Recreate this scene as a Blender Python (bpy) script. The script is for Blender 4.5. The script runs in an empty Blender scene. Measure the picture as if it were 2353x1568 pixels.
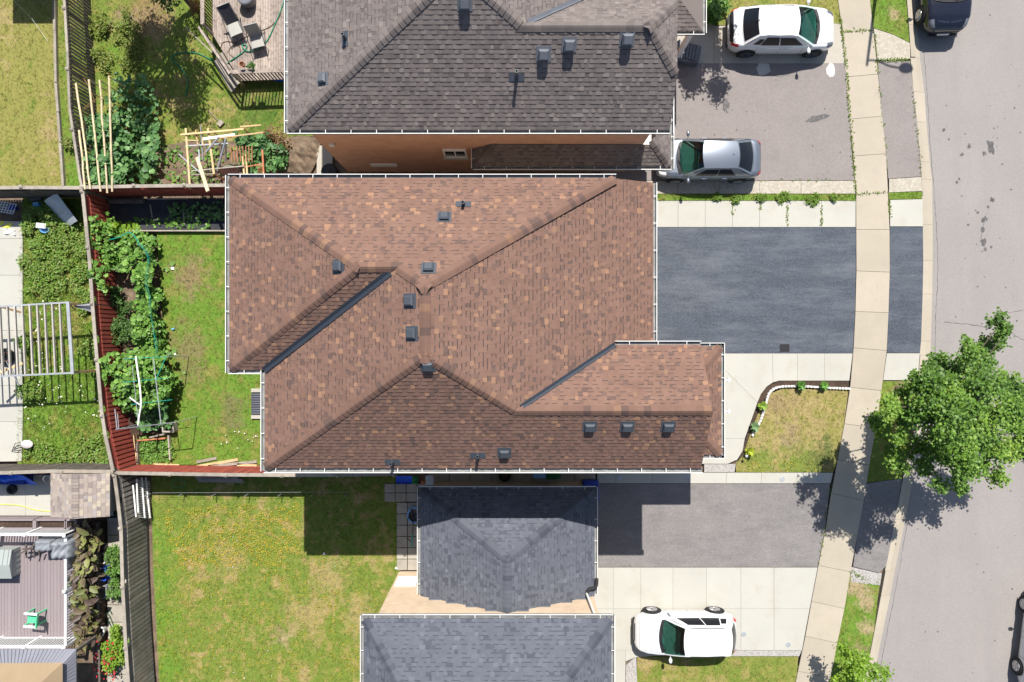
import bpy, math, random
import numpy as np
from mathutils import Vector, Matrix
from mathutils.geometry import delaunay_2d_cdt

random.seed(7)
rng = np.random.default_rng(7)
scn = bpy.context.scene
col = scn.collection

# ------------------------------------------------------------------ camera
# The photograph is a straight-down aerial view. Distances below are read in
# units of 1/52 m on the ground (a 2353 x 1568 plan sheet), with real heights.
HC = 30.17            # camera height, m
S = 52.0              # plan units per metre on the ground
CX, CY = 1176.5, 784.0
cam = bpy.data.cameras.new('camera')
cam.sensor_fit = 'HORIZONTAL'
cam.angle = 2 * math.atan(2353 / 2 / S / HC)
cam.clip_end = 500
cam_o = bpy.data.objects.new('camera', cam)
cam_o.location = (0, 0, HC)
col.objects.link(cam_o)
scn.camera = cam_o

# ------------------------------------------------------------------ light
SUN_DX, SUN_DY = -0.094, -0.714          # shadow shift per metre of height
sun_vec = Vector((-SUN_DX, -SUN_DY, 1)).normalized()
elev = math.asin(sun_vec.z)
world = bpy.data.worlds.new('World')
scn.world = world
world.use_nodes = True
wn = world.node_tree
bg = wn.nodes['Background']
sky = wn.nodes.new('ShaderNodeTexSky')
sky.sky_type = 'NISHITA'
sky.sun_disc = False
sky.sun_elevation = elev
sky.sun_rotation = math.atan2(sun_vec.x, sun_vec.y)
wn.links.new(sky.outputs[0], bg.inputs[0])
bg.inputs[1].default_value = 0.085
sl = bpy.data.lights.new('sun', 'SUN')
sl.energy = 5.0
sl.angle = math.radians(0.5)
sl.color = (1.0, 0.955, 0.89)
sun_o = bpy.data.objects.new('sun', sl)
sun_o.rotation_euler = sun_vec.to_track_quat('Z', 'Y').to_euler()
sun_o.location = (5, 30, 60)
col.objects.link(sun_o)
vs = scn.view_settings
vs.view_transform = 'Standard'
vs.look = 'None'
vs.exposure = 0.6
vs.gamma = 1
vs.use_curve_mapping = False
scn.cycles.max_bounces = 6
scn.cycles.diffuse_bounces = 3
scn.cycles.transparent_max_bounces = 6

# ------------------------------------------------------------------ helpers
WM = {}                                   # object name -> world matrix
I4 = Matrix.Identity(4)


def P(px, py, z=0.0):
    k = (HC - z) / HC
    return Vector(((px - CX) / S * k, -(py - CY) / S * k, z))


def link(name, mesh, parent=None, M=I4):
    o = bpy.data.objects.new(name, mesh)
    col.objects.link(o)
    if parent is not None:
        o.parent = parent
        o.matrix_parent_inverse = WM[parent.name].inverted()
    o.matrix_basis = M
    WM[o.name] = M.copy()
    return o


def tag(o, label=None, cat=None, group=None, kind=None):
    if label: o['label'] = label
    if cat: o['category'] = cat
    if group: o['group'] = group
    if kind: o['kind'] = kind
    return o


def empty(name, loc, label=None, cat=None, group=None):
    o = link(name, None, None, Matrix.Translation(loc))
    o.empty_display_size = 0.3
    return tag(o, label, cat, group)


def np_mesh(name, V, F, mat=None, tint=None, smooth=False):
    """V (n,3) array, F (m,k) int array of equal-size faces."""
    me = bpy.data.meshes.new(name)
    V = np.asarray(V, np.float32); F = np.asarray(F, np.int32)
    m, k = F.shape
    me.vertices.add(len(V)); me.vertices.foreach_set('co', V.ravel())
    me.loops.add(m * k); me.loops.foreach_set('vertex_index', F.ravel())
    me.polygons.add(m)
    me.polygons.foreach_set('loop_start', np.arange(0, m * k, k, dtype=np.int32))
    me.polygons.foreach_set('loop_total', np.full(m, k, np.int32))
    if smooth:
        me.polygons.foreach_set('use_smooth', np.ones(m, bool))
    me.update(calc_edges=True)
    if tint is not None:
        set_tint(me, tint)
    if mat: me.materials.append(mat)
    return me


def set_tint(me, tint):
    t = np.ones((len(me.polygons), 4), np.float32)
    t[:, :3] = tint
    a = me.attributes.new('tint', 'FLOAT_COLOR', 'FACE')
    a.data.foreach_set('color', t.ravel())


class MB:
    """Collects faces of ONE piece in world (or local) coordinates."""
    def __init__(s): s.v = []; s.f = []; s.t = []

    def add(s, vs_, fs_, tint=None):
        b = len(s.v)
        s.v.extend(tuple(p) for p in vs_)
        s.f.extend(tuple(i + b for i in f) for f in fs_)
        s.t.extend([tint] * len(fs_))
        return s

    def box(s, c, size, M=None):
        x, y, z = [d / 2 for d in size]
        vs_ = [Vector((sx * x, sy * y, sz * z)) for sx in (-1, 1) for sy in (-1, 1) for sz in (-1, 1)]
        if M is not None: vs_ = [M @ p for p in vs_]
        c = Vector(c)
        return s.add([p + c for p in vs_], [(0, 1, 3, 2), (4, 6, 7, 5), (0, 4, 5, 1), (2, 3, 7, 6), (0, 2, 6, 4), (1, 5, 7, 3)])

    def bar(s, a, b, w, h, up=(0, 0, 1)):
        a = Vector(a); b = Vector(b)
        d = (b - a)
        if d.length < 1e-6: return s
        x = d.normalized(); up = Vector(up)
        if abs(x.dot(up)) > 0.98: up = Vector((0, 1, 0))
        y = up.cross(x).normalized(); z = x.cross(y)
        vs_ = []
        for p in (a, b):
            for sy in (-1, 1):
                for sz in (-1, 1):
                    vs_.append(p + y * sy * w / 2 + z * sz * h / 2)
        return s.add(vs_, [(0, 1, 3, 2), (4, 6, 7, 5), (0, 4, 5, 1), (2, 3, 7, 6), (0, 2, 6, 4), (1, 5, 7, 3)])

    def tube(s, pts, r, n=6, r2=None, cap=True):
        pts = [Vector(p) for p in pts]
        m = len(pts); vs_ = []; prev = None
        for i, p in enumerate(pts):
            d = (pts[min(i + 1, m - 1)] - pts[max(i - 1, 0)])
            d = d.normalized() if d.length > 1e-9 else Vector((0, 0, 1))
            ref = prev if prev is not None else (Vector((0, 0, 1)) if abs(d.z) < 0.9 else Vector((1, 0, 0)))
            y = (ref - d * ref.dot(d)).normalized(); prev = y
            x = y.cross(d)
            rr = r if r2 is None else r + (r2 - r) * i / max(1, m - 1)
            for k in range(n):
                a = 2 * math.pi * k / n
                vs_.append(p + x * math.cos(a) * rr + y * math.sin(a) * rr)
        fs_ = []
        for i in range(m - 1):
            for k in range(n):
                k2 = (k + 1) % n
                fs_.append((i * n + k, i * n + k2, (i + 1) * n + k2, (i + 1) * n + k))
        if cap:
            fs_.append(tuple(range(n - 1, -1, -1))); fs_.append(tuple(range((m - 1) * n, m * n)))
        return s.add(vs_, fs_)

    def prism(s, poly, z0, z1):
        n = len(poly)
        vs_ = [(p[0], p[1], z0) for p in poly] + [(p[0], p[1], z1) for p in poly]
        a = sum(poly[i][0] * poly[(i + 1) % n][1] - poly[(i + 1) % n][0] * poly[i][1] for i in range(n))
        idx = list(range(n))
        if a < 0: idx.reverse()
        fs_ = [tuple(i + n for i in idx), tuple(reversed(idx))]
        for j in range(n):
            i0, i1 = idx[j], idx[(j + 1) % n]
            fs_.append((i0, i1, i1 + n, i0 + n))
        return s.add(vs_, fs_)

    def lathe(s, prof, c=(0, 0, 0), n=16, M=None):
        vs_ = []
        for r, z in prof:
            for k in range(n):
                a = 2 * math.pi * k / n
                p = Vector((r * math.cos(a), r * math.sin(a), z))
                vs_.append(p)
        if M is not None: vs_ = [M @ p for p in vs_]
        c = Vector(c); vs_ = [p + c for p in vs_]
        fs_ = []
        for i in range(len(prof) - 1):
            for k in range(n):
                k2 = (k + 1) % n
                fs_.append((i * n + k, i * n + k2, (i + 1) * n + k2, (i + 1) * n + k))
        fs_.append(tuple(range(n - 1, -1, -1))); fs_.append(tuple(range((len(prof) - 1) * n, len(prof) * n)))
        return s.add(vs_, fs_)

    def grid(s, fn, nu, nv):
        vs_ = [fn(i / nu, j / nv) for i in range(nu + 1) for j in range(nv + 1)]
        fs_ = [(i * (nv + 1) + j, (i + 1) * (nv + 1) + j, (i + 1) * (nv + 1) + j + 1, i * (nv + 1) + j + 1)
               for i in range(nu) for j in range(nv)]
        return s.add(vs_, fs_)

    def xf(s, M):
        s.v = [tuple(M @ Vector(p)) for p in s.v]
        return s

    def mesh(s, name, mat, smooth=False):
        me = bpy.data.meshes.new(name)
        me.from_pydata(s.v, [], s.f)
        if any(t is not None for t in s.t):
            set_tint(me, np.array([t if t is not None else (1, 1, 1) for t in s.t], np.float32))
        if mat: me.materials.append(mat)
        if smooth: me.shade_smooth()
        return me

    def build(s, name, mat, parent=None, smooth=False, kind=None):
        a = np.array(s.v)
        lo, hi = a.min(0), a.max(0)
        c = Vector(((lo[0] + hi[0]) / 2, (lo[1] + hi[1]) / 2, lo[2]))
        s.v = [(p[0] - c.x, p[1] - c.y, p[2] - c.z) for p in s.v]
        me = s.mesh(name, mat, smooth)
        o = link(name, me, parent, Matrix.Translation(c))
        if kind: o['kind'] = kind
        return o


def smoothline(pts, n=6):
    """Catmull-Rom through points."""
    pts = [Vector(p) for p in pts]
    out = []
    for i in range(len(pts) - 1):
        p0 = pts[max(i - 1, 0)]; p1 = pts[i]; p2 = pts[i + 1]; p3 = pts[min(i + 2, len(pts) - 1)]
        for k in range(n):
            t = k / n
            out.append(0.5 * ((2 * p1) + (p2 - p0) * t + (2 * p0 - 5 * p1 + 4 * p2 - p3) * t * t + (3 * p1 - p0 - 3 * p2 + p3) * t ** 3))
    out.append(pts[-1])
    return out


# ------------------------------------------------------------------ materials
def mat(name, c=(0.5, 0.5, 0.5), rough=0.85, var=0.12, vscale=1.2, fine=0.08, fscale=40, bump=0.0, bscale=60,
        attr=False, metal=0.0, spec=0.3, objr=0.0, coat=0.0, translucent=0.0, stretch=None):
    m = bpy.data.materials.new(name)
    m.use_nodes = True
    nt = m.node_tree; N = nt.nodes; L = nt.links
    b = N['Principled BSDF']
    b.inputs['Roughness'].default_value = rough
    b.inputs['Metallic'].default_value = metal
    b.inputs['Specular IOR Level'].default_value = spec
    b.inputs['Coat Weight'].default_value = coat
    b.inputs['Coat Roughness'].default_value = 0.04
    geo = N.new('ShaderNodeNewGeometry')
    pos = geo.outputs['Position']
    if stretch:
        mp = N.new('ShaderNodeMapping'); mp.inputs['Scale'].default_value = stretch
        L.new(pos, mp.inputs[0]); pos = mp.outputs[0]

    def noise(sc, amt, det=3):
        n = N.new('ShaderNodeTexNoise'); n.inputs['Scale'].default_value = sc; n.inputs['Detail'].default_value = det
        n.inputs['Roughness'].default_value = 0.6
        L.new(pos, n.inputs['Vector'])
        r = N.new('ShaderNodeMapRange')
        r.inputs[1].default_value = 0.3; r.inputs[2].default_value = 0.7
        r.inputs[3].default_value = 1 - amt; r.inputs[4].default_value = 1 + amt
        L.new(n.outputs['Fac'], r.inputs[0])
        return r.outputs[0], n

    f1, _ = noise(vscale, var)
    f2, n2 = noise(fscale, fine)
    mu = N.new('ShaderNodeMath'); mu.operation = 'MULTIPLY'
    L.new(f1, mu.inputs[0]); L.new(f2, mu.inputs[1])
    f = mu.outputs[0]
    if objr:
        oi = N.new('ShaderNodeObjectInfo'); r = N.new('ShaderNodeMapRange')
        r.inputs[3].default_value = 1 - objr; r.inputs[4].default_value = 1 + objr
        L.new(oi.outputs['Random'], r.inputs[0])
        m2 = N.new('ShaderNodeMath'); m2.operation = 'MULTIPLY'
        L.new(f, m2.inputs[0]); L.new(r.outputs[0], m2.inputs[1]); f = m2.outputs[0]
    sc = N.new('ShaderNodeVectorMath'); sc.operation = 'SCALE'
    if attr:
        at = N.new('ShaderNodeAttribute'); at.attribute_name = 'tint'
        L.new(at.outputs['Color'], sc.inputs[0])
    else:
        sc.inputs[0].default_value = c
    L.new(f, sc.inputs['Scale'])
    L.new(sc.outputs[0], b.inputs['Base Color'])
    if bump:
        n3 = N.new('ShaderNodeTexNoise'); n3.inputs['Scale'].default_value = bscale; n3.inputs['Detail'].default_value = 3
        L.new(pos, n3.inputs['Vector'])
        bp = N.new('ShaderNodeBump'); bp.inputs['Strength'].default_value = bump; bp.inputs['Distance'].default_value = 0.02
        L.new(n3.outputs['Fac'], bp.inputs['Height']); L.new(bp.outputs[0], b.inputs['Normal'])
    if translucent:
        tr = N.new('ShaderNodeBsdfTranslucent'); mx = N.new('ShaderNodeMixShader')
        mx.inputs[0].default_value = translucent
        L.new(sc.outputs[0], tr.inputs[0]); L.new(b.outputs[0], mx.inputs[1]); L.new(tr.outputs[0], mx.inputs[2])
        L.new(mx.outputs[0], N['Material Output'].inputs[0])
    m['_f'] = 1
    return m


def blotch(m, c2, scale, lo, hi, amount=1.0, stretch=None, detail=5, rough=0.6, seed=0.0):
    """Mix a second colour into a material where a noise is high (dirt, wear, dry patches)."""
    nt = m.node_tree; N = nt.nodes; L = nt.links
    b = N['Principled BSDF']
    src = b.inputs['Base Color'].links[0].from_socket
    geo = N.new('ShaderNodeNewGeometry'); mp = N.new('ShaderNodeMapping')
    mp.inputs['Scale'].default_value = stretch or (1, 1, 1)
    mp.inputs['Location'].default_value = (seed, seed * 0.7, 0)
    L.new(geo.outputs['Position'], mp.inputs[0])
    n = N.new('ShaderNodeTexNoise'); n.inputs['Scale'].default_value = scale; n.inputs['Detail'].default_value = detail
    n.inputs['Roughness'].default_value = rough
    L.new(mp.outputs[0], n.inputs['Vector'])
    r = N.new('ShaderNodeMapRange'); r.inputs[1].default_value = lo; r.inputs[2].default_value = hi
    r.inputs[3].default_value = 0; r.inputs[4].default_value = amount
    L.new(n.outputs['Fac'], r.inputs[0])
    mx = N.new('ShaderNodeMix'); mx.data_type = 'RGBA'
    ins = [i for i in mx.inputs if i.type == 'RGBA']
    ins[1].default_value = (*c2, 1)
    L.new(r.outputs[0], mx.inputs[0]); L.new(src, ins[0])
    outs = [o for o in mx.outputs if o.type == 'RGBA']
    L.new(outs[0], b.inputs['Base Color'])
    for l in list(src.links):
        if l.to_node.type == 'BSDF_TRANSLUCENT':
            L.new(outs[0], l.to_node.inputs[0])
    return m


def brick_mat(name, c1, c2, mortar):
    m = bpy.data.materials.new(name); m.use_nodes = True
    nt = m.node_tree; N = nt.nodes; L = nt.links
    b = N['Principled BSDF']; b.inputs['Roughness'].default_value = 0.9
    geo = N.new('ShaderNodeNewGeometry'); sp = N.new('ShaderNodeSeparateXYZ'); cb = N.new('ShaderNodeCombineXYZ')
    ad = N.new('ShaderNodeMath')
    L.new(geo.outputs['Position'], sp.inputs[0])
    L.new(sp.outputs[0], ad.inputs[0]); L.new(sp.outputs[1], ad.inputs[1])
    L.new(ad.outputs[0], cb.inputs[0]); L.new(sp.outputs[2], cb.inputs[1])
    br = N.new('ShaderNodeTexBrick')
    br.inputs['Scale'].default_value = 1.0
    br.inputs['Brick Width'].default_value = 0.26; br.inputs['Row Height'].default_value = 0.085
    br.inputs['Mortar Size'].default_value = 0.008
    br.inputs['Color1'].default_value = (*c1, 1); br.inputs['Color2'].default_value = (*c2, 1)
    br.inputs['Mortar'].default_value = (*mortar, 1)
    L.new(cb.outputs[0], br.inputs['Vector'])
    n = N.new('ShaderNodeTexNoise'); n.inputs['Scale'].default_value = 2.0; n.inputs['Detail'].default_value = 5
    L.new(geo.outputs['Position'], n.inputs['Vector'])
    r = N.new('ShaderNodeMapRange'); r.inputs[3].default_value = 0.75; r.inputs[4].default_value = 1.25
    L.new(n.outputs['Fac'], r.inputs[0])
    sc = N.new('ShaderNodeVectorMath'); sc.operation = 'SCALE'
    L.new(br.outputs['Color'], sc.inputs[0]); L.new(r.outputs[0], sc.inputs['Scale'])
    L.new(sc.outputs[0], b.inputs['Base Color'])
    bp = N.new('ShaderNodeBump'); bp.inputs['Strength'].default_value = 0.5; bp.inputs['Distance'].default_value = 0.01
    bp.invert = True
    L.new(br.outputs['Fac'], bp.inputs['Height']); L.new(bp.outputs[0], b.inputs['Normal'])
    return m


M_ = {}
M_['soil'] = blotch(mat('soil', (0.14, 0.10, 0.068), var=0.3, vscale=2, fine=0.3, fscale=25, bump=0.6, bscale=18), (0.24, 0.18, 0.12), 3, 0.5, 0.7, 0.7)
M_['mulch'] = blotch(mat('mulch', (0.055, 0.035, 0.024), var=0.3, vscale=3, fine=0.5, fscale=30, bump=0.8, bscale=30), (0.16, 0.12, 0.09), 22, 0.6, 0.7, 0.7)
M_['lawn'] = mat('lawn_soil', attr=True, var=0.12, vscale=6, fine=0.3, fscale=30, bump=0.5, bscale=40)
M_['blade'] = mat('grass_blade', attr=True, var=0.05, vscale=2, fine=0.05, rough=0.7, translucent=0.25)
M_['leaf'] = mat('leaf', attr=True, var=0.08, vscale=3, fine=0.06, fscale=30, rough=0.5, translucent=0.28, spec=0.35)
M_['flower'] = mat('flower', attr=True, var=0.03, fine=0.02, rough=0.7)
asph = mat('aged_asphalt', (0.262, 0.240, 0.226), var=0.04, vscale=0.35, fine=0.13, fscale=24, bump=0.5, bscale=45)
blotch(asph, (0.215, 0.2, 0.2), 0.9, 0.48, 0.75, 0.45, (1, 0.12, 1))
M_['road'] = blotch(asph, (0.30, 0.28, 0.272), 9, 0.55, 0.8, 0.5, seed=4)
a2 = mat('driveway_asphalt', (0.225, 0.2, 0.188), var=0.05, vscale=0.8, fine=0.15, fscale=24, bump=0.5, bscale=45)
blotch(a2, (0.14, 0.13, 0.132), 1.4, 0.55, 0.78, 0.6, seed=3, detail=8, rough=.75)
M_['asphalt'] = blotch(a2, (0.24, 0.225, 0.22), 5, 0.55, 0.75, 0.5, seed=9)
a4 = mat('worn_asphalt', (0.195, 0.18, 0.174), var=0.08, vscale=0.9, fine=0.22, fscale=22, bump=0.5, bscale=45)
blotch(a4, (0.10, 0.094, 0.096), 0.9, 0.48, 0.75, 0.65, (0.5, 1.6, 1), seed=13, detail=9, rough=.78)
M_['worn_asphalt'] = blotch(a4, (0.28, 0.262, 0.25), 3, 0.52, 0.75, 0.6, (0.4, 1.8, 1), seed=21, detail=9, rough=.8)
a3 = mat('sealed_asphalt', (0.050, 0.062, 0.082), rough=0.65, var=0.12, vscale=0.9, fine=0.4, fscale=20, bump=0.8, bscale=40, spec=0.4)
blotch(a3, (0.14, 0.15, 0.168), 0.7, 0.45, 0.72, 0.75, (0.35, 1.8, 1), seed=5, detail=10, rough=.8)
M_['sealed'] = blotch(a3, (0.2, 0.205, 0.215), 18, 0.6, 0.75, 0.7, seed=2)
c0 = mat('concrete', (0.39, 0.36, 0.305), var=0.05, vscale=0.8, fine=0.05, fscale=30, objr=0.04, bump=0.1, bscale=120)
M_['concrete'] = blotch(c0, (0.32, 0.295, 0.25), 1.6, 0.5, 0.75, 0.5, seed=7)
c1 = mat('pale_concrete', (0.405, 0.395, 0.35), var=0.04, vscale=0.7, fine=0.04, fscale=30, objr=0.03, bump=0.1, bscale=120)
M_['pale_concrete'] = blotch(c1, (0.37, 0.335, 0.27), 1.3, 0.52, 0.75, 0.6, seed=11)
c2 = mat('flaked_concrete', (0.36, 0.325, 0.26), var=0.08, vscale=3, fine=0.1, fscale=30, bump=0.3, bscale=60)
M_['flaked'] = blotch(c2, (0.44, 0.405, 0.345), 8, 0.48, 0.6, 0.9)
c3 = mat('sidewalk_concrete', (0.375, 0.33, 0.26), var=0.05, vscale=0.7, fine=0.07, fscale=45, objr=0.05, bump=0.15, bscale=120)
M_['sidewalk'] = blotch(c3, (0.32, 0.285, 0.235), 2.2, 0.52, 0.8, 0.5, seed=17)
M_['joint'] = mat('joint_dirt', (0.10, 0.09, 0.07), var=0.3, vscale=8)
M_['gravel'] = blotch(mat('gravel', (0.38, 0.36, 0.34), var=0.2, vscale=14, fine=0.5, fscale=45, bump=0.9, bscale=45), (0.2, 0.18, 0.16), 30, 0.5, 0.62, 0.7)
M_['crack'] = mat('crack', (0.05, 0.048, 0.048), fine=0.2)
M_['stain'] = blotch(mat('oil_stain', (0.085, 0.08, 0.08), rough=0.6, fine=0.2), (0.15, 0.14, 0.14), 9, 0.5, 0.65, 0.8)
M_['patch'] = mat('white_patch', (0.5, 0.48, 0.45), fine=0.12)
M_['grey_wood'] = blotch(mat('grey_wood', (0.30, 0.265, 0.22), var=0.15, vscale=3, fine=0.15, fscale=25, objr=0.15, bump=0.2), (0.2, 0.175, 0.15), 4, 0.5, 0.7, 0.6)
M_['dark_wood'] = mat('dark_wood', (0.115, 0.098, 0.083), var=0.25, vscale=3, fine=0.2, fscale=25, objr=0.2, bump=0.2)
M_['deck_wood'] = blotch(mat('deck_wood', (0.33, 0.275, 0.235), var=0.2, vscale=2.5, fine=0.2, fscale=25, objr=0.16, bump=0.25, stretch=(1, 0.3, 1)), (0.15, 0.115, 0.11), 6, 0.5, 0.66, 0.7)
M_['red_wood'] = blotch(mat('red_wood', (0.36, 0.082, 0.06), var=0.18, vscale=2.5, fine=0.15, fscale=20, objr=0.12), (0.13, 0.05, 0.042), 5, 0.55, 0.75, 0.6)
M_['plank'] = mat('plank_wood', (0.235, 0.215, 0.19), var=0.2, vscale=3, fine=0.2, fscale=25, objr=0.2, bump=0.2)
M_['trough'] = mat('gutter_trough', (0.22, 0.225, 0.22), rough=0.6, var=0.25, vscale=2.5, fine=0.2)
M_['pergola'] = mat('pergola_wood', (0.38, 0.35, 0.31), var=0.15, vscale=3, fine=0.12, objr=0.12)
M_['pine'] = mat('pine_wood', (0.56, 0.39, 0.21), var=0.15, vscale=3, fine=0.12, fscale=30, objr=0.18)
M_['bamboo'] = mat('bamboo', (0.56, 0.46, 0.29), var=0.2, vscale=5, fine=0.1, objr=0.12)
M_['composite'] = mat('composite_deck', (0.24, 0.20, 0.207), rough=0.7, var=0.05, vscale=2, fine=0.06, objr=0.06, stretch=(1, 0.2, 1))
M_['white'] = mat('white_paint', (0.78, 0.78, 0.76), rough=0.5, var=0.03, fine=0.03)
M_['white_metal'] = blotch(mat('white_metal', (0.72, 0.71, 0.68), rough=0.45, var=0.04, fine=0.04), (0.4, 0.38, 0.34), 3, 0.58, 0.75, 0.5)
M_['grey_metal'] = mat('grey_metal', (0.36, 0.37, 0.38), rough=0.4, metal=0.7, var=0.08, fine=0.05)
M_['galv'] = mat('galvanized', (0.42, 0.44, 0.46), rough=0.45, metal=0.4, var=0.12, vscale=3, fine=0.05)
M_['vent'] = mat('vent_metal', (0.055, 0.065, 0.08), rough=0.45, var=0.1, spec=0.5)
M_['vent_grey'] = mat('vent_grey', (0.11, 0.12, 0.14), rough=0.45, var=0.1, spec=0.5)
M_['valley'] = mat('valley_metal', (0.025, 0.032, 0.045), rough=0.5, var=0.1, spec=0.5)
M_['black'] = mat('black_plastic', (0.02, 0.02, 0.022), rough=0.5, var=0.1)
M_['rubber'] = mat('rubber', (0.022, 0.022, 0.023), rough=0.8, var=0.15)
M_['fabric_dark'] = mat('dark_fabric', (0.045, 0.047, 0.06), rough=0.95, var=0.1, fine=0.1)
M_['fabric_grey'] = mat('grey_fabric', (0.36, 0.35, 0.32), rough=0.95, var=0.06, fine=0.08)
M_['cover'] = mat('grill_cover', (0.20, 0.215, 0.235), rough=0.5, var=0.15, vscale=4, spec=0.5)
M_['landscape'] = mat('landscape_fabric', (0.04, 0.042, 0.05), rough=0.9, var=0.25, vscale=2)
M_['blue'] = mat('blue_plastic', (0.02, 0.09, 0.55), rough=0.45, var=0.1)
M_['navy'] = mat('navy_plastic', (0.012, 0.035, 0.25), rough=0.45, var=0.1)
M_['tarp'] = mat('blue_tarp', (0.01, 0.10, 0.62), rough=0.5, var=0.15, vscale=5)
M_['green_plastic'] = mat('green_plastic', (0.03, 0.28, 0.10), rough=0.5, var=0.08)
M_['mint'] = mat('mint_plastic', (0.10, 0.56, 0.28), rough=0.5, var=0.06)
M_['dark_green'] = mat('dark_green_plastic', (0.015, 0.085, 0.035), rough=0.5, var=0.08)
M_['hose'] = mat('hose_rubber', (0.01, 0.22, 0.12), rough=0.5, var=0.1)
M_['net'] = mat('green_net', (0.01, 0.28, 0.20), rough=0.6, var=0.1)
M_['terracotta'] = mat('terracotta', (0.42, 0.16, 0.08), rough=0.9, var=0.12)
M_['rust'] = mat('rust', (0.12, 0.07, 0.05), rough=0.8, var=0.3, vscale=8)
M_['chrome'] = mat('chrome', (0.7, 0.71, 0.72), rough=0.18, metal=1.0, var=0.02, fine=0.02)
M_['alloy'] = mat('alloy', (0.5, 0.5, 0.52), rough=0.3, metal=0.8, var=0.05)
M_['glass'] = mat('window_glass', (0.012, 0.016, 0.02), rough=0.05, var=0.1, fine=0.0, spec=0.6)
M_['red_lamp'] = mat('tail_lamp', (0.45, 0.01, 0.01), rough=0.15, var=0.05, coat=0.5)
M_['lamp_glass'] = mat('headlamp', (0.62, 0.63, 0.62), rough=0.15, var=0.15, vscale=8, coat=0.6)
M_['brick_red'] = brick_mat('red_brick', (0.60, 0.345, 0.235), (0.64, 0.38, 0.265), (0.42, 0.25, 0.175))
M_['brick_beige'] = brick_mat('beige_brick', (0.55, 0.41, 0.28), (0.60, 0.46, 0.32), (0.66, 0.56, 0.43))
M_['paver'] = mat('paver', (0.34, 0.31, 0.26), var=0.12, vscale=3, fine=0.1, objr=0.1, bump=0.2)
M_['edge_brick'] = mat('white_brick', (0.66, 0.64, 0.6), var=0.12, vscale=6, fine=0.1, objr=0.08)
M_['bark'] = mat('bark', (0.13, 0.10, 0.075), var=0.3, vscale=4, fine=0.3, fscale=25, bump=0.6, bscale=20)
M_['dry'] = mat('dry_stems', (0.26, 0.16, 0.07), var=0.2, vscale=5)
M_['tan'] = mat('tan_canvas', (0.27, 0.20, 0.125), rough=0.9, var=0.06, fine=0.06)
M_['roof_metal'] = mat('metal_roofing', (0.25, 0.25, 0.29), rough=0.45, metal=0.3, var=0.08, vscale=1.5)
M_['deck_box'] = mat('resin_box', (0.31, 0.34, 0.32), rough=0.6, var=0.05)
M_['pink'] = mat('pale_pink', (0.62, 0.54, 0.55), rough=0.6, var=0.06)
M_['teal'] = mat('teal_plastic', (0.03, 0.28, 0.26), rough=0.5, var=0.06)
M_['yellow'] = mat('yellow_cloth', (0.62, 0.60, 0.10), rough=0.9, var=0.1)
M_['lightblue'] = mat('light_blue_plastic', (0.16, 0.36, 0.62), rough=0.5, var=0.08)
M_['shingle'] = mat('asphalt_shingle', attr=True, rough=0.95, var=0.07, vscale=1.3, fine=0.10, fscale=90, spec=0.15)
M_['deckboard'] = mat('roof_underlay', (0.06, 0.05, 0.045))


# ------------------------------------------------------------------ value noise and polygons in numpy
def vnoise(x, y, sc, seed=0):
    x = np.asarray(x) * sc + seed * 17.3; y = np.asarray(y) * sc + seed * 9.1
    xi = np.floor(x).astype(np.int64); yi = np.floor(y).astype(np.int64)
    xf = x - xi; yf = y - yi
    xf = xf * xf * (3 - 2 * xf); yf = yf * yf * (3 - 2 * yf)

    def h(a, b):
        n = (a * 374761393 + b * 668265263 + seed * 1274126177) & 0xffffffff
        n = ((n ^ (n >> 13)) * 1274126177) & 0xffffffff
        return ((n ^ (n >> 16)) & 0xffff) / 65535.0
    a = h(xi, yi); b = h(xi + 1, yi); c = h(xi, yi + 1); d = h(xi + 1, yi + 1)
    return (a * (1 - xf) + b * xf) * (1 - yf) + (c * (1 - xf) + d * xf) * yf


def fbm(x, y, sc, seed=0):
    return 0.5 * vnoise(x, y, sc, seed) + 0.3 * vnoise(x, y, sc * 2.1, seed + 1) + 0.2 * vnoise(x, y, sc * 4.3, seed + 2)


def inside(px, py, poly):
    px = np.asarray(px); py = np.asarray(py)
    r = np.zeros(px.shape, bool)
    n = len(poly)
    for i in range(n):
        x0, y0 = poly[i][0], poly[i][1]; x1, y1 = poly[(i + 1) % n][0], poly[(i + 1) % n][1]
        if y0 == y1: continue
        c = ((y0 > py) != (y1 > py)) & (px < (x1 - x0) * (py - y0) / (y1 - y0) + x0)
        r ^= c
    return r


def scatter(poly, n):
    a = np.array([(p[0], p[1]) for p in poly])
    lo, hi = a.min(0), a.max(0)
    x = rng.uniform(lo[0], hi[0], n * 4); y = rng.uniform(lo[1], hi[1], n * 4)
    m = inside(x, y, poly)
    return x[m][:n], y[m][:n]


def area(poly):
    n = len(poly)
    return abs(sum(poly[i][0] * poly[(i + 1) % n][1] - poly[(i + 1) % n][0] * poly[i][1] for i in range(n))) / 2


def poly_px(pts, z=0.0):
    return [P(x, y, z) for x, y in pts]


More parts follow.
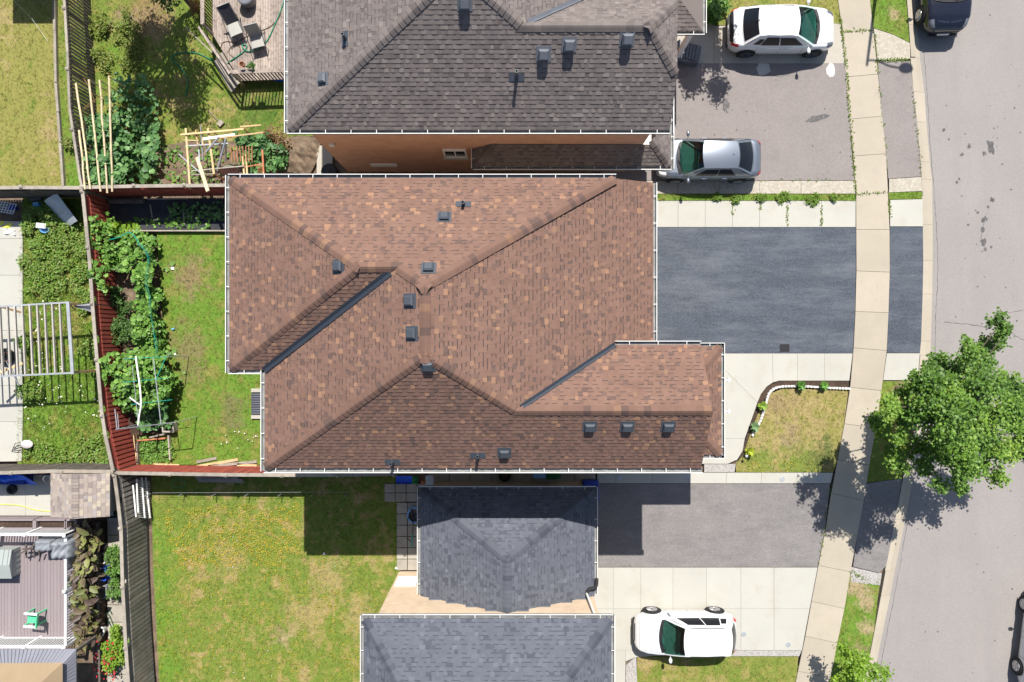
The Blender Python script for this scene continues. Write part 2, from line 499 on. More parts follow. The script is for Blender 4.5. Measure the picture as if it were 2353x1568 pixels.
# ------------------------------------------------------------------ leaves in bulk
T_OVAL = (np.array([(0, 0, 0), (.35, .27, .07), (.75, .2, .05), (1, 0, -.06), (.75, -.2, .05), (.35, -.27, .07)]), np.array([(0, 5, 4, 3), (0, 3, 2, 1)]))
T_BLADE = (np.array([(-.03, -.06, 0), (-.03, .06, 0), (1, 0, .25)]), np.array([(0, 1, 2)]))
_r = [1.0, .62, .95, .5, .8, .45, .8, .5, .95, .62]
_an = [0, .34, .75, 1.1, 1.75, 3.14, -1.75, -1.1, -.75, -.34]
T_MAPLE = (np.array([(.1, 0, .04)] + [(_r[i] * math.cos(_an[i]) * .6 + .1, _r[i] * math.sin(_an[i]) * .6, -.03 if i % 2 == 0 else .05) for i in range(10)]),
           np.array([(0, 1 + i, 1 + (i + 1) % 10) for i in range(10)]))
_q = [1, .86, 1, .8, .95, .45, .95, .8, 1, .86]
T_SQUASH = (np.array([(0, 0, -.06)] + [(_q[i] * math.cos(i * math.pi / 5) * .5, _q[i] * math.sin(i * math.pi / 5) * .5, .06 * (i % 2)) for i in range(10)]),
            np.array([(0, 1 + i, 1 + (i + 1) % 10) for i in range(10)]))
T_DISC = (np.array([(math.cos(i * math.pi / 3) * .5, math.sin(i * math.pi / 3) * .5, .02 * (i % 2)) for i in range(6)]), np.array([(0, 1, 2, 3, 4, 5)]))


def cloud(tmpl, pos, yaw, pitch, roll, size, tint, name, mt):
    tv, tf = tmpl
    n = len(pos)
    cy, sy = np.cos(yaw), np.sin(yaw); cp, sp = np.cos(pitch), np.sin(pitch); cr, sr = np.cos(roll), np.sin(roll)
    # R = Rz(yaw) Ry(-pitch) Rx(roll)
    X = np.stack([cy * cp, sy * cp, sp], 1)
    Y0 = np.stack([-sy, cy, np.zeros(n)], 1); Z0 = np.stack([-cy * sp, -sy * sp, cp], 1)
    Y = Y0 * cr[:, None] + Z0 * sr[:, None]; Z = -Y0 * sr[:, None] + Z0 * cr[:, None]
    sz = np.broadcast_to(np.asarray(size, float), (n,))[:, None, None]
    V = (tv[None, :, 0:1] * X[:, None] + tv[None, :, 1:2] * Y[:, None] + tv[None, :, 2:3] * Z[:, None]) * sz + pos[:, None]
    k = len(tv)
    F = tf[None] + (np.arange(n) * k)[:, None, None]
    t = np.repeat(np.asarray(tint), len(tf), axis=0)
    return np_mesh(name, V.reshape(-1, 3), F.reshape(-1, tf.shape[1]), mt, t)


def mixcol(cols, w):
    """w (n,) in 0..1 -> along a list of colours."""
    if len(cols) == 1: cols = [cols[0], cols[0]]
    cols = np.array(cols); w = np.clip(w, 0, 0.9999) * (len(cols) - 1)
    i = w.astype(int); f = (w - i)[:, None]
    return cols[i] * (1 - f) + cols[i + 1] * f


# ------------------------------------------------------------------ lawns
DRY = (0.32, 0.255, 0.105); OLIVE = (0.235, 0.225, 0.055); GREEN = (0.145, 0.20, 0.028); LUSH = (0.118, 0.225, 0.022); BARE = (0.38, 0.29, 0.17)


def lawn(poly, label, pal, seed, dens=110, z=0.0, blade=0.095, scale=0.55, bias=0.0, spots=()):
    w = [(p.x, p.y) for p in poly_px(poly)]
    a = np.array(w); lo, hi = a.min(0), a.max(0)
    st = 0.16
    gx, gy = np.meshgrid(np.arange(lo[0], hi[0], st), np.arange(lo[1], hi[1], st))
    gx = gx.ravel() + rng.uniform(-.04, .04, gx.size); gy = gy.ravel() + rng.uniform(-.04, .04, gy.size)
    m = inside(gx, gy, w)
    pts = [Vector(p) for p in w] + [Vector((x, y)) for x, y in zip(gx[m], gy[m])]
    n = len(w)
    vo, eo, fo, *_ = delaunay_2d_cdt(pts, [(i, (i + 1) % n) for i in range(n)], [], 1, 1e-4)

    def field(x, y):
        f = (0.5 * fbm(x, y, scale, seed) + 0.5 * fbm(x, y, scale * 3.7, seed + 3)) * 1.9 - 0.45 + bias
        f = f + (vnoise(x, y, 6.0, seed + 5) - 0.5) * 0.45
        c = mixcol(pal, f)
        for (sx, sy, r, cc) in spots:
            q = P(sx, sy)
            d = np.hypot(x - q.x, y - q.y) + (vnoise(x, y, 2.2, 31) - 0.5) * r * 0.9 + (vnoise(x, y, 7.0, 33) - 0.5) * r * 0.9
            k = np.clip((r * 1.15 - d) / (0.9 * r), 0, 1)[:, None] * 0.85
            c = c * (1 - k) + np.array(cc) * k
        return c
    V = np.array([(p.x, p.y, z) for p in vo]); F = np.array([f for f in fo if len(f) == 3], int)
    ce = V[F].mean(1)
    me = np_mesh('lawn', V, F, M_['lawn'], field(ce[:, 0], ce[:, 1]) * 0.9)
    o = link('lawn', me); tag(o, label, 'lawn', kind='structure')
    ar = area(w); k = int(ar * dens)
    x, y = scatter(w, k); k = len(x)
    c = field(x, y)
    jit = rng.uniform(0.5, 1.6, k)[:, None]
    c = c * jit
    xs = np.repeat(x, 3) + rng.normal(0, .02, 3 * k); ys = np.repeat(y, 3) + rng.normal(0, .02, 3 * k); cs = np.repeat(c, 3, 0)
    me = cloud(T_BLADE, np.stack([xs, ys, np.full(3 * k, z + .002)], 1), rng.uniform(0, 6.28, 3 * k), rng.uniform(.05, .9, 3 * k), rng.uniform(-.3, .3, 3 * k),
               rng.uniform(.6, 1.35, 3 * k) * blade, cs, 'grass', M_['blade'])
    g = link('grass', me); tag(g, 'short grass blades growing on ' + label, 'grass', kind='stuff')
    return w


def flowers(polys, n, cols, size, name, label, z=.05, seed=3, thr=.45, sc=.9):
    xs = []; ys = []
    for poly in polys:
        w = [(p.x, p.y) for p in poly_px(poly)]
        x, y = scatter(w, n * 3)
        m = fbm(x, y, sc, seed) > thr
        xs.append(x[m][:n]); ys.append(y[m][:n])
    x = np.concatenate(xs); y = np.concatenate(ys); k = len(x)
    me = cloud(T_DISC, np.stack([x, y, z + rng.uniform(0, .04, k)], 1), rng.uniform(0, 6.28, k), rng.uniform(-.3, .3, k), rng.uniform(-.3, .3, k),
               rng.uniform(.6, 1.3, k) * size, mixcol(cols, rng.uniform(0, 1, k)), name, M_['flower'])
    return tag(link(name, me), label, 'flowers', kind='stuff')

# ================================================================== SETTING
def struct(o, label=None):
    o['kind'] = 'structure'
    if label: o['label'] = label
    return o


struct(MB().prism([(-90, -80), (110, -80), (110, 80), (-90, 80)], -0.5, -0.16).build('ground', M_['soil']), 'bare brown earth under the whole neighbourhood')

# --- sidewalk: pairs (left edge, right edge) at each joint
SW = [((1910, -110), (1984, -114)), ((1922, -20), (1996, -24)), ((1934.7, 75), (2006, 71)), ((1942.7, 178), (2017, 171)), ((1951.5, 274.5), (2026, 268)),
      ((1959.7, 359.5), (2035.5, 354)), ((1966, 447.5), (2040, 444)), ((1966.5, 528), (2043.5, 528)), ((1967, 623), (2044, 626)), ((1964.7, 716), (2041, 719)),
      ((1960.5, 799.5), (2037, 806)), ((1952.7, 890), (2025, 898)), ((1939.5, 974), (2012, 984)), ((1924, 1056), (1997, 1069)), ((1909, 1134), (1984, 1150)),
      ((1895.5, 1218.5), (1969, 1232)), ((1879.7, 1299), (1954, 1314)), ((1864, 1381.5), (1939.7, 1398)), ((1849.7, 1461.5), (1923.5, 1477)),
      ((1832.7, 1542), (1908, 1557)), ((1816, 1625), (1890, 1640))]


def shrink(poly, d):
    """inset a convex-ish polygon by about d metres"""
    c = Vector((sum(p[0] for p in poly) / len(poly), sum(p[1] for p in poly) / len(poly)))
    out = []
    n = len(poly)
    s = sum(poly[i][0] * poly[(i + 1) % n][1] - poly[(i + 1) % n][0] * poly[i][1] for i in range(n))
    sg = 1 if s > 0 else -1
    for i in range(n):
        p0 = Vector(poly[i - 1][:2]); p1 = Vector(poly[i][:2]); p2 = Vector(poly[(i + 1) % n][:2])
        e1 = (p1 - p0).normalized(); e2 = (p2 - p1).normalized()
        n1 = Vector((-e1.y, e1.x)) * sg; n2 = Vector((-e2.y, e2.x)) * sg
        b = (n1 + n2)
        b = b / max(0.3, b.dot(n1)) if b.length > 1e-6 else n1
        q = p1 + b * d
        out.append((q.x, q.y))
    return out


def slabs(name, label, polys, m, ztop=.03, bed=None, gap=.006, piece='slab', jm=None):
    """a paved area: a dirt bed sheet and one object per slab"""
    if bed is None:
        bed = polys[0] if len(polys) == 1 else None
    root = None
    if bed is not None:
        root = MB().prism(poly_px(bed), -.12, ztop - .018).build(name, jm or M_['joint'])
    else:
        mb = MB()
        for q in polys: mb.prism(poly_px(q), -.12, ztop - .018)
        root = mb.build(name, jm or M_['joint'])
    struct(root, label)
    for q in polys:
        MB().prism(shrink(poly_px(q), gap), -.1, ztop + random.uniform(-.003, .003)).build(piece, m, root)
    return root


bed = [a for a, b in SW] + [b for a, b in reversed(SW)]
sw_polys = [[SW[i][0], SW[i][1], SW[i + 1][1], SW[i + 1][0]] for i in range(len(SW) - 1)]
slabs('sidewalk', 'tan concrete sidewalk curving along the street', sw_polys, M_['sidewalk'], ztop=.035, bed=bed, gap=.008)

# --- kerb with gutter
KB = [(-110, 2066, 2090), (-20, 2081, 2106), (58, 2087, 2111), (132, 2092, 2117), (211, 2099, 2127), (280, 2107, 2131.7), (372, 2114.7, 2139.7), (412, 2118, 2144.7), (516, 2120, 2146), (599, 2121, 2146),
      (676, 2119.7, 2145), (784, 2116, 2142), (816, 2113, 2141), (900, 2106, 2132), (990, 2094, 2118), (1084, 2078, 2103), (1194, 2057, 2083.5), (1311.5, 2033.5, 2059), (1369, 2023, 2048.5),
      (1445, 2009, 2033), (1523, 1994, 2017), (1630, 1971, 1995)]
kbed = [(b, y) for y, b, f in KB] + [(f, y) for y, b, f in reversed(KB)]
kerb = struct(MB().prism(poly_px(kbed), -.2, -.125).build('kerb', M_['joint']), 'concrete kerb and gutter along the street')
low_rows = [(132, 412), (412, 816), (1100, 1290)]
for i in range(len(KB) - 1):
    y0, b0, f0 = KB[i]; y1, b1, f1 = KB[i + 1]
    ym = (y0 + y1) / 2
    top = .012 if any(a <= ym <= b for a, b in low_rows) else .055
    m0, m1 = b0 + (f0 - b0) * .42, b1 + (f1 - b1) * .42
    g = .2
    q = poly_px([(b0, y0 + g), (m0, y0 + g), (m1, y1 - g), (b1, y1 - g)])
    sg = MB().prism(q, -.15, top).build('kerb_stone', M_['sidewalk'], kerb)
    A, B, C, D = poly_px([(m0, y0 + g), (f0, y0 + g), (f1, y1 - g), (m1, y1 - g)])
    zt = [(-.035), (-.092), (-.092), (-.035)]
    vs_ = [(p.x, p.y, -.15) for p in (A, B, C, D)] + [(p.x, p.y, z) for p, z in zip((A, B, C, D), zt)]
    MB().add(vs_, [(4, 7, 6, 5), (0, 1, 2, 3), (0, 4, 5, 1), (1, 5, 6, 2), (2, 6, 7, 3), (3, 7, 4, 0)]).build('gutter_pan', M_['sidewalk'], kerb)

# --- road
rd = [(f - 1, y) for y, b, f in KB] + [(2760, 1630), (2760, -110)]
road = struct(MB().prism(poly_px(rd), -.3, -.094).build('road', M_['road']), 'sunlit grey asphalt street')


def ribbon(pts, w, z, m, parent, name='crack', jitter=.02):
    pts = [P(*p) for p in pts]
    fine = []
    for i in range(len(pts) - 1):
        n = max(2, int((pts[i + 1] - pts[i]).length / .12))
        for k in range(n):
            q = pts[i].lerp(pts[i + 1], k / n)
            fine.append(q + Vector((random.uniform(-jitter, jitter), random.uniform(-jitter, jitter), 0)))
    fine.append(pts[-1])
    mb = MB(); vs_ = []
    for i, q in enumerate(fine):
        d = fine[min(i + 1, len(fine) - 1)] - fine[max(i - 1, 0)]
        n_ = Vector((-d.y, d.x, 0)).normalized() * w * random.uniform(.3, 1)
        vs_ += [(q.x + n_.x, q.y + n_.y, z), (q.x - n_.x, q.y - n_.y, z)]
    mb.add(vs_, [(2 * i, 2 * i + 1, 2 * i + 3, 2 * i + 2) for i in range(len(fine) - 1)])
    o = mb.build(name, m, parent)
    return o


_sz = [0]


def stain(x, y, r, z, m, parent, name='oil_stain', sx=1, sy=1, rot=0, n=17, rag=.4):
    c = P(x, y)
    _sz[0] = (_sz[0] + 1) % 12
    z += _sz[0] * .0004
    r = r / S
    vs_ = []
    ph = random.uniform(0, 6)
    for i in range(n):
        a = 2 * math.pi * i / n
        rr = r * (1 + rag * random.uniform(-1, 1))
        px_, py_ = rr * sx * math.cos(a), rr * sy * math.sin(a)
        vs_.append((c.x + px_ * math.cos(rot) - py_ * math.sin(rot), c.y + px_ * math.sin(rot) + py_ * math.cos(rot), z))
    return MB().add(vs_, [tuple(range(n))]).build(name, m, parent)


zr = -.090
ribbon([(2125, 118), (2130, 160), (2134, 230), (2140, 320), (2145, 390), (2152, 470), (2157, 560), (2158, 640), (2153, 720), (2152, 800), (2150, 850)], .010, zr, M_['crack'], road)
ribbon([(2090, 1195), (2076, 1270), (2065, 1330), (2052, 1400), (2038, 1470), (2022, 1550), (2010, 1600)], .010, zr, M_['crack'], road)
ribbon([(2172, 740), (2200, 743), (2235, 746), (2285, 757)], .014, zr, M_['crack'], road)
ribbon([(2320, 720), (2353, 712), (2400, 718)], .01, zr, M_['crack'], road)
ribbon([(2322, 757), (2340, 775), (2380, 790)], .01, zr, M_['crack'], road)
for x, y, r, sx in [(2172, 297, 4, 1), (2280, 337, 9, 1.7), (2265, 352, 5, 1), (2213, 355, 4, 1), (2230, 335, 4, 1.4), (2184, 319, 2.5, 1), (2283, 458, 5, 1), (2266, 503, 7, 1), (2262, 528, 5, 1.2),
                    (2264, 556, 7, 1.1), (2250, 488, 3, 1), (2245, 483, 2, 1), (2267, 573, 4, 1), (2281, 567, 3, 1), (2274, 475, 3, 1), (2228, 516, 3, 1), (2207, 411, 3, 1), (2202, 418, 3, 1)]:
    stain(x, y, r, zr, M_['stain'], road, sx=1, sy=sx, rot=random.uniform(-.5, .5))
for k in range(70):
    y = random.uniform(10, 1560)
    kx = np.interp(y, [k_[0] for k_ in KB], [k_[2] for k_ in KB]) + 30
    stain(random.uniform(kx, 2353), y, random.uniform(.9, 2.3), zr, M_['stain'], road, n=7, rag=.2)
ribbon([(2270, 490), (2262, 520), (2257, 548)], .012, zr + .002, M_['stain'], road, 'oil_streak')

# --- driveway of the grey-roofed house
d1 = [(1380, 147), (1942, 147), (1951.5, 274.5), (1963, 415), (1380, 415)]
drive1 = struct(MB().prism(poly_px(d1), -.14, .022).build('driveway', M_['asphalt']), 'grey asphalt driveway under the silver sedan')
for x, y, r, sy in [(1667, 243, 10, 1.5), (1668, 231, 5, 1), (1670, 258, 3, 1)]: stain(x, y, r, .026, M_['stain'], drive1, sy=sy, sx=.7)
stain(1754, 160, 17, .027, M_['patch'], drive1, 'concrete_patch', sx=1, sy=.85, rag=.15)
stain(1908, 162, 14, .027, M_['patch'], drive1, 'concrete_patch', sx=.75, sy=1.15, rag=.12)
stain(1875, 273, 14, .026, M_['stain'], drive1, 'wet_stain', sx=1.9, sy=.5, rot=.25, rag=.25)
for k in range(16): stain(random.uniform(1600, 1940), random.uniform(180, 400), random.uniform(1, 2), .026, M_['stain'], drive1, n=7, rag=.2)
ribbon([(1765, 172), (1790, 178), (1815, 172)], .008, .026, M_['crack'], drive1)
slabs('walkway', 'concrete pad under the white car by the grey house', [[(1540, 20), (1640, 20), (1640, 147), (1540, 147)], [(1640, 60), (1741, 60), (1741, 147), (1640, 147)], [(1741, 60), (1838, 60), (1838, 147), (1741, 147)], [(1838, 55), (1931, 55), (1942, 147), (1838, 147)]], M_['concrete'])
slabs('walkway', 'flaking concrete border strip beside the silver sedan', [[(1380, 416), (1557, 416), (1557, 446), (1380, 446)]] + [[(a, 416), (b, 416), (b, 446), (a, 446)] for a, b in ((1557, 1653), (1653, 1745), (1745, 1840), (1840, 1964.5))], M_['flaked'], ztop=.03)
slabs('walkway', 'small flaking concrete slab by the kerb below the asphalt apron', [[(2042, 412), (2117, 407), (2118, 440), (2042, 443)]], M_['flaked'])
slabs('walkway', 'rough concrete wedge on the boulevard beside the black car', [[(2007, 66), (2050, 80), (2090, 100), (2091, 136), (2015, 140)]], M_['flaked'])
ap1 = [(2015.5, 141), (2091, 141), (2099, 211), (2107, 280), (2116, 406), (2041, 411), (2035.5, 354), (2026, 268)]
struct(MB().prism(poly_px(ap1), -.14, .018).build('driveway_apron', M_['asphalt']), 'grey asphalt apron between sidewalk and kerb under the lamp shadow')

# --- driveway of the brown-roofed house
jx = [1380, 1495, 1557.7, 1620, 1682.7, 1745, 1807.7, 1887, 1965.5]
slabs('walkway', 'pale concrete border along the dark sealed driveway', [[(a, 462), (b, 462), (b, 522.5), (a, 522.5)] for a, b in zip(jx, jx[1:])], M_['pale_concrete'])
d2 = [(1380, 523), (1966, 523), (1966, 623), (1964, 716), (1959, 812), (1380, 812)]
drive2 = struct(MB().prism(poly_px(d2), -.14, .020).build('driveway', M_['sealed']), 'dark freshly sealed asphalt driveway of the brown-roofed house')
MB().box(P(1803, 800, .022), (.42, .34, .012)).build('drain_cover', M_['black'], drive2)
slabs('walkway', 'pale concrete slab on the boulevard above the sealed apron', [[(2044, 460), (2119, 458), (2120, 521), (2044.5, 521)]], M_['pale_concrete'])
struct(MB().prism(poly_px([(2044.5, 522), (2120, 522), (2121, 599), (2119.5, 676), (2116, 784), (2113, 811), (2037.5, 811), (2041, 719), (2044.5, 626)]), -.14, .02).build('driveway_apron', M_['sealed']), 'dark sealed asphalt apron between sidewalk and kerb')
slabs('walkway', 'pale concrete slab on the boulevard under the maple', [[(2037, 812), (2113, 812), (2108, 874), (2028.5, 874)]], M_['pale_concrete'])
curve = [(1735, 940), (1715, 1000), (1706, 1036), (1694, 1056), (1672, 1066)]
slabs('walkway', 'pale curved concrete walk to the front porch', [
    [(1832, 812.5), (1894, 812.5), (1894, 875), (1832, 875)], [(1894, 812.5), (1958.5, 812.5), (1951, 875), (1894, 875)],
    [(1774, 812.5), (1832, 812.5), (1832, 875), (1790, 875), (1776, 879)],
    [(1560, 812.5), (1774, 812.5), (1776, 879), (1762, 888), (1748, 906), (1740, 925), (1660, 845), (1560, 845)],
    [(1560, 845), (1660, 845), (1740, 925), (1735, 940), (1711, 1008), (1560, 1008)],
    [(1560, 1008), (1711, 1008), (1706, 1036), (1694, 1056), (1672, 1066), (1560, 1066)]], M_['pale_concrete'], gap=.004)

# --- drives of the slate-roofed house
jx = [1372, 1416, 1500, 1584, 1670, 1750, 1832, 1914]
slabs('walkway', 'narrow concrete walk below the brown-roofed house', [[(a, 1086), (b, 1086), (b - (2 if b < 1910 else 6), 1111), (a - (2 if a > 1400 else 0), 1111)] for a, b in zip(jx, jx[1:])], M_['pale_concrete'])
struct(MB().prism(poly_px([(1340, 1112), (1907, 1112), (1895, 1218), (1878, 1303), (1340, 1303)]), -.14, .02).build('driveway', M_['worn_asphalt']), 'worn grey asphalt driveway crossed by the house shadow')
vx = [1330, 1409, 1472, 1546, 1623, 1702, 1778, 1870]
polys = []
for (ya, yb) in ((1304, 1398), (1398, 1494)):
    for i in range(len(vx) - 1):
        a, b = vx[i], vx[i + 1]
        if b == 1870:
            fa = 1878 if ya == 1304 else 1860; fb = 1860 if ya == 1304 else 1842
            polys.append([(a, ya), (fa, ya), (fb, yb), (a, yb)])
        else: polys.append([(a, ya), (b, ya), (b, yb), (a, yb)])
polys += [[(1330, 1494), (1409, 1494), (1437, 1494), (1437, 1600), (1330, 1600)], [(1437, 1494), (1620, 1494), (1620, 1499), (1460, 1510), (1437, 1520)]]
slabs('driveway', 'pale concrete parking pad under the white hatchback', polys, M_['pale_concrete'], gap=.004)
struct(MB().prism(poly_px([(1984, 1112), (2072, 1100), (2057, 1194), (2036, 1300), (2020, 1316), (1960, 1302), (1969, 1232), (1984, 1150)]), -.14, .018).build('driveway_apron', M_['worn_asphalt']), 'grey asphalt apron lying in the maple shadow')
struct(MB().prism(poly_px([(1618, 1067), (1690, 1067), (1688, 1085), (1618, 1085)]), -.1, .012).build('gravel', M_['gravel']), 'gravel strip by the porch corner')
struct(MB().prism(poly_px([(1600, 1495), (1842, 1495), (1836, 1508), (1600, 1508)]), -.1, .012).build('gravel', M_['gravel']), 'gravel strip below the concrete parking pad')
struct(MB().prism(poly_px([(1438, 1530), (1462, 1508), (1465, 1600), (1438, 1600)]), -.1, .012).build('gravel', M_['gravel']), 'gravel strip beside the slate-roofed house')
struct(MB().prism(poly_px([(1955, 1303), (2020, 1318), (2026, 1318), (2022, 1345), (1955, 1338)]), -.1, .012).build('gravel', M_['gravel']), 'gravelly bare patch at the end of the apron')

# --- lawns
lawn([(-160, -160), (128, -160), (130, 100), (133, 200), (143, 330), (149, 430), (-160, 430)], 'dry olive lawn at the upper left corner', [DRY, OLIVE, OLIVE, GREEN], 1, dens=90, bias=-.1)
lawn([(132, -160), (212, -160), (214, 190), (214, 430), (150, 430), (143, 330), (134, 200)], 'green strip of grass along the dark fence', [OLIVE, GREEN, LUSH], 2, dens=120)
lawn([(214, -160), (800, -160), (800, 320), (640, 330), (430, 330), (350, 440), (214, 440)], 'shaded patchy lawn below the wooden deck', [DRY, OLIVE, GREEN, GREEN, LUSH], 3, dens=110, bias=.02,
     spots=[(330, 20, 1.2, (0.24, .17, .07)), (360, 60, 1.0, (.26, .18, .09)), (290, 55, .7, (.25, .19, .11)), (600, 250, 1.8, (.07, .14, .016))])
lawn([(360, 533), (780, 533), (780, 1070), (310, 1070), (330, 1000), (380, 990), (372, 700)], 'green back lawn of the brown-roofed house', [OLIVE, GREEN, LUSH, GREEN, OLIVE], 4, dens=130, bias=.05,
     spots=[(435, 640, 0.9, (0.23, .17, .085)), (430, 790, .9, (.2, .17, .07)), (440, 850, .8, (.19, .165, .065)), (530, 950, .8, (.16, .15, .06))])
lawn([(53, 440), (238, 440), (250, 700), (262, 900), (285, 1074), (40, 1074)], 'weedy overgrown yard beside the pergola', [OLIVE, GREEN, LUSH, GREEN], 5, dens=190, blade=.14, bias=0)
lawn([(347, 1068), (920, 1068), (920, 1320), (1000, 1330), (980, 1420), (940, 1640), (370, 1640), (352, 1300)], 'patchy lawn with yellow weeds behind the slate-roofed house', [DRY, OLIVE, GREEN, GREEN, OLIVE, DRY], 6, dens=125, scale=.7,
     spots=[(375, 1230, 1.0, LUSH), (370, 1330, .8, LUSH), (380, 1430, .8, LUSH), (385, 1530, .8, LUSH), (400, 1160, 1.2, GREEN), (655, 1470, .42, BARE), (640, 1450, .4, (.27, .2, .1)), (520, 1300, .8, DRY), (700, 1420, 1.0, DRY), (830, 1420, .9, DRY), (760, 1320, .9, DRY), (850, 1330, .5, GREEN)])
lawn([(1768, 905), (1800, 893), (1950, 895), (1939, 976), (1923, 1058), (1915, 1085), (1692, 1085), (1690, 1066), (1706, 1048), (1722, 1000), (1740, 950)], 'dry front lawn inside the white brick edging', [DRY, DRY, OLIVE, DRY, OLIVE], 7, dens=120, scale=.6,
     spots=[(1840, 1060, 1.2, GREEN), (1740, 1060, .8, GREEN), (1900, 1050, .8, (.1, .12, .03)), (1790, 920, .7, (.27, .2, .1)), (1820, 1000, .6, (.28, .21, .12))])
lawn([(1600, -110), (1908, -110), (1922, -20), (1932, 54), (1640, 58), (1600, 20)], 'front lawn above the white car', [DRY, OLIVE, GREEN], 8, dens=110)
lawn([(1996, -110), (2068, -110), (2082, -20), (2090, 98), (2050, 78), (2007, 64), (1997, -20)], 'boulevard grass at the top beside the black car', [OLIVE, GREEN, LUSH], 9, dens=130, spots=[(2060, 35, .35, BARE)])
lawn([(2041, 443), (2118, 441), (2119, 457), (2043, 459)], 'thin grass strip between two boulevard slabs', [GREEN, LUSH], 10, dens=220, blade=.1, z=.01)
lawn([(1380, 447), (1965, 447), (1965.5, 461), (1380, 461)], 'weedy grass strip between the two concrete borders', [GREEN, LUSH, OLIVE], 11, dens=260, blade=.11, z=.012)
lawn([(2026, 876), (2107, 876), (2094, 990), (2078, 1084), (2070, 1100), (1986, 1110), (1997, 1069), (2012, 984)], 'boulevard grass under the maple tree', [OLIVE, GREEN, GREEN], 12, dens=120, spots=[(2065, 900, .5, (.26, .2, .11))])
lawn([(1953, 1320), (2022, 1330), (2009, 1445), (1994, 1523), (1971, 1630), (1892, 1640), (1908, 1557), (1923.5, 1477), (1939.7, 1398)], 'boulevard grass beside the young lime tree', [OLIVE, GREEN, LUSH, OLIVE], 13, dens=130,
     spots=[(1990, 1385, .5, BARE), (1995, 1440, .45, BARE), (1965, 1345, .5, BARE), (1975, 1500, .5, (.25, .19, .11))])
lawn([(1464, 1509), (1834, 1509), (1828, 1600), (1464, 1600)], 'front lawn below the white hatchback', [OLIVE, GREEN, OLIVE, DRY], 14, dens=120)

flowers([[(360, 1180), (905, 1310), (830, 1560), (370, 1560)], [(380, 1170), (690, 1150), (690, 1300), (400, 1300)]], 2600, [(.42, .29, .015), (.55, .38, .02)], .03, 'flowers', 'yellow weed flowers dotting the lawn behind the slate-roofed house', seed=5, thr=.40, sc=1.6)
flowers([[(1700, 1060), (1915, 1060), (1915, 1086), (1695, 1086)]], 120, [(.42, .29, .015), (.55, .38, .02)], .03, 'flowers', 'yellow flowers at the lower rim of the front lawn', seed=6, thr=.4)
flowers([[(60, 690), (225, 690), (245, 1050), (60, 1050)]], 90, [(.55, .55, .46), (.66, .66, .58)], .055, 'flowers', 'white weed flower heads in the yard beside the pergola', z=.16, seed=8, thr=.55, sc=.6)
flowers([[(400, 930), (595, 930), (595, 1055), (400, 1055)]], 38, [(.55, .55, .46), (.66, .66, .58)], .05, 'flowers', 'white clover heads on the back lawn of the brown-roofed house', z=.08, seed=9, thr=.52, sc=.7)
flowers([[(400, 1180), (900, 1320), (820, 1560), (380, 1560)]], 16, [(.55, .55, .5)], .045, 'flowers', 'scattered white seed heads behind the slate-roofed house', z=.06, seed=12, thr=.3)

# weeds growing in joints: along sidewalk edges
jx_, jy_ = [], []
for (p, q, n) in [((1943, 147), (1966, 440), 260), ((2008, 75), (2017, 171), 60), ((2020, 200), (2041, 405), 40), ((1936, 74), (2006, 71), 70), ((2014, 140), (2090, 138), 120), ((1966, 446), (2040, 443), 50),
                  ((1808, 470), (1808, 520), 30), ((1887, 470), (1887, 520), 40), ((2043, 460), (2044, 500), 50), ((1910, 1105), (1880, 1300), 60), ((1955, 1312), (1985, 1330), 30), ((1930, 40), (1943, 150), 130), ((2095, 200), (2117, 405), 50),
                  ((1500, 415), (1960, 414), 70), ((1683, 462), (1683, 500), 25), ((1746, 462), (1746, 485), 15)]:
    a, b = P(*p), P(*q)
    t = rng.uniform(0, 1, n)
    jx_.append(a.x + (b.x - a.x) * t + rng.normal(0, .03, n)); jy_.append(a.y + (b.y - a.y) * t + rng.normal(0, .03, n))
x = np.concatenate(jx_); y = np.concatenate(jy_); k = len(x)
me = cloud(T_OVAL, np.stack([x, y, np.full(k, .035)], 1), rng.uniform(0, 6.28, k), rng.uniform(0, .8, k), rng.uniform(-.4, .4, k), rng.uniform(.04, .1, k), mixcol([GREEN, LUSH, OLIVE], rng.uniform(0, 1, k)), 'weeds', M_['leaf'])
tag(link('weeds', me), 'small weeds growing along the sidewalk joints', 'weeds', kind='stuff')

# ================================================================== ROOFS
class Pl:
    """roof plane: height z0 along the eave through (x0,y0), falling towards d with slope s"""
    def __init__(s, x0, y0, z0, d, sl):
        s.d = Vector((d[0], d[1])); s.s = sl; s.c = z0 + sl * (d[0] * x0 + d[1] * y0)
        k = math.sqrt(1 + sl * sl)
        s.n = Vector((sl * d[0], sl * d[1], 1)) / k
        s.v = Vector((-d[0], -d[1], sl)) / k
        s.u = s.v.cross(s.n)
        s.p0 = Vector((x0, y0, z0))
        s.M = Matrix(((s.u.x, s.v.x, s.n.x, x0), (s.u.y, s.v.y, s.n.y, y0), (s.u.z, s.v.z, s.n.z, z0), (0, 0, 0, 1)))

    def z(s, x, y): return s.c - s.s * (s.d.x * x + s.d.y * y)

    def at(s, x, y): return Vector((x, y, s.z(x, y)))

    def ray(s, px, py):
        X = (px - CX) / S; Y = -(py - CY) / S
        k = (HC - s.c) / (HC - s.s * (X * s.d.x + Y * s.d.y))
        return Vector((X * k, Y * k, HC * (1 - k)))

    def uv(s, p):
        q = Vector((p[0], p[1], s.z(p[0], p[1]))) - s.p0
        return (q.dot(s.u), q.dot(s.v))


def meet(a, b, c):
    A = np.array([[q.s * q.d.x, q.s * q.d.y, 1] for q in (a, b, c)])
    r = np.linalg.solve(A, np.array([q.c for q in (a, b, c)]))
    return (r[0], r[1])


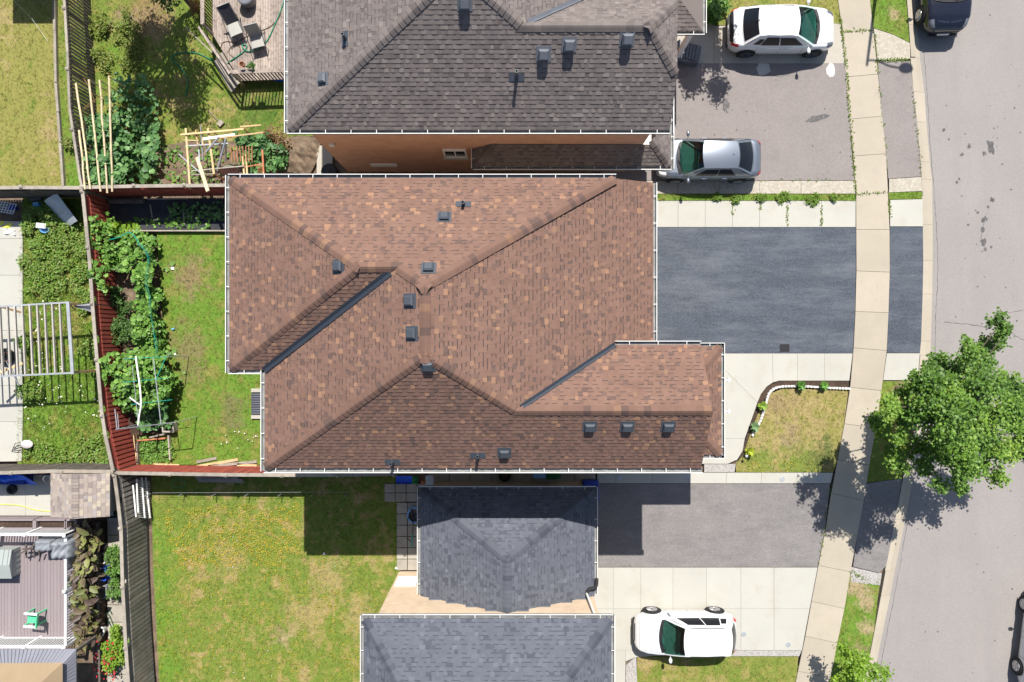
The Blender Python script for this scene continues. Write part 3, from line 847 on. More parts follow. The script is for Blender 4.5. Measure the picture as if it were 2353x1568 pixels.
def clip_half(poly, ax, val, keep_ge):
    out = []
    n = len(poly)
    for i in range(n):
        a = poly[i]; b = poly[(i + 1) % n]
        da = a[ax] - val; db = b[ax] - val
        if not keep_ge: da, db = -da, -db
        if da >= 0: out.append(a)
        if (da > 0 and db < 0) or (da < 0 and db > 0):
            t = da / (da - db)
            out.append((a[0] + (b[0] - a[0]) * t, a[1] + (b[1] - a[1]) * t))
    return out


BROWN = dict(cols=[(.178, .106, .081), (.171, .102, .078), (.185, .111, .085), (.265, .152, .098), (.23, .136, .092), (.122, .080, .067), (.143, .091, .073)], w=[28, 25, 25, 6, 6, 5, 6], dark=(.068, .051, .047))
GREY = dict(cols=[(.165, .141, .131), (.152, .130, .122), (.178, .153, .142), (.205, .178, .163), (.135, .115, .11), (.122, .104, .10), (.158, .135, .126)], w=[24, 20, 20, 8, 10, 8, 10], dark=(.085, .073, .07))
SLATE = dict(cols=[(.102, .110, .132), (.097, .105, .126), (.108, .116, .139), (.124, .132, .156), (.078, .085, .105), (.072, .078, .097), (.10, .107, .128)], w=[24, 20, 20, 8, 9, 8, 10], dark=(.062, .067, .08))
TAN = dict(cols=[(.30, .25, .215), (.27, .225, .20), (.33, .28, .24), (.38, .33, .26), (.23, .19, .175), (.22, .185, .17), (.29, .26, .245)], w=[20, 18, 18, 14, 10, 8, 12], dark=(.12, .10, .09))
EXP = .143


def in_frame(p, m=25):
    k = HC / (HC - p[2])
    X = CX + p[0] * S * k; Y = CY - p[1] * S * k
    return -m < X < 2353 + m and -m < Y < 1568 + m


class Roof:
    def __init__(s, house, pal, name='roof', limit=300):
        s.house = house; s.pal = pal; s.base = MB(); s.V = []; s.F = []; s.T = []; s.sing = []; s.name = name; s.capq = []
        s.cache = {}; s.limit = limit

    def face(s, pl, polys, shingle=True, e=EXP, wid=(.10, .13, .16, .20), band=True):
        cols = s.pal['cols']; ws = s.pal['w']
        for poly in polys:
            pts = [pl.at(p[0], p[1]) for p in poly]
            ar = sum(poly[i][0] * poly[(i + 1) % len(poly)][1] - poly[(i + 1) % len(poly)][0] * poly[i][1] for i in range(len(poly)))
            if ar < 0: pts.reverse()
            s.base.add([p - pl.n * .001 for p in pts], [tuple(range(len(pts)))], cols[0])
            if not shingle: continue
            Q = [pl.uv(p) for p in poly]
            vmin = min(q[1] for q in Q); vmax = max(q[1] for q in Q)
            j0 = math.floor(vmin / e)
            for j in range(j0, int(vmax / e) + 1):
                v0, v1 = j * e, (j + 1) * e
                B = clip_half(clip_half(Q, 1, v0, True), 1, v1, False)
                if len(B) < 3: continue
                ua = min(q[0] for q in B); ub = max(q[0] for q in B)
                r = random.Random(j * 7919 + int(pl.c * 1000))
                u = -36 - r.uniform(0, 2)
                thick = r.random() < .5
                while u < ub:
                    w = r.choice(wid); u1 = u + w
                    thick = not thick if r.random() < .85 else thick
                    ci = r.choices(range(len(cols)), ws)[0]; rnd = (r.uniform(.95, 1.05), r.random())
                    if u1 > ua:
                        q = clip_half(clip_half(B, 0, u, True), 0, u1, False)
                        if len(q) >= 3:
                            s.tab(pl, q, v0, v1, u, u1, thick, ci, rnd, e, band)
                    u = u1

    def tab(s, pl, q, v0, v1, u0, u1, thick, ci, r, e, band):
        ctr = pl.M @ Vector(((u0 + u1) / 2, (v0 + v1) / 2, 0))
        if not in_frame(ctr, 420): return
        hl = .017 if thick else .007
        hh = .0015
        c = s.pal['cols'][ci]
        full = len(q) == 4 and abs(area(q) - (u1 - u0) * e) < 1e-5
        if full and thick:
            s.sing.append((ctr.z if in_frame(ctr, -10) else -1 + ctr.z * .001, pl, u0, v0, round(u1 - u0, 3), ci, e)); return
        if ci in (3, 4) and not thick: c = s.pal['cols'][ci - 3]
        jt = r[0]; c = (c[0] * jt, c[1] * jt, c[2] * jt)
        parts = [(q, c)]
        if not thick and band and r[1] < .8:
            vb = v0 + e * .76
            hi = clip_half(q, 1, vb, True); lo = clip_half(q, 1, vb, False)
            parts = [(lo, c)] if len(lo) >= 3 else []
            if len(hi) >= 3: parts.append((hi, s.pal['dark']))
        for k_, (pp, cc) in enumerate(parts):
            h = [hl + (hh - hl) * (p[1] - v0) / e for p in pp]
            b = len(s.V); n = len(pp)
            top = [pl.M @ Vector((p[0], p[1], hq)) for p, hq in zip(pp, h)]
            s.V.extend(top)
            ar = sum(pp[i][0] * pp[(i + 1) % n][1] - pp[(i + 1) % n][0] * pp[i][1] for i in range(n))
            idx = list(range(n))
            if ar < 0: idx.reverse()
            s.F.append(tuple(b + i for i in idx)); s.T.append(cc)
            for a_ in range(n):
                i0, i1 = idx[a_], idx[(a_ + 1) % n]
                lowe = abs(pp[i0][1] - v0) < 1e-4 and abs(pp[i1][1] - v0) < 1e-4
                sided = abs(pp[i0][0] - pp[i1][0]) < 1e-4 and min(abs(pp[i0][0] - u0), abs(pp[i0][0] - u1)) < 1e-4
                if lowe or (thick and sided):
                    b2 = len(s.V)
                    s.V.append(pl.M @ Vector((pp[i0][0], pp[i0][1], 0))); s.V.append(pl.M @ Vector((pp[i1][0], pp[i1][1], 0)))
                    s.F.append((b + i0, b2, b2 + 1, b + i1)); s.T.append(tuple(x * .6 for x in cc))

    def caps(s, a, b, pa, pb, w=.17, sp=.2, flat=False):
        """ridge or hip caps from a to b (low to high), pa and pb the two planes"""
        s.capq.append((Vector(a), Vector(b), pa, pb, w, sp))

    def metal(s, a, b, pa, pb, w, m):
        """valley flashing folded into the valley"""
        b = a + (b - a) * .955
        ax = (b - a).normalized(); mb = MB()
        vs_ = []
        for p in (a, b):
            for pl in (pa, pb):
                d = pl.n.cross(ax)
                if d.z < 0: d = -d
                vs_.append(p + d * w + pl.n * .034)
            vs_.append(p + Vector((0, 0, .03)))
        # order: a: A0,B1,c2 ; b: A3,B4,c5
        mb.add(vs_, [(0, 2, 5, 3), (2, 1, 4, 5)])
        return mb

    def finish(s, smooth=False):
        roof = s.base.build(s.name, M_['shingle'], s.house)
        # fascia-thin underlay keeps the deck solid
        s.sing.sort(key=lambda t: -t[0])
        one, rest = s.sing[:s.limit], s.sing[s.limit:]
        for (z, pl, u0, v0, w, ci, e) in one:
            key = (w, ci, e)
            if key not in s.cache:
                s.cache[key] = s.tabmesh(w, e, s.pal['cols'][ci])
            link('shingle', s.cache[key], roof, pl.M @ Matrix.Translation((u0, v0, 0)))
        for (z, pl, u0, v0, w, ci, e) in rest:
            jt = random.uniform(.95, 1.05)
            c = tuple(x * jt for x in s.pal['cols'][ci])
            hl, hh = .017, .0015
            b = len(s.V)
            for (uu, vv, h) in ((0, 0, hl), (w, 0, hl), (w, e, hh), (0, e, hh), (0, 0, 0), (w, 0, 0), (w, e, 0), (0, e, 0)):
                s.V.append(pl.M @ Vector((u0 + uu, v0 + vv, h)))
            s.F += [(b, b + 1, b + 2, b + 3), (b + 4, b + 5, b + 1, b), (b + 5, b + 6, b + 2, b + 1), (b + 3, b + 7, b + 4, b)]
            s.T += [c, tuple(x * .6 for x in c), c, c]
        if s.V:
            mb = MB(); mb.v = [tuple(p) for p in s.V]; mb.f = s.F; mb.t = s.T
            mb.build('shingle_courses', M_['shingle'], roof, kind='stuff')
        ncap = 0
        for (a, b, pa, pb, w, sp) in s.capq:
            ax = (b - a); L = ax.length; ax.normalize()
            up = (pa.n + pb.n).normalized()
            dirs = []
            for pl in (pa, pb):
                d = pl.n.cross(ax)
                d = d if d.dot(up) < 0 or (abs(d.dot(up)) < 1e-3) else -d
                dirs.append(d.normalized())
            if dirs[0].dot(dirs[1]) > .5: dirs[1] = -dirs[1]
            meshes = []
            for ci in (0, 1, 2, 5, 4):
                c = s.pal['cols'][ci]
                c = tuple(x * .9 for x in c)
                vs_ = []
                for (t, hr, hw) in ((0, .052, .040), (sp * 1.5, .022, .012)):
                    o = ax * t
                    vs_ += [o + dirs[0] * w + pa.n * hw, o + dirs[0] * w * .3 + (pa.n * .8 + up * .2) * hr * .95, o + up * hr * .93, o + dirs[1] * w * .3 + (pb.n * .8 + up * .2) * hr * .95, o + dirs[1] * w + pb.n * hw]
                lo = [ax * 0 + dirs[0] * w, ax * 0 + up * -.01, ax * 0 + dirs[1] * w]
                mb = MB()
                f = [(i, i + 1, i + 6, i + 5) for i in range(4)]
                mb.add(vs_ + lo, f + [(10, 11, 2, 1, 0), (11, 12, 4, 3, 2)], c)
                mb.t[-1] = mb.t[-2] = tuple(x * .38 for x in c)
                # orient faces upward
                fixed = []
                for fc in mb.f:
                    p0, p1, p2 = Vector(mb.v[fc[0]]), Vector(mb.v[fc[1]]), Vector(mb.v[fc[2]])
                    fixed.append(fc)
                mb.f = fixed
                meshes.append(mb.mesh('ridge_cap', M_['shingle']))
            t = .06
            while t < L - .05:
                p = a + ax * t
                if in_frame(p, 420) and ncap < 300:
                    link('ridge_cap', random.choices(meshes, [5, 4, 4, 2, 2])[0], roof, Matrix.Translation(p)); ncap += 1
                t += sp
        return roof

    def tabmesh(s, w, e, c):
        hl, hh = .017, .0015
        d = tuple(x * .6 for x in c)
        mb = MB()
        mb.add([(0, 0, hl), (w, 0, hl), (w, e, hh), (0, e, hh), (0, 0, 0), (w, 0, 0), (w, e, 0), (0, e, 0)],
               [(0, 1, 2, 3), (4, 5, 1, 0), (5, 6, 2, 1), (3, 7, 4, 0)])
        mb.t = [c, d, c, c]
        return mb.mesh('shingle', M_['shingle'])


def gutter(house, a, b, out, m='white_metal', strap=.82, w=.125):
    """open U channel from a to b (3-D), out = outward horizontal direction"""
    a = Vector(a); b = Vector(b); o = Vector((out[0], out[1], 0)); ax = (b - a).normalized()
    prof = [(0, -.02), (0, -.11), (w, -.11), (w, 0), (w - .022, .004), (w - .022, -.012), (w - .012, -.10), (.01, -.10), (.012, -.02)]
    vs_ = []
    for p in (a, b):
        for (d, z) in prof: vs_.append(p + o * d + Vector((0, 0, z)))
    n = len(prof)
    fs_ = [(i, (i + 1) % n, n + (i + 1) % n, n + i) for i in range(n)] + [tuple(range(n)), tuple(range(2 * n - 1, n - 1, -1))]
    gt = MB().add(vs_, fs_).build('gutter', M_['trough'], house)
    up = Vector((0, 0, .006))
    MB().bar(a + o * (w - .004) + up, b + o * (w - .004) + up, .022, .03).build('gutter_lip', M_[m], gt)
    L = (b - a).length
    k = max(1, int(L / strap)); me = None
    for i in range(k):
        p = a + ax * (L * (i + .5) / k)
        if not in_frame(p, 30): continue
        if me is None:
            me = MB().bar(Vector((0, 0, .012)), o * (w - .016) + Vector((0, 0, .012)), .02, .01).mesh('gutter_strap', M_[m])
        link('gutter_strap', me, gt, Matrix.Translation(p))


def roof_vent(house, pl, px, py, m='vent', size=.32, tall=.15):
    c = pl.ray(px, py)
    h = size / 2
    up = pl.v; u = pl.u; n = pl.n
    fl = MB()
    q = [c + u * sx * (h + .07) + up * sy * (h + .06) + n * .025 for sx, sy in ((-1, -1), (1, -1), (1, 1), (-1, 1))]
    q2 = [p - n * .02 for p in q]
    fl.add(q + q2, [(0, 1, 2, 3), (0, 4, 5, 1), (1, 5, 6, 2), (2, 6, 7, 3), (3, 7, 4, 0)])
    o = fl.build('roof_vent', M_[m], house)
    hb = MB()
    Z = Vector((0, 0, 1))
    low = [c + u * sx * h * .85 + up * sy * h * .85 + n * .025 for sx, sy in ((-1, -1), (1, -1), (1, 1), (-1, 1))]
    mid = [c + u * sx * h + up * sy * h + n * tall * .7 for sx, sy in ((-1, -1), (1, -1), (1, 1), (-1, 1))]
    top = [c + u * sx * h * .7 + up * sy * h * .7 + n * tall for sx, sy in ((-1, -1), (1, -1), (1, 1), (-1, 1))]
    lip = [c + u * sx * h + up * sy * h + n * tall * .45 for sx, sy in ((-1, -1), (1, -1), (1, 1), (-1, 1))]
    vs_ = low + lip + mid + top
    fs_ = [(12, 13, 14, 15)]
    for lv in (0, 4, 8):
        for i in range(4):
            j = (i + 1) % 4
            fs_.append((lv + i, lv + j, lv + 4 + j, lv + 4 + i))
    hb.add(vs_, fs_).build('vent_hood', M_[m], o)
    return o


def roof_pipe(house, pl, px, py, h=.42):
    c = pl.ray(px, py)
    fl = MB(); hw = .17
    q = [c + pl.u * sx * hw * 1.5 + pl.v * sy * hw * .7 + pl.n * .024 for sx, sy in ((-1, -1), (1, -1), (1, 1), (-1, 1))]
    fl.add(q + [p - pl.n * .02 for p in q], [(0, 1, 2, 3), (0, 4, 5, 1), (1, 5, 6, 2), (2, 6, 7, 3), (3, 7, 4, 0)])
    o = fl.build('vent_pipe', M_['vent'], house)
    mb = MB(); n = 12
    mb.lathe([(.075, -.05), (.065, .12), (.05, .16), (.05, h), (.058, h), (.058, h + .03), (.038, h + .03), (.038, h - .15)], c, n)
    mb.build('pipe', M_['vent'], o, smooth=False)
    return o


def window(house, c, w, h, axis, out, mullions=2):
    """window on a wall: c centre, axis 'x' or 'y' along the wall, out = +-1 outward"""
    ax = Vector((1, 0, 0)) if axis == 'x' else Vector((0, 1, 0))
    o = Vector((0, out, 0)) if axis == 'x' else Vector((out, 0, 0))
    c = Vector(c)
    fr = MB()
    for t in (-1, 1):
        fr.bar(c + ax * t * w / 2 + Vector((0, 0, -h / 2)) + o * .03, c + ax * t * w / 2 + Vector((0, 0, h / 2)) + o * .03, .07, .09, up=o)
        fr.bar(c + ax * -w / 2 + Vector((0, 0, t * h / 2)) + o * .032, c + ax * w / 2 + Vector((0, 0, t * h / 2)) + o * .032, .07, .09, up=o)
    for i in range(1, mullions):
        x = -w / 2 + w * i / mullions
        fr.bar(c + ax * x + Vector((0, 0, -h / 2)) + o * .031, c + ax * x + Vector((0, 0, h / 2)) + o * .031, .05, .07, up=o)
    f = fr.build('window', M_['white'], house)
    for i in range(mullions):
        x = -w / 2 + w * (i + .5) / mullions
        MB().box(c + ax * x + o * .012, (w / mullions - .05, .02, h - .06) if axis == 'x' else (.02, w / mullions - .05, h - .06)).build('pane', M_['glass'], f)
    MB().box(c + o * .06 + Vector((0, 0, -h / 2 - .05)), (w + .16, .16, .06) if axis == 'x' else (.16, w + .16, .06)).build('sill', M_['pale_concrete'], f)
    return f


# ------------------------------------------------------------------ brown-roofed house
house = empty('house', (0, 0, 0), 'two-storey house with a brown shingle hip roof in the middle', 'house')
ZE = 6.9
T = Pl(0, 5.65, ZE, (0, 1), .68); B = Pl(0, -4.433, ZE, (0, -1), .68); Lf = Pl(-8.52, 0, ZE, (-1, 0), .46); W = Pl(-9.72, 0, ZE, (-1, 0), .46)
Fr = Pl(3.537, 0, ZE, (1, 0), .44); G = Pl(0, -1.096, ZE, (0, -1), .68); N = Pl(0, -.015, ZE, (0, 1), .68)
R1 = meet(T, W, G); R2 = meet(T, G, Lf); R3 = meet(T, Lf, Fr); R4 = meet(B, Lf, Fr); G1 = meet(B, N, Fr)
ei = .11
A_ = (-9.72 + ei, 5.65 - ei); B_ = (3.537, 5.65 - ei); C_ = (-9.72 + ei, -1.096 + ei); D_ = (-8.52 + ei, -1.096 + ei); E_ = (-8.52 + ei, -4.433 + ei)
XG = 6.42
F_ = (XG, -4.433 + ei); G2 = (XG, G1[1]); V1 = (3.5, -.015 - ei); xf = 5.05 - ei
rf = Roof(house, BROWN)
rf.face(T, [[B_, R3, R2], [A_, B_, R2], [A_, R2, R1]])
rf.face(W, [[A_, C_, R1]]); rf.face(G, [[C_, D_, R2, R1]]); rf.face(Lf, [[D_, E_, R4, R3, R2]])
rf.face(Fr, [[R3, B_, (xf, 5.65 - ei), (xf, V1[1]), V1], [R3, V1, G1, R4]])
rf.face(B, [[E_, F_, G2, G1], [E_, G1, R4]])
rf.face(N, [[V1, (XG, V1[1]), G2, G1]])


def v3(pl, p): return pl.at(p[0], p[1])


rf.caps(v3(W, A_), v3(W, R1), W, T); rf.caps(v3(W, C_), v3(W, R1), W, G); rf.caps(v3(T, R1), v3(T, R2), T, G, sp=.24); rf.caps(v3(T, R2), v3(T, R3), T, Lf)
rf.caps(v3(T, B_), v3(T, R3), T, Fr); rf.caps(v3(Lf, R3), v3(Lf, R4), Lf, Fr, sp=.24); rf.caps(v3(B, E_), v3(B, R4), B, Lf); rf.caps(v3(B, G1), v3(B, R4), B, Fr)
rf.caps(v3(B, G2), v3(B, G1), B, N, sp=.24)
roof_main = rf.finish()
rf.metal(v3(G, D_), v3(G, R2), G, Lf, .13, 0).build('valley_flashing', M_['valley'], house)
rf.metal(v3(N, V1), v3(N, G1), N, Fr, .10, 0).build('valley_flashing', M_['valley'], house)
mb = MB()
mb.prism([(-9.27, 5.2), (3.45, 5.2), (3.45, -.35), (5.95, -.35), (5.95, -4.0), (-8.07, -4.0), (-8.07, -.65), (-9.27, -.65)], -.1, 6.7)
mb.prism([(3.40, 5.19), (4.55, 5.19), (4.55, -.36), (3.40, -.36)], -.1, 5.99)
mb.add([(5.94, -.37, 6.69), (5.94, -3.98, 6.69), (5.94, -2.2, 8.2), (5.7, -.37, 6.69), (5.7, -3.98, 6.69), (5.7, -2.2, 8.2)], [(0, 2, 1), (3, 4, 5), (0, 3, 5, 2), (1, 2, 5, 4)])
mb.build('wall', M_['brick_beige'], house)
MB().prism([(-9.60, 5.53), (3.42, 5.53), (3.42, -.13), (6.38, -.13), (6.38, -4.31), (-8.40, -4.31), (-8.40, -.98), (-9.60, -.98)], 6.72, 6.90).build('soffit', M_['white_metal'], house)
MB().prism([(3.45, 5.52), (4.93, 5.52), (4.93, -.14), (3.45, -.14)], 6.0, 6.2).build('soffit', M_['white_metal'], house)
gz = ZE + .68 * ei + .01
gutter(house, (A_[0] - .03, A_[1], gz), (B_[0], B_[1], gz), (0, 1)); gl = ZE + .46 * ei + .01
gutter(house, (C_[0], C_[1] - .1, gl), (A_[0], A_[1] + .1, gl), (-1, 0)); gutter(house, (C_[0] - .02, C_[1], gz), (D_[0] - .14, D_[1], gz), (0, -1))
gutter(house, (E_[0], E_[1] - .1, gl), (D_[0], D_[1] + .0, gl), (-1, 0)); gutter(house, (E_[0] - .02, E_[1], gz), (F_[0] + .05, F_[1], gz), (0, -1), w=.15)
zf = Fr.z(xf, 0) + .01
gutter(house, (xf, V1[1], zf), (xf, 5.65 - ei, zf), (1, 0)); gutter(house, (V1[0], V1[1], gz), (XG, V1[1], gz), (0, 1))
# porch roof on posts
pr = Roof(house, BROWN, 'porch_roof', 60)
PrE = Pl(8.2, 0, 3.7, (1, 0), .46); PrN = Pl(0, -.1, 3.7, (0, 1), .46); PrS = Pl(0, -4.52, 3.7, (0, -1), .46)
pk = meet(PrE, PrN, PrS)
pr.face(PrE, [[(8.1, -.2), (8.1, -4.42), pk]]); pr.face(PrN, [[(8.1, -.2), (5.95, -.2), (5.95, pk[1]), pk]]); pr.face(PrS, [[(8.1, -4.42), (5.95, -4.42), (5.95, pk[1]), pk]])
pr.caps(PrE.at(8.1, -.2), v3(PrE, pk), PrE, PrN); pr.caps(PrE.at(8.1, -4.42), v3(PrE, pk), PrE, PrS)
pr.finish()
gp = 3.7 + .046 + .01
gutter(house, (8.1, -4.54, gp), (8.1, -.08, gp), (1, 0)); gutter(house, (5.95, -.2, gp), (8.22, -.2, gp), (0, 1)); gutter(house, (5.95, -4.42, gp), (8.22, -4.42, gp), (0, -1))
MB().prism([(5.97, -.22), (8.08, -.22), (8.08, -4.40), (5.97, -4.40)], 3.52, 3.72).build('soffit', M_['white_metal'], house)
for y in (-.5, -4.1):
    MB().bar((7.9, y, .02), (7.9, y, 3.53), .2, .2).build('porch_post', M_['white'], house)
for y in (873, 945):
    p = P(1664, y, 3.6)
    MB().bar((8.225, p.y, 3.64), (8.43, p.y, 3.58), .05, .05).box((8.45, p.y, 3.56), (.07, .14, .1)).build('gutter_outlet', M_['white_metal'], house)
for px, py in ((778, 613),): roof_vent(house, W, px, py)
for px, py in ((985, 617), (1021, 500)): roof_vent(house, T, px, py)
for px, py in ((942, 692), (947, 767)): roof_vent(house, Lf, px, py)
for px, py in ((983, 840), (1355, 980), (1441, 980), (1535, 980), (1159, 1040)): roof_vent(house, B, px, py)
roof_pipe(house, T, 1065, 470, .35); roof_pipe(house, B, 902, 1062, .4); roof_pipe(house, B, 1098, 1046, .35)
window(house, (-9.28, 3.2, 4.6), 1.6, 1.3, 'y', -1); window(house, (-9.28, .8, 4.6), 1.2, 1.2, 'y', -1); window(house, (-8.08, -2.4, 4.6), 1.4, 1.2, 'y', -1); window(house, (5.96, -2.2, 5.4), 1.8, 1.3, 'y', 1, 3)
gd = MB().box((4.58, 2.2, 1.2), (.06, 4.6, 2.3)).build('garage_door', M_['white'], house)
for z in (.65, 1.2, 1.75): MB().box((4.615, 2.2, z), (.012, 4.55, .02)).build('panel_line', M_['grey_metal'], gd)
MB().box((5.98, -1.2, 1.25), (.06, 1.0, 2.2)).build('front_door', M_['dark_wood'], house)
# window well behind the house
ww = empty('window_well', P(590, 925, 0), 'black grated window well against the rear wall of the brown-roofed house', 'window well')
x0 = P(582, 905).x
MB().box((P(592, 930).x, P(592, 928).y, .06), (.5, .95, .04)).build('grate', M_['fabric_dark'], ww)
for i in range(9): MB().box((P(592, 0).x, P(0, 906 + i * 5.4).y, .09), (.46, .025, .02)).build('grate_bar', M_['grey_metal'], ww)
for y in (897, 958): MB().box((P(592, 0).x, P(0, y).y, .05), (.5, .16, .1)).build('kerb_block', M_['concrete'], ww)

# ------------------------------------------------------------------ grey-roofed house
gh = empty('house', (-1.5, 12, 0), 'red brick house with a grey-brown shingle hip roof at the top', 'house')
gLf = Pl(-7.717, 0, ZE, (-1, 0), .46); gB = Pl(0, 7.058, ZE, (0, -1), .68); gFr = Pl(4.45, 0, ZE, (1, 0), .46); gT = Pl(0, 17.2, ZE, (0, 1), .68)
gN = Pl(0, 12.66, ZE, (0, 1), .68); gH = Pl(5.38, 0, 7.98, (1, 0), .8)
r3 = meet(gT, gLf, gFr); r4 = meet(gB, gLf, gFr); g1 = meet(gB, gN, gFr); g2 = meet(gB, gN, gH)
e_ = (-7.717 + ei, 7.058 + ei); f_ = (5.36, 7.058 + ei); k1 = (5.36, 7.058 + 1.08 / .68); k2 = (5.36, 12.66 - 1.08 / .68); v1 = (4.45, 12.55)
rg = Roof(gh, GREY)
rg.face(gB, [[e_, f_, k1, g2, g1], [e_, g1, r4]]); rg.face(gLf, [[e_, r4, r3, (-7.717 + ei, 17.1)]])
rg.face(gN, [[v1, (5.36, 12.55), k2, g2, g1]]); rg.face(gH, [[k1, k2, g2]])
rg.face(gFr, [[r3, (4.4, 17.1), v1, g1, r4]]); rg.face(gT, [[(-7.6, 17.1), (4.4, 17.1), r3]], shingle=False)
rg.caps(v3(gB, e_), v3(gB, r4), gB, gLf); rg.caps(v3(gB, g1), v3(gB, r4), gB, gFr); rg.caps(v3(gB, g2), v3(gB, g1), gB, gN, sp=.24); rg.caps(v3(gB, k1), v3(gB, g2), gB, gH)
rg.caps(v3(gH, k2), v3(gH, g2), gH, gN); rg.caps(v3(gLf, r4), v3(gLf, r3), gLf, gFr, sp=.24)
rg.finish()
rg.metal(v3(gN, v1), v3(gN, g1), gN, gFr, .10, 0).build('valley_flashing', M_['vent_grey'], gh)
mb = MB().prism([(-7.27, 7.5), (5.0, 7.5), (5.0, 12.2), (4.0, 12.2), (4.0, 16.8), (-7.27, 16.8)], -.1, 6.72)
mb.add([(4.99, 7.52, 6.71), (4.99, 12.18, 6.71), (4.99, 10.9, 7.9), (4.99, 8.8, 7.9), (4.7, 7.52, 6.71), (4.7, 12.18, 6.71), (4.7, 10.9, 7.9), (4.7, 8.8, 7.9)], [(0, 1, 2, 3), (4, 7, 6, 5), (0, 3, 7, 4), (1, 5, 6, 2), (3, 2, 6, 7)])
mb.build('wall', M_['brick_red'], gh)
MB().prism([(-7.58, 7.2), (5.3, 7.2), (5.3, 12.5), (4.3, 12.5), (4.3, 17.0), (-7.58, 17.0)], 6.73, 6.91).build('soffit', M_['white_metal'], gh)
gutter(gh, (e_[0] - .02, e_[1], gz), (f_[0], f_[1], gz), (0, -1)); gutter(gh, (e_[0], e_[1] - .1, gl), (e_[0], 17.1, gl), (-1, 0))
gutter(gh, (5.36, 7.05, gz), (5.36, 7.95, gz), (1, 0))
sk = Roof(gh, GREY, 'skirt_roof', 120)
skS = Pl(0, 6.70, 3.6, (0, -1), .75); skE = Pl(6.24, 0, 3.6, (1, 0), .75); skW = Pl(-1.5, 0, 3.6, (-1, 0), .75)
sk.face(skS, [[(-1.45, 6.78), (6.16, 6.78), (5.46, 7.48), (-.75, 7.48)]]); sk.face(skE, [[(6.16, 6.78), (6.16, 10), (5.46, 10), (5.46, 7.48)]]); sk.face(skW, [[(-1.45, 6.78), (-.75, 7.48), (-1.45, 7.48)]])
sk.caps(skS.at(6.16, 6.78), skS.at(5.46, 7.48), skS, skE); sk.caps(skS.at(-1.45, 6.78), skS.at(-.75, 7.48), skS, skW)
sk.finish()
gs = 3.67
gutter(gh, (-1.5, 6.78, gs), (6.18, 6.78, gs), (0, -1)); gutter(gh, (6.16, 6.68, gs), (6.16, 10, gs), (1, 0)); gutter(gh, (-1.45, 6.7, gs), (-1.45, 7.48, gs), (-1, 0))
MB().prism([(-1.43, 6.8), (6.14, 6.8), (6.14, 10), (5.02, 10), (5.02, 7.49), (-1.43, 7.49)], 3.44, 3.66).build('soffit', M_['white_metal'], gh)
MB().prism([(5.01, 7.6), (5.9, 7.6), (5.9, 10.5), (5.01, 10.5)], -.1, 3.45).build('garage_front', M_['brick_red'], gh)
po = Roof(gh, GREY, 'porch_roof', 60)
poS = Pl(0, 11.97, 3.5, (0, -1), .5); poE = Pl(7.55, 0, 3.5, (1, 0), .5)
po.face(poS, [[(4.95, 12.07), (7.45, 12.07), (5.6, 13.92), (4.95, 13.92)]]); po.face(poE, [[(7.45, 12.07), (7.45, 15.5), (5.6, 15.5), (5.6, 13.92)]], shingle=False)
po.finish()
gutter(gh, (4.95, 12.07, 3.56), (7.5, 12.07, 3.56), (0, -1)); gutter(gh, (7.45, 12.0, 3.56), (7.45, 15.5, 3.56), (1, 0))
MB().prism([(4.97, 12.09), (7.43, 12.09), (7.43, 15.4), (4.97, 15.4)], 3.34, 3.53).build('soffit', M_['white_metal'], gh)
MB().bar((7.2, 12.4, 0), (7.2, 12.4, 3.36), .18, .18).build('porch_post', M_['white'], gh)
for px, py in ((1249, 118), (1308, 97), (1441, 83), (1068, 1)): roof_vent(gh, gB, px, py + 6, 'vent_grey', .34, .26)
roof_vent(gh, gLf, 743, 182, 'vent_grey', .3, .16)
roof_pipe(gh, gLf, 793, 90, .35); roof_pipe(gh, gB, 1187, 178, .5)
window(gh, (P(1046, 352, 3.0).x, 7.49, 3.03), .86, .95, 'x', -1)
MB().box((P(766, 343, 4).x, 7.46, 4.2), (.18, .1, .26)).build('wall_vent', M_['white_metal'], gh)
MB().box((P(884, 381, 1).x, 7.47, 1.15), (1.1, .06, .3)).build('basement_window', M_['white'], gh)
window(gh, (5.01, 9.8, 5.3), 1.8, 1.3, 'y', 1, 3)

# ------------------------------------------------------------------ slate-roofed house
sh = empty('house', (-.5, -12, 0), 'beige brick house with slate grey shingle roofs at the bottom', 'house')
ls = Roof(sh, SLATE, 'lower_roof')
lN = Pl(0, -5.826, 2.8, (0, 1), .76); lW = Pl(-3.776, 0, 2.8, (-1, 0), .5); lE = Pl(3.41, 0, 2.8, (1, 0), .5)
pk = meet(lN, lW, lE); a = (-3.776 + ei, -5.826 - ei); b = (3.41 - ei, -5.826 - ei); yw = -10.22
ls.face(lN, [[a, b, pk]]); ls.face(lW, [[a, pk, (pk[0], yw), (a[0], yw)]]); ls.face(lE, [[b, pk, (pk[0], yw), (b[0], yw)]])
ls.caps(v3(lN, a), v3(lN, pk), lN, lW, sp=.17); ls.caps(v3(lN, b), v3(lN, pk), lN, lE, sp=.17); ls.caps(lW.at(pk[0], yw), v3(lW, pk), lW, lE, sp=.17)
ls.finish()
us = Roof(sh, SLATE, 'upper_roof')
uN = Pl(0, -9.8, 5.69, (0, 1), .46); uW = Pl(-5.41, 0, 5.69, (-1, 0), .62); uE = Pl(3.66, 0, 5.69, (1, 0), .5)
pk2 = meet(uN, uW, uE); a2_ = (-5.41 + ei, -9.8 - ei); b2_ = (3.66 - ei, -9.8 - ei)
us.face(uN, [[a2_, b2_, pk2]]); us.face(uW, [[a2_, pk2, (pk2[0], -19), (a2_[0], -19)]]); us.face(uE, [[b2_, pk2, (pk2[0], -19), (b2_[0], -19)]])
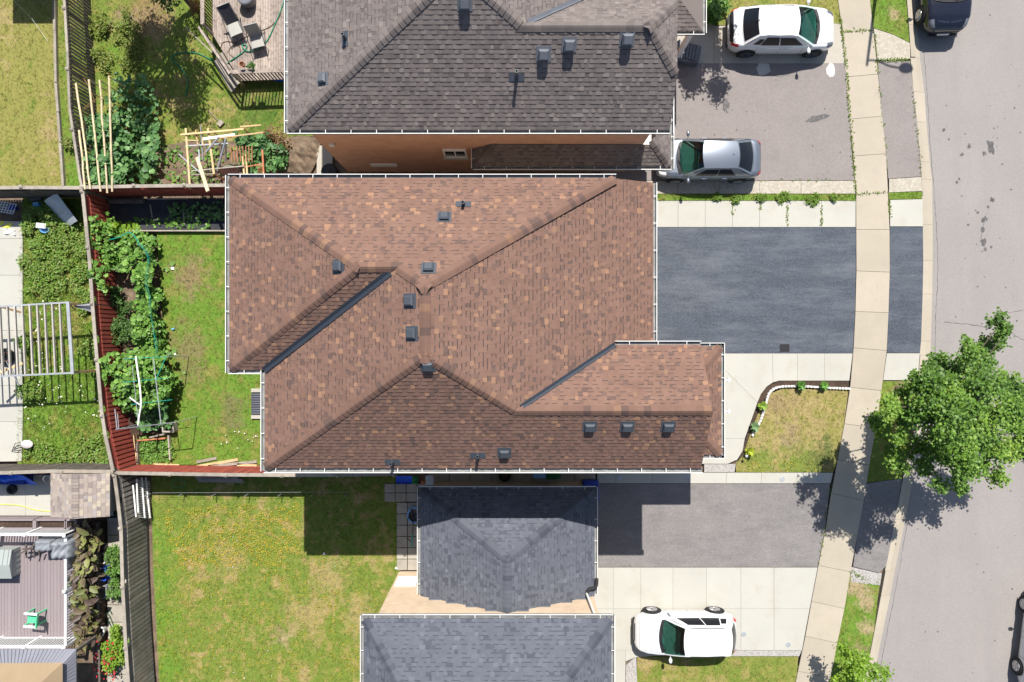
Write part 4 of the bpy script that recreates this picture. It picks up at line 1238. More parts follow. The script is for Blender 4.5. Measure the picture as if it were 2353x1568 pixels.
us.caps(v3(uN, a2_), v3(uN, pk2), uN, uW); us.caps(v3(uN, b2_), v3(uN, pk2), uN, uE)
us.finish()
g3 = 5.69 + .06; g4 = 2.8 + .08
gutter(sh, (a2_[0] - .05, a2_[1], g3), (b2_[0] + .05, b2_[1], g3), (0, 1)); gutter(sh, (a2_[0], -19, g3), (a2_[0], a2_[1] + .1, g3), (-1, 0)); gutter(sh, (b2_[0], -19, g3), (b2_[0], b2_[1] + .1, g3), (1, 0))
gutter(sh, (a[0] - .05, a[1], g4), (b[0] + .05, b[1], g4), (0, 1)); gutter(sh, (a[0], -10.15, g4 - .03), (a[0], a[1] + .1, g4 - .03), (-1, 0)); gutter(sh, (b[0], -10.15, g4 - .03), (b[0], b[1] + .1, g4 - .03), (1, 0))
MB().prism([(-5.0, -10.2), (3.25, -10.2), (3.25, -18.6), (-5.0, -18.6)], -.1, 5.55).prism([(-3.4, -6.2), (3.05, -6.2), (3.05, -10.19), (-3.4, -10.19)], -.1, 2.66).build('wall', M_['brick_beige'], sh)
MB().prism([(-5.28, -9.93), (3.53, -9.93), (3.53, -19), (-5.28, -19)], 5.54, 5.72).build('soffit', M_['white_metal'], sh)
MB().prism([(-3.65, -5.95), (3.28, -5.95), (3.28, -10.18), (-3.65, -10.18)], 2.65, 2.84).build('soffit', M_['white_metal'], sh)
for px in (1000, 1040, 1085, 1130, 1200, 1250, 1300, 1340):
    y_ = -10.18; z_ = lW.z(P(px, 0, 3.5).x, y_) if px < 1165 else lE.z(P(px, 0, 3.5).x, y_)
    MB().box((P(px, 0, z_).x, y_, z_ + .06), (.5, .05, .12)).build('step_flashing', M_['vent_grey'], sh)
MB().box((-.6, -10.17, 5.0), (1.5, .06, .5)).build('wall_panel', M_['white'], sh)
ds = MB()
pts = [P(1371, 1330, 2.95), P(1370, 1344, 2.95), P(1366, 1352, 2.98), P(1355, 1354, 3.05), P(1350, 1360, 3.05), P(1349, 1365, 3.1)]
ds.tube(smoothline([(p.x, p.y, p.z) for p in pts], 4), .075, 8).build('drain_elbow', M_['rubber'], sh, smooth=True)
MB().tube([P(1348, 1364, 3.1), (P(1355, 1402, 3.1).x, -10.13, 5.5)], .045, 8).build('downspout', M_['white_metal'], sh)
bw = MB()
p = P(938, 1340)
bw.box((p.x + .15, -10.15, 1.3), (.9, .08, 1.0)).build('window', M_['white'], sh)

# ------------------------------------------------------------------ shed
sd = empty('shed', P(180, 1140), 'small garden shed with a mottled tan shingle roof', 'shed')
rs = Roof(sd, TAN, 'roof', 300)
sW = Pl(-18.93, 0, 2.15, (-1, 0), .29); sE = Pl(-16.5, 0, 2.15, (1, 0), .29); sx = (-18.93 - 16.5) / 2; ya, yb = -5.42, -7.2
rs.face(sW, [[(-18.93, ya), (sx, ya), (sx, yb), (-18.93, yb)]], e=.12, wid=(.13, .17, .2, .24), band=False); rs.face(sE, [[(-16.5, ya), (sx, ya), (sx, yb), (-16.5, yb)]], e=.16, wid=(.13, .17, .2, .24), band=False)
rs.caps(sW.at(sx, yb), sW.at(sx, ya), sW, sE, w=.15, sp=.13)
rs.finish()
MB().prism([(-18.83, ya - .1), (-16.6, ya - .1), (-16.6, yb + .1), (-18.83, yb + .1)], -.1, 2.1).build('wall', M_['grey_wood'], sd)

# ================================================================== FENCES
def fence(label, pts, h, bm, rm, side, bw=.095, gap=.045, lattice=.0, post_every=2.4, posts=None, name='fence', ymax=None, cap_w=.14, pm=None):
    """pts: plan points of the top rail; boards hang on one side (+1 = left of travel)"""
    w = [P(x, y, h) for x, y in pts]
    w = [Vector((p.x, p.y, 0)) for p in w]
    root = empty(name, w[0], label, 'fence')
    zb1 = h - .06 - lattice
    bme = MB().box((0, 0, (.04 + zb1) / 2), (bw, .02, zb1 - .04)).mesh('board', bm)
    cnt = 0
    for i in range(len(w) - 1):
        a, b = w[i], w[i + 1]
        d = (b - a); L = d.length; ax = d.normalized(); nr = Vector((-ax.y, ax.x, 0)) * side
        ang = math.atan2(ax.y, ax.x)
        MB().bar(a + Vector((0, 0, h)), b + Vector((0, 0, h)), cap_w, .04).build('top_rail', rm, root)
        for z in ([h - .07 - lattice] if lattice else []) + [.35, zb1 - .12]:
            MB().bar(a + Vector((0, 0, z)), b + Vector((0, 0, z)), .04, .085).build('rail', bm if lattice else rm, root)
        if lattice:
            mb = MB(); s = .075; z0, z1 = h - .05 - lattice, h - .02
            hh = z1 - z0; t = -hh
            while t < L:
                for (ta, tb) in ((t, t + hh), (t + hh, t)):
                    za, zb_ = z0, z1
                    xa, xb = ta, tb
                    if min(xa, xb) < 0 or max(xa, xb) > L: continue
                    o = .008 if ta < tb else -.008
                    mb.bar(a + ax * xa + nr * o + Vector((0, 0, za)), a + ax * xb + nr * o + Vector((0, 0, zb_)), .012, .035, up=(nr.x, nr.y, .02))
                t += s
            if mb.v: mb.build('lattice', bm, root, kind='stuff')
        n = max(1, int(L / (bw + gap)))
        for k in range(n):
            p = a + ax * ((k + .5) * L / n) + nr * .045
            cnt += 1
            if cnt > 298: break
            link('board', bme, root, Matrix.Translation(p) @ Matrix.Rotation(ang, 4, 'Z') @ Matrix.Rotation(random.uniform(-.012, .012), 4, 'Y'))
            if cnt < 140:
                link('board', bme, root, Matrix.Translation(p + ax * (.5 * L / n) - nr * .09) @ Matrix.Rotation(ang, 4, 'Z') @ Matrix.Rotation(random.uniform(-.012, .012), 4, 'Y'))
    # posts along the run
    tot = sum((w[i + 1] - w[i]).length for i in range(len(w) - 1))
    ks = posts or [i * tot / max(1, round(tot / post_every)) for i in range(round(tot / post_every) + 1)]
    pme = MB().box((0, 0, (h + .06) / 2), (.1, .1, h + .06)).add([(-.065, -.065, h + .06), (.065, -.065, h + .06), (.065, .065, h + .06), (-.065, .065, h + .06), (0, 0, h + .1)], [(0, 1, 4), (1, 2, 4), (2, 3, 4), (3, 0, 4), (3, 2, 1, 0)]).mesh('post', pm or rm)
    for s in ks:
        t = s
        for i in range(len(w) - 1):
            L = (w[i + 1] - w[i]).length
            if t <= L + 1e-6:
                ax = (w[i + 1] - w[i]).normalized()
                link('post', pme, root, Matrix.Translation(w[i] + ax * t - Vector((-ax.y, ax.x, 0)) * side * .03) @ Matrix.Rotation(math.atan2(ax.y, ax.x), 4, 'Z')); break
            t -= L
    return root


GW, DW, RW = M_['grey_wood'], M_['dark_wood'], M_['red_wood']
fence('dark weathered board fence between the upper left lawn and the deck yard', [(140, -120), (148, 0), (155, 120), (160, 250), (172, 330), (184, 410), (190, 436)], 1.8, DW, GW, 1, gap=.06, cap_w=.1)
fence('grey fence along the bottom of the upper left lawn', [(-90, 433), (60, 431), (188, 432)], 1.8, DW, GW, -1, gap=.02, lattice=.3)
fence('red-brown board fence above the black mulch bed', [(192, 431), (320, 428), (420, 427), (540, 426)], 1.8, RW, GW, -1, gap=.03, lattice=.25)
fence('red board fence behind the bean vines', [(190, 440), (198, 520), (206, 600), (212, 690), (219, 780), (226, 860), (233, 940), (242, 1000), (260, 1083)], 1.8, RW, GW, 1, bw=.13, gap=.05, lattice=.3)
fence('red board fence below the back lawn', [(262, 1087), (385, 1089), (510, 1091), (640, 1092), (780, 1092), (905, 1090)], 1.7, RW, GW, 1, gap=.03)
fence('grey fence above the tan shed', [(-90, 1088), (0, 1087), (120, 1083), (258, 1084)], 1.8, DW, GW, 1, gap=.02)
fence('weathered grey plank fence beside the yellow-flowered lawn', [(263, 1092), (271, 1150), (278, 1212), (282, 1345), (289, 1482), (300, 1640)], 1.9, M_['plank'], GW, 1, bw=.14, gap=.04, lattice=.3, posts=[.02, 2.22, 4.66, 7.17, 9.5])
# concrete footing strip beside that fence
slabs('footing', 'grey concrete footing strip beside the weathered plank fence', [[(325, 1200), (338, 1198), (341, 1322), (329, 1324)], [(329, 1324), (341, 1322), (350, 1510), (337, 1512)], [(337, 1512), (350, 1510), (356, 1640), (343, 1640)]], M_['concrete'], ztop=.1)
# timber edging on the left lawn
tb = empty('timber_edging', P(130, 120), 'pale weathered timber edging on the upper left lawn', 'edging')
for a, b in zip([(126, 0), (128, 72), (130, 190), (135, 260), (140, 330)], [(127.5, 71), (130, 192), (135, 258), (140, 328), (147, 428)]):
    MB().bar(P(*a, .08) , P(*b, .08), .11, .16).build('beam', M_['grey_wood'], tb)

# ================================================================== PLANTS
G1c, G2c, G3c, G4c = (.075, .155, .03), (.12, .24, .045), (.16, .31, .055), (.05, .11, .03)


def leafy(n, cen, rad, flat=.6, shell=.5):
    """points in an ellipsoid, biased to its shell"""
    d = rng.normal(0, 1, (n, 3)); d /= np.linalg.norm(d, axis=1)[:, None]
    r = rng.uniform(0, 1, n) ** (1 / 3) * (1 - shell) + shell * rng.uniform(.75, 1.05, n)
    return np.array(cen) + d * r[:, None] * np.array(rad)


def foliage(name, pts, size, cols, tmpl, parent, pitch=(.0, .7), seed=0, wv=None):
    n = len(pts)
    hgt = (pts[:, 2] - pts[:, 2].min()) / max(.05, np.ptp(pts[:, 2]))
    w = np.clip(rng.normal(.45, .25, n) if wv is None else wv + rng.normal(0, .16, n), 0, 1)
    me = cloud(tmpl, pts, rng.uniform(0, 6.28, n), rng.uniform(pitch[0] - .4, pitch[1], n), rng.uniform(-.6, .6, n), size * rng.uniform(.6, 1.25, n), mixcol(cols, w), name, M_['leaf'])
    o = link(name, me, parent)
    o['kind'] = 'stuff'
    return o


def bush(name, label, cat, px, py, r, h, n, size, cols, tmpl=T_OVAL, group=None, lumps=11, base=0.0):
    c = P(px, py, base + h * .6); c.z = base
    root = empty(name, c, label, cat, group)
    pts = []
    for k in range(lumps):
        a = random.uniform(0, 6.28); q = random.uniform(0, .9) * r
        pts.append(leafy(n // lumps, (c.x + q * math.cos(a), c.y + q * math.sin(a), base + h * random.uniform(.3, .7)), (r * random.uniform(.2, .5), r * random.uniform(.2, .5), h * .35), shell=.1))
    foliage('foliage', np.concatenate(pts), size, cols, tmpl, root)
    for k in range(3):
        MB().tube([c, c + Vector((random.uniform(-.4, .4) * r, random.uniform(-.4, .4) * r, h * .7))], .012, 5).build('stem', M_['bark'], root)
    return root


def vine(label, poly, n, size, cols, z0, z1, tmpl=T_SQUASH, single=110, name='vine_plant', cat='plant', lump=1.3, fill=2.2):
    """a sprawling plant whose larger leaves are single objects"""
    w = [(p.x, p.y) for p in poly_px(poly, .35 * z0 + .65 * z1)]
    cx_ = sum(p[0] for p in w) / len(w); cy_ = sum(p[1] for p in w) / len(w)
    root = empty(name, (cx_, cy_, 0), label, cat)
    x, y = scatter(w, n)
    n = len(x)
    z = z0 + (z1 - z0) * np.clip(fbm(x, y, lump, 3) * 1.3 - .1, 0, 1) + rng.uniform(-.05, .05, n)
    col_ = mixcol(cols, np.clip(rng.normal(.5, .27, n), 0, 1))
    order = np.argsort(-z)
    meshes = []
    for k in range(7):
        c = mixcol(cols, np.array([k / 6]))[0]
        meshes.append(cloud(tmpl, np.zeros((1, 3)), np.zeros(1), np.zeros(1), np.zeros(1), np.ones(1), np.array([c]), 'leaf', M_['leaf']))
    for i in order[:single]:
        s = size * random.uniform(.75, 1.3)
        M = Matrix.Translation((x[i], y[i], z[i])) @ Matrix.Rotation(random.uniform(0, 6.28), 4, 'Z') @ Matrix.Rotation(random.uniform(-.5, .5), 4, 'X') @ Matrix.Rotation(random.uniform(-.5, .4), 4, 'Y') @ Matrix.Scale(s, 4)
        link('leaf', random.choice(meshes), root, M)
    idx = order[single:]
    m = int(len(idx) * fill)
    pick = rng.choice(idx, m) if len(idx) else idx
    if m:
        pts = np.stack([x[pick] + rng.normal(0, .07, m), y[pick] + rng.normal(0, .07, m), z[pick] * rng.uniform(.35, 1, m)], 1)
        me = cloud(tmpl, pts, rng.uniform(0, 6.28, m), rng.uniform(-.5, .5, m), rng.uniform(-.5, .5, m), size * rng.uniform(.6, 1.2, m), col_[pick], 'foliage', M_['leaf'])
        f = link('foliage', me, root); f['kind'] = 'stuff'
    mb = MB()
    for k in range(max(4, n // 40)):
        i = random.randrange(n)
        mb.tube([(x[i], y[i], 0), (x[i] + random.uniform(-.1, .1), y[i] + random.uniform(-.1, .1), z[i])], .009, 4, cap=False)
    mb.build('stems', M_['dry'], root, kind='stuff')
    return root


SQ = [(.05, .13, .04), (.085, .20, .06), (.13, .27, .085), (.18, .33, .11)]
BEAN = [(.065, .15, .025), (.12, .25, .04), (.17, .33, .055), (.23, .40, .075)]
vine('dark green squash patch among the bamboo poles', [(262, 170), (345, 175), (362, 250), (370, 330), (350, 420), (240, 425), (205, 400), (195, 300), (240, 250), (255, 215)], 480, .25, SQ, .2, 1.0, single=200, fill=1.5)
vine('pale squash vine climbing the bamboo frame', [(190, 260), (262, 255), (280, 330), (290, 420), (205, 428), (195, 350)], 420, .24, SQ, 1.1, 2.0, single=200)
vine('low green seedlings in the soil under the pine trellis', [(350, 345), (430, 330), (545, 330), (545, 420), (420, 428), (330, 425)], 420, .13, BEAN, .05, .3, single=40, fill=1.2)
vine('broad-leaved vine on the netted end of the pine trellis', [(530, 300), (610, 305), (645, 340), (640, 385), (590, 400), (550, 380)], 300, .24, SQ, .6, 1.5, single=140)
vine('withered brown vine at the trellis corner', [(600, 295), (640, 290), (655, 325), (640, 350), (610, 330)], 220, .12, [(.16, .09, .04), (.25, .15, .07), (.2, .16, .06)], .4, 1.2, tmpl=T_OVAL, single=10)
vine('bean vine climbing the red fence', [(203, 500), (235, 490), (243, 600), (246, 670), (212, 670), (205, 580)], 260, .19, BEAN, 1.0, 1.95, single=130)
vine('lush bean vine arching over the green net', [(242, 545), (300, 528), (342, 545), (350, 610), (300, 625), (245, 620)], 420, .19, BEAN, .5, 1.3, single=170)
vine('long row of bean plants beside the green net', [(305, 605), (350, 600), (358, 700), (366, 820), (305, 835), (302, 720)], 640, .19, BEAN, .5, 1.2, single=230)
vine('squash vine overgrowing the pipe frame', [(232, 815), (300, 812), (375, 820), (383, 905), (330, 945), (262, 945), (236, 915)], 760, .21, BEAN, .7, 1.9, single=260)
vine('dark squash leaves under the pipe frame', [(300, 900), (385, 890), (388, 985), (310, 990)], 260, .2, SQ, .3, .9, single=100)
vine('mixed low greens in the small wooden bed', [(318, 1008), (392, 1008), (395, 1058), (330, 1066), (320, 1050)], 420, .1, BEAN, .05, .3, single=30, tmpl=T_OVAL)
vine('dark leafy plants in the shade of the red-brown fence', [(385, 470), (525, 465), (525, 505), (390, 500)], 260, .15, SQ, .08, .35, single=40, fill=.8)
vine('low leafy weeds in the black mulch bed', [(310, 500), (482, 500), (482, 532), (310, 508)], 120, .14, BEAN, .05, .22, single=30)
vine('yellow-green lettuce at the corner of the mulch bed', [(255, 510), (315, 520), (322, 545), (255, 540)], 160, .15, [(.1, .2, .02), (.2, .34, .03), (.26, .42, .04)], .1, .35, single=30)
bush('fern_shrub', 'feathery green shrub by the red fence, upper one', 'shrub', 268, 695, .62, .9, 1500, .10, [G4c, G1c, G2c])
bush('fern_shrub', 'feathery green shrub by the red fence, lower one', 'shrub', 272, 752, .75, .95, 1900, .10, [G4c, G1c, G2c])
# overgrown weeds
for i, (x, y, r) in enumerate([(70, 505, .7), (105, 495, .6), (150, 540, .9), (90, 560, .8), (140, 600, 1.0), (190, 560, .6), (80, 620, .8), (185, 620, .8), (110, 660, .8), (200, 690, .7), (215, 790, .7), (230, 850, .6), (100, 1050, 1.0), (180, 1055, 1.0), (225, 1045, .8), (70, 900, .6), (60, 780, .5), (240, 1060, .5)]):
    spot = ['below the metal sheet', 'beside the white crate', 'by the grey metal sheet corner', 'under the light blue basin', 'in the middle of the weedy yard', 'along the red fence near the vines', 'at the patio edge, third from the top', 'beside the vine-covered fence', 'above the pergola top rail',
            'between pergola and red fence, top', 'right of the pergola', 'right of the pergola bottom corner', 'at the bottom fence near the patio', 'at the bottom fence in the middle', 'at the bottom fence near the red boards', 'below the pergola at the patio edge', 'under the pergola slats', 'in the bottom corner by the red boards'][i]
    bush('weed_clump', 'shaggy green weed clump ' + spot, 'weeds', x, y, r, .35, int(900 * r), .12, [(.24, .26, .07), (.16, .24, .04), (.14, .27, .035), (.22, .36, .06)], group='weed clumps in the pergola yard')
for i, (x, y, r, wh) in enumerate([(290, 60, .8, 'near the dark fence, top'), (300, 115, .9, 'beside the tree shadow'), (225, 130, .6, 'against the dark fence'), (235, 60, .7, 'at the fence foot, upper'), (180, 280, .4, 'behind the bamboo poles'), (165, 330, .5, 'left of the dark fence')]):
    bush('weed_clump', 'leafy weed clump ' + wh, 'weeds', x, y, r, .4, int(700 * r), .11, [OLIVE, GREEN, LUSH], group='weed clumps in the deck yard')
for i, (x, y, r, wh) in enumerate([(1645, 454, .3, 'leftmost in the strip between the borders'), (1690, 455, .28, 'in the strip, touching the car shadow end'), (1750, 455, .3, 'in the strip beside the bare earth'), (1800, 457, .4, 'with blue flowers in the strip'), (1870, 457, .42, 'broad one in the strip before the last slab'), (1914, 457, .28, 'last in the strip before the sidewalk')]):
    bush('weed_clump', 'bushy green weed ' + wh, 'weeds', x, y, r * .75, .2, int(700 * r), .09, [GREEN, LUSH, (.2, .3, .03)], group='weeds between the concrete borders')
bush('shrub', 'spiky green shrub at the porch corner above the white car', 'shrub', 1645, 12, .7, .9, 900, .22, [G1c, G2c, G3c])
for i, (x, y, wh) in enumerate([(1837, 886, 'first from the left in the dark mulch'), (1889, 886, 'second in the dark mulch'), (1749, 932, 'yellow-green one by the curved walk'), (1732, 980, 'variegated one by the curved walk'), (1720, 1036, 'small round yellow one by the lamp')]):
    n_ = 26
    c = P(x, y, .05); root = empty('hosta', c, 'hosta plant, ' + wh, 'plant', 'hostas in the front bed')
    cc = [(.10, .24, .04), (.13, .28, .05), (.24, .36, .05), (.16, .26, .11), (.30, .36, .03)][i]
    me = [cloud(T_OVAL, np.zeros((1, 3)), np.zeros(1), np.zeros(1), np.zeros(1), np.ones(1), np.array([cc]) * j, 'leaf', M_['leaf']) for j in (.75, 1, 1.2)]
    for k in range(n_):
        M = Matrix.Translation((c.x, c.y, .07 + .008 * k)) @ Matrix.Rotation(k * 2.4, 4, 'Z') @ Matrix.Rotation(-random.uniform(.1, .8), 4, 'Y') @ Matrix.Scale(random.uniform(.18, .27), 4)
        link('leaf', random.choice(me), root, M)

# bronze-leaved row beside the composite deck
BR = [(.10, .07, .055), (.15, .115, .07), (.22, .19, .085), (.17, .19, .065), (.26, .28, .09)]
for i in range(10):
    y = 1228 + i * 27
    c = P(197 + random.uniform(-4, 4), y, .95); c.z = 0
    root = empty('canna_plant', c, 'bronze-leaved plant number %s from the top of the row beside the deck' % ['one', 'two', 'three', 'four', 'five', 'six', 'seven', 'eight', 'nine', 'ten'][i], 'plant', 'bronze-leaved plants beside the deck')
    me = [cloud(T_OVAL, np.zeros((1, 3)), np.zeros(1), np.zeros(1), np.zeros(1), np.array([1.0]), np.array([q]), 'leaf', M_['leaf']) for q in BR]
    MB().tube([c, c + Vector((0, 0, 1.2))], .025, 6, r2=.012).build('stem', M_['dry'], root)
    for k in range(40):
        q = c + Vector((random.uniform(-.36, .3), random.uniform(-.3, .3), random.uniform(.55, 1.3)))
        M = Matrix.Translation(q) @ Matrix.Rotation(random.uniform(0, 6.28), 4, 'Z') @ Matrix.Rotation(random.uniform(-.8, .35), 4, 'Y') @ Matrix.Rotation(random.uniform(-.4, .4), 4, 'X') @ Matrix.Scale(random.uniform(.32, .52), 4)
        link('leaf', random.choices(me, [3, 3, 3, 2, 2])[0], root, M)
bush('shrub', 'green shrub by the fence beside the blue bin', 'shrub', 265, 1275, .5, .9, 700, .12, [G1c, G2c, (.16, .24, .05)])
bush('shrub', 'leafy shrub between blue bin and grey fence', 'shrub', 268, 1312, .5, .8, 700, .12, [G1c, G2c, G3c])
bush('shrub', 'small green shrub beside the grey bin', 'shrub', 268, 1362, .45, .7, 600, .12, [G1c, G2c, (.16, .24, .05)])
for (x, y, r, wh) in ((265, 1480, .65, 'upper one by the grey fence'), (262, 1525, .6, 'lower one by the grey fence')):
    b_ = bush('rose_bush', 'red-flowered rose bush, ' + wh, 'shrub', x, y, r, .9, 1100, .11, [(.10, .2, .02), (.2, .34, .03), (.3, .42, .05)])
    c = P(x, y)
    pts = leafy(26, (c.x, c.y, .75), (r * .9, r * .9, .2), shell=.9)
    me = cloud(T_DISC, pts, rng.uniform(0, 6, 26), rng.uniform(-.4, .4, 26), rng.uniform(-.4, .4, 26), rng.uniform(.06, .11, 26), np.tile([(.38, .02, .03)], (26, 1)), 'blossom', M_['flower'])
    o = link('blossom', me, b_); o['kind'] = 'stuff'


# ================================================================== TREES
def tree(name, label, trunk, clumps, nleaf, size, cols, tr=.13, tmpl=T_MAPLE, group=None, flat=.75):
    base = P(trunk[0], trunk[1], 0)
    root = empty(name, base, label, 'tree', group)
    cs = [(P(x, y, z), r) for x, y, z, r in clumps]
    cen = sum((c for c, r in cs), Vector()) / len(cs)
    zf = min(c.z for c, r in cs)
    fork = base.lerp(Vector((cen.x, cen.y, zf)), .6); fork.z = zf * .55
    top = Vector((cen.x, cen.y, max(c.z for c, r in cs) * .85))
    mb = MB().tube(smoothline([base - Vector((0, 0, .1)), base.lerp(fork, .5) + Vector((.03, .02, 0)), fork, fork.lerp(top, .6), top], 4), tr, 8, r2=.03)
    mb.build('trunk', M_['bark'], root, smooth=True)
    for c, r in cs:
        t = min(.95, max(.0, (c.z - fork.z) / max(.1, top.z - fork.z) - .35))
        s = fork.lerp(top, t)
        md = s.lerp(c, .5) + Vector((random.uniform(-.15, .15), random.uniform(-.15, .15), .12))
        MB().tube(smoothline([s, md, c], 3), tr * .3, 5, r2=.012).build('limb', M_['bark'], root)
    tot = sum(r * r for c, r in cs)
    pts = []; wv = []
    for c, r in cs:
        wc = random.uniform(.15, .75)
        k = int(nleaf * r * r / tot)
        sub = max(5, int(r * 22))
        for q in range(sub):
            d = Vector((random.gauss(0, 1), random.gauss(0, 1), random.gauss(0, .7))).normalized()
            m_ = k // sub; t_ = rng.uniform(.15, 1.15, m_)[:, None] * r
            sp_ = (.10 + .22 * (1 - t_ / (1.3 * r))) * r + .05
            pts.append(np.array(c)[None] + np.array(d)[None] * t_ + rng.normal(0, 1, (m_, 3)) * sp_ * np.array([1, 1, .7])); wv.append(np.full(m_, wc + random.uniform(-.15, .15)))
    foliage('crown', np.concatenate(pts), size, cols, tmpl, root, pitch=(-.2, .45), wv=np.concatenate(wv))
    return root


ML = [(.06, .13, .022), (.10, .20, .028), (.145, .27, .036), (.205, .335, .045), (.28, .39, .06)]
mc = []
for (x, y, r) in [(2300, 742, .4), (2312, 765, .3), (2285, 785, .35), (2262, 800, .4), (2225, 805, .45), (2255, 830, .5), (2160, 832, .4), (2200, 848, .6), (2138, 850, .3), (2112, 882, .4), (2085, 905, .35), (2150, 882, .65), (2210, 895, .75), (2262, 882, .65),
                  (2312, 882, .5), (2345, 905, .5), (2050, 938, .45), (2012, 958, .35), (2032, 985, .4), (2090, 958, .6), (2140, 942, .8), (2195, 962, .9), (2255, 955, .85), (2312, 955, .75), (2350, 985, .6), (2070, 1002, .3), (2048, 1045, .42), (2068, 1068, .38),
                  (2100, 1030, .45), (2118, 1078, .4), (2152, 1022, .6), (2205, 1032, .75), (2262, 1022, .75), (2312, 1040, .55), (2345, 1035, .45), (2162, 1112, .3), (2205, 1118, .3), (2212, 1088, .45), (2252, 1075, .45), (2292, 1098, .38), (2232, 1060, .5), (2385, 940, .7), (2390, 1010, .6), (2180, 920, .6), (2240, 990, .7)]:
    d = math.hypot(x - 2190, y - 945) / 220
    mc.append((x, y, 6.6 - 2.4 * d * d + random.uniform(-1.9, .5), r * .84))
tree('maple_tree', 'leafy green maple leaning over the street', (2062, 893), mc, 30000, .115, ML, tr=.14)
lt = [(1945, 1495, 2.3, .35), (1962, 1515, 2.6, .45), (1985, 1510, 2.2, .3), (1950, 1545, 2.5, .4), (1978, 1545, 3.0, .5), (2010, 1548, 2.7, .4), (2035, 1550, 2.4, .35), (1965, 1580, 2.8, .5), (2000, 1590, 2.9, .5), (1930, 1570, 2.3, .35), (1980, 1620, 2.6, .5)]
tree('young_tree', 'young lime green tree at the bottom of the boulevard', (1938, 1535), [(x, y, z, r * .7) for x, y, z, r in lt], 2600, .11, [(.12, .22, .02), (.2, .34, .03), (.3, .45, .04)], tr=.05)
# trees standing just outside the frame, whose shadows and outer twigs are in it


def under_shadow(x0, x1, y0, y1, n, z0, z1, r0, r1):
    out = []
    while len(out) < n:
        sx_, sy_, z_ = random.uniform(x0, x1), random.uniform(y0, y1), random.uniform(z0, z1)
        g_ = P(sx_, sy_) - Vector((SUN_DX, SUN_DY, 0)) * z_
        k_ = HC / (HC - z_)
        px_, py_ = CX + g_.x * S * k_, CY - g_.y * S * k_
        if py_ < -14: out.append((px_, py_, z_, random.uniform(r0, r1)))
    return out


off = under_shadow(315, 455, 70, 300, 34, 4.2, 7.0, .4, .65)
off += [(388, 4, 2.6, .3), (372, -8, 3.0, .35)]
tree('garden_tree', 'dark garden tree reaching in at the top edge beside the deck', (450, 22), off, 11000, .13, [G4c, G1c, G2c], tr=.16, tmpl=T_OVAL)
off = under_shadow(1572, 1652, 70, 205, 18, 4.3, 6.2, .3, .5)
tree('front_tree', 'round front-yard tree casting its shadow by the white car', (1655, -40), off, 8000, .12, ML, tr=.1)

# dry stems by the garden tree
dm = empty('dry_vine', P(445, 15), 'dry brown stems hanging beside the deck rail', 'plant')
mb = MB()
for k in range(70):
    a = P(random.uniform(430, 468), random.uniform(-25, 10), random.uniform(.6, 1.6)); b = P(random.uniform(440, 470), random.uniform(15, 45), .05)
    mb.tube([a, a.lerp(b, .5) + Vector((random.uniform(-.1, .1), 0, .15)), b], .008, 4, cap=False)
mb.build('stems', M_['dry'], dm, kind='stuff')

# ================================================================== VEHICLES
_tint = []


def tinted():
    if _tint: return _tint[0]
    m = bpy.data.materials.new('tinted_glass'); m.use_nodes = True
    N_ = m.node_tree.nodes; L_ = m.node_tree.links
    tr = N_.new('ShaderNodeBsdfTransparent'); tr.inputs[0].default_value = (.17, .36, .31, 1)
    gl_ = N_.new('ShaderNodeBsdfGlossy'); gl_.inputs['Roughness'].default_value = .03
    mx = N_.new('ShaderNodeMixShader')
    mx.inputs[0].default_value = .07; L_.new(tr.outputs[0], mx.inputs[1]); L_.new(gl_.outputs[0], mx.inputs[2])
    L_.new(mx.outputs[0], N_['Material Output'].inputs[0])
    _tint.append(m)
    return m


DASH = mat('dashboard_plastic', (.40, .42, .41), rough=.8, var=.15, vscale=6)
SEAT = mat('seat_fabric', (.05, .05, .052), rough=.9, var=.1)


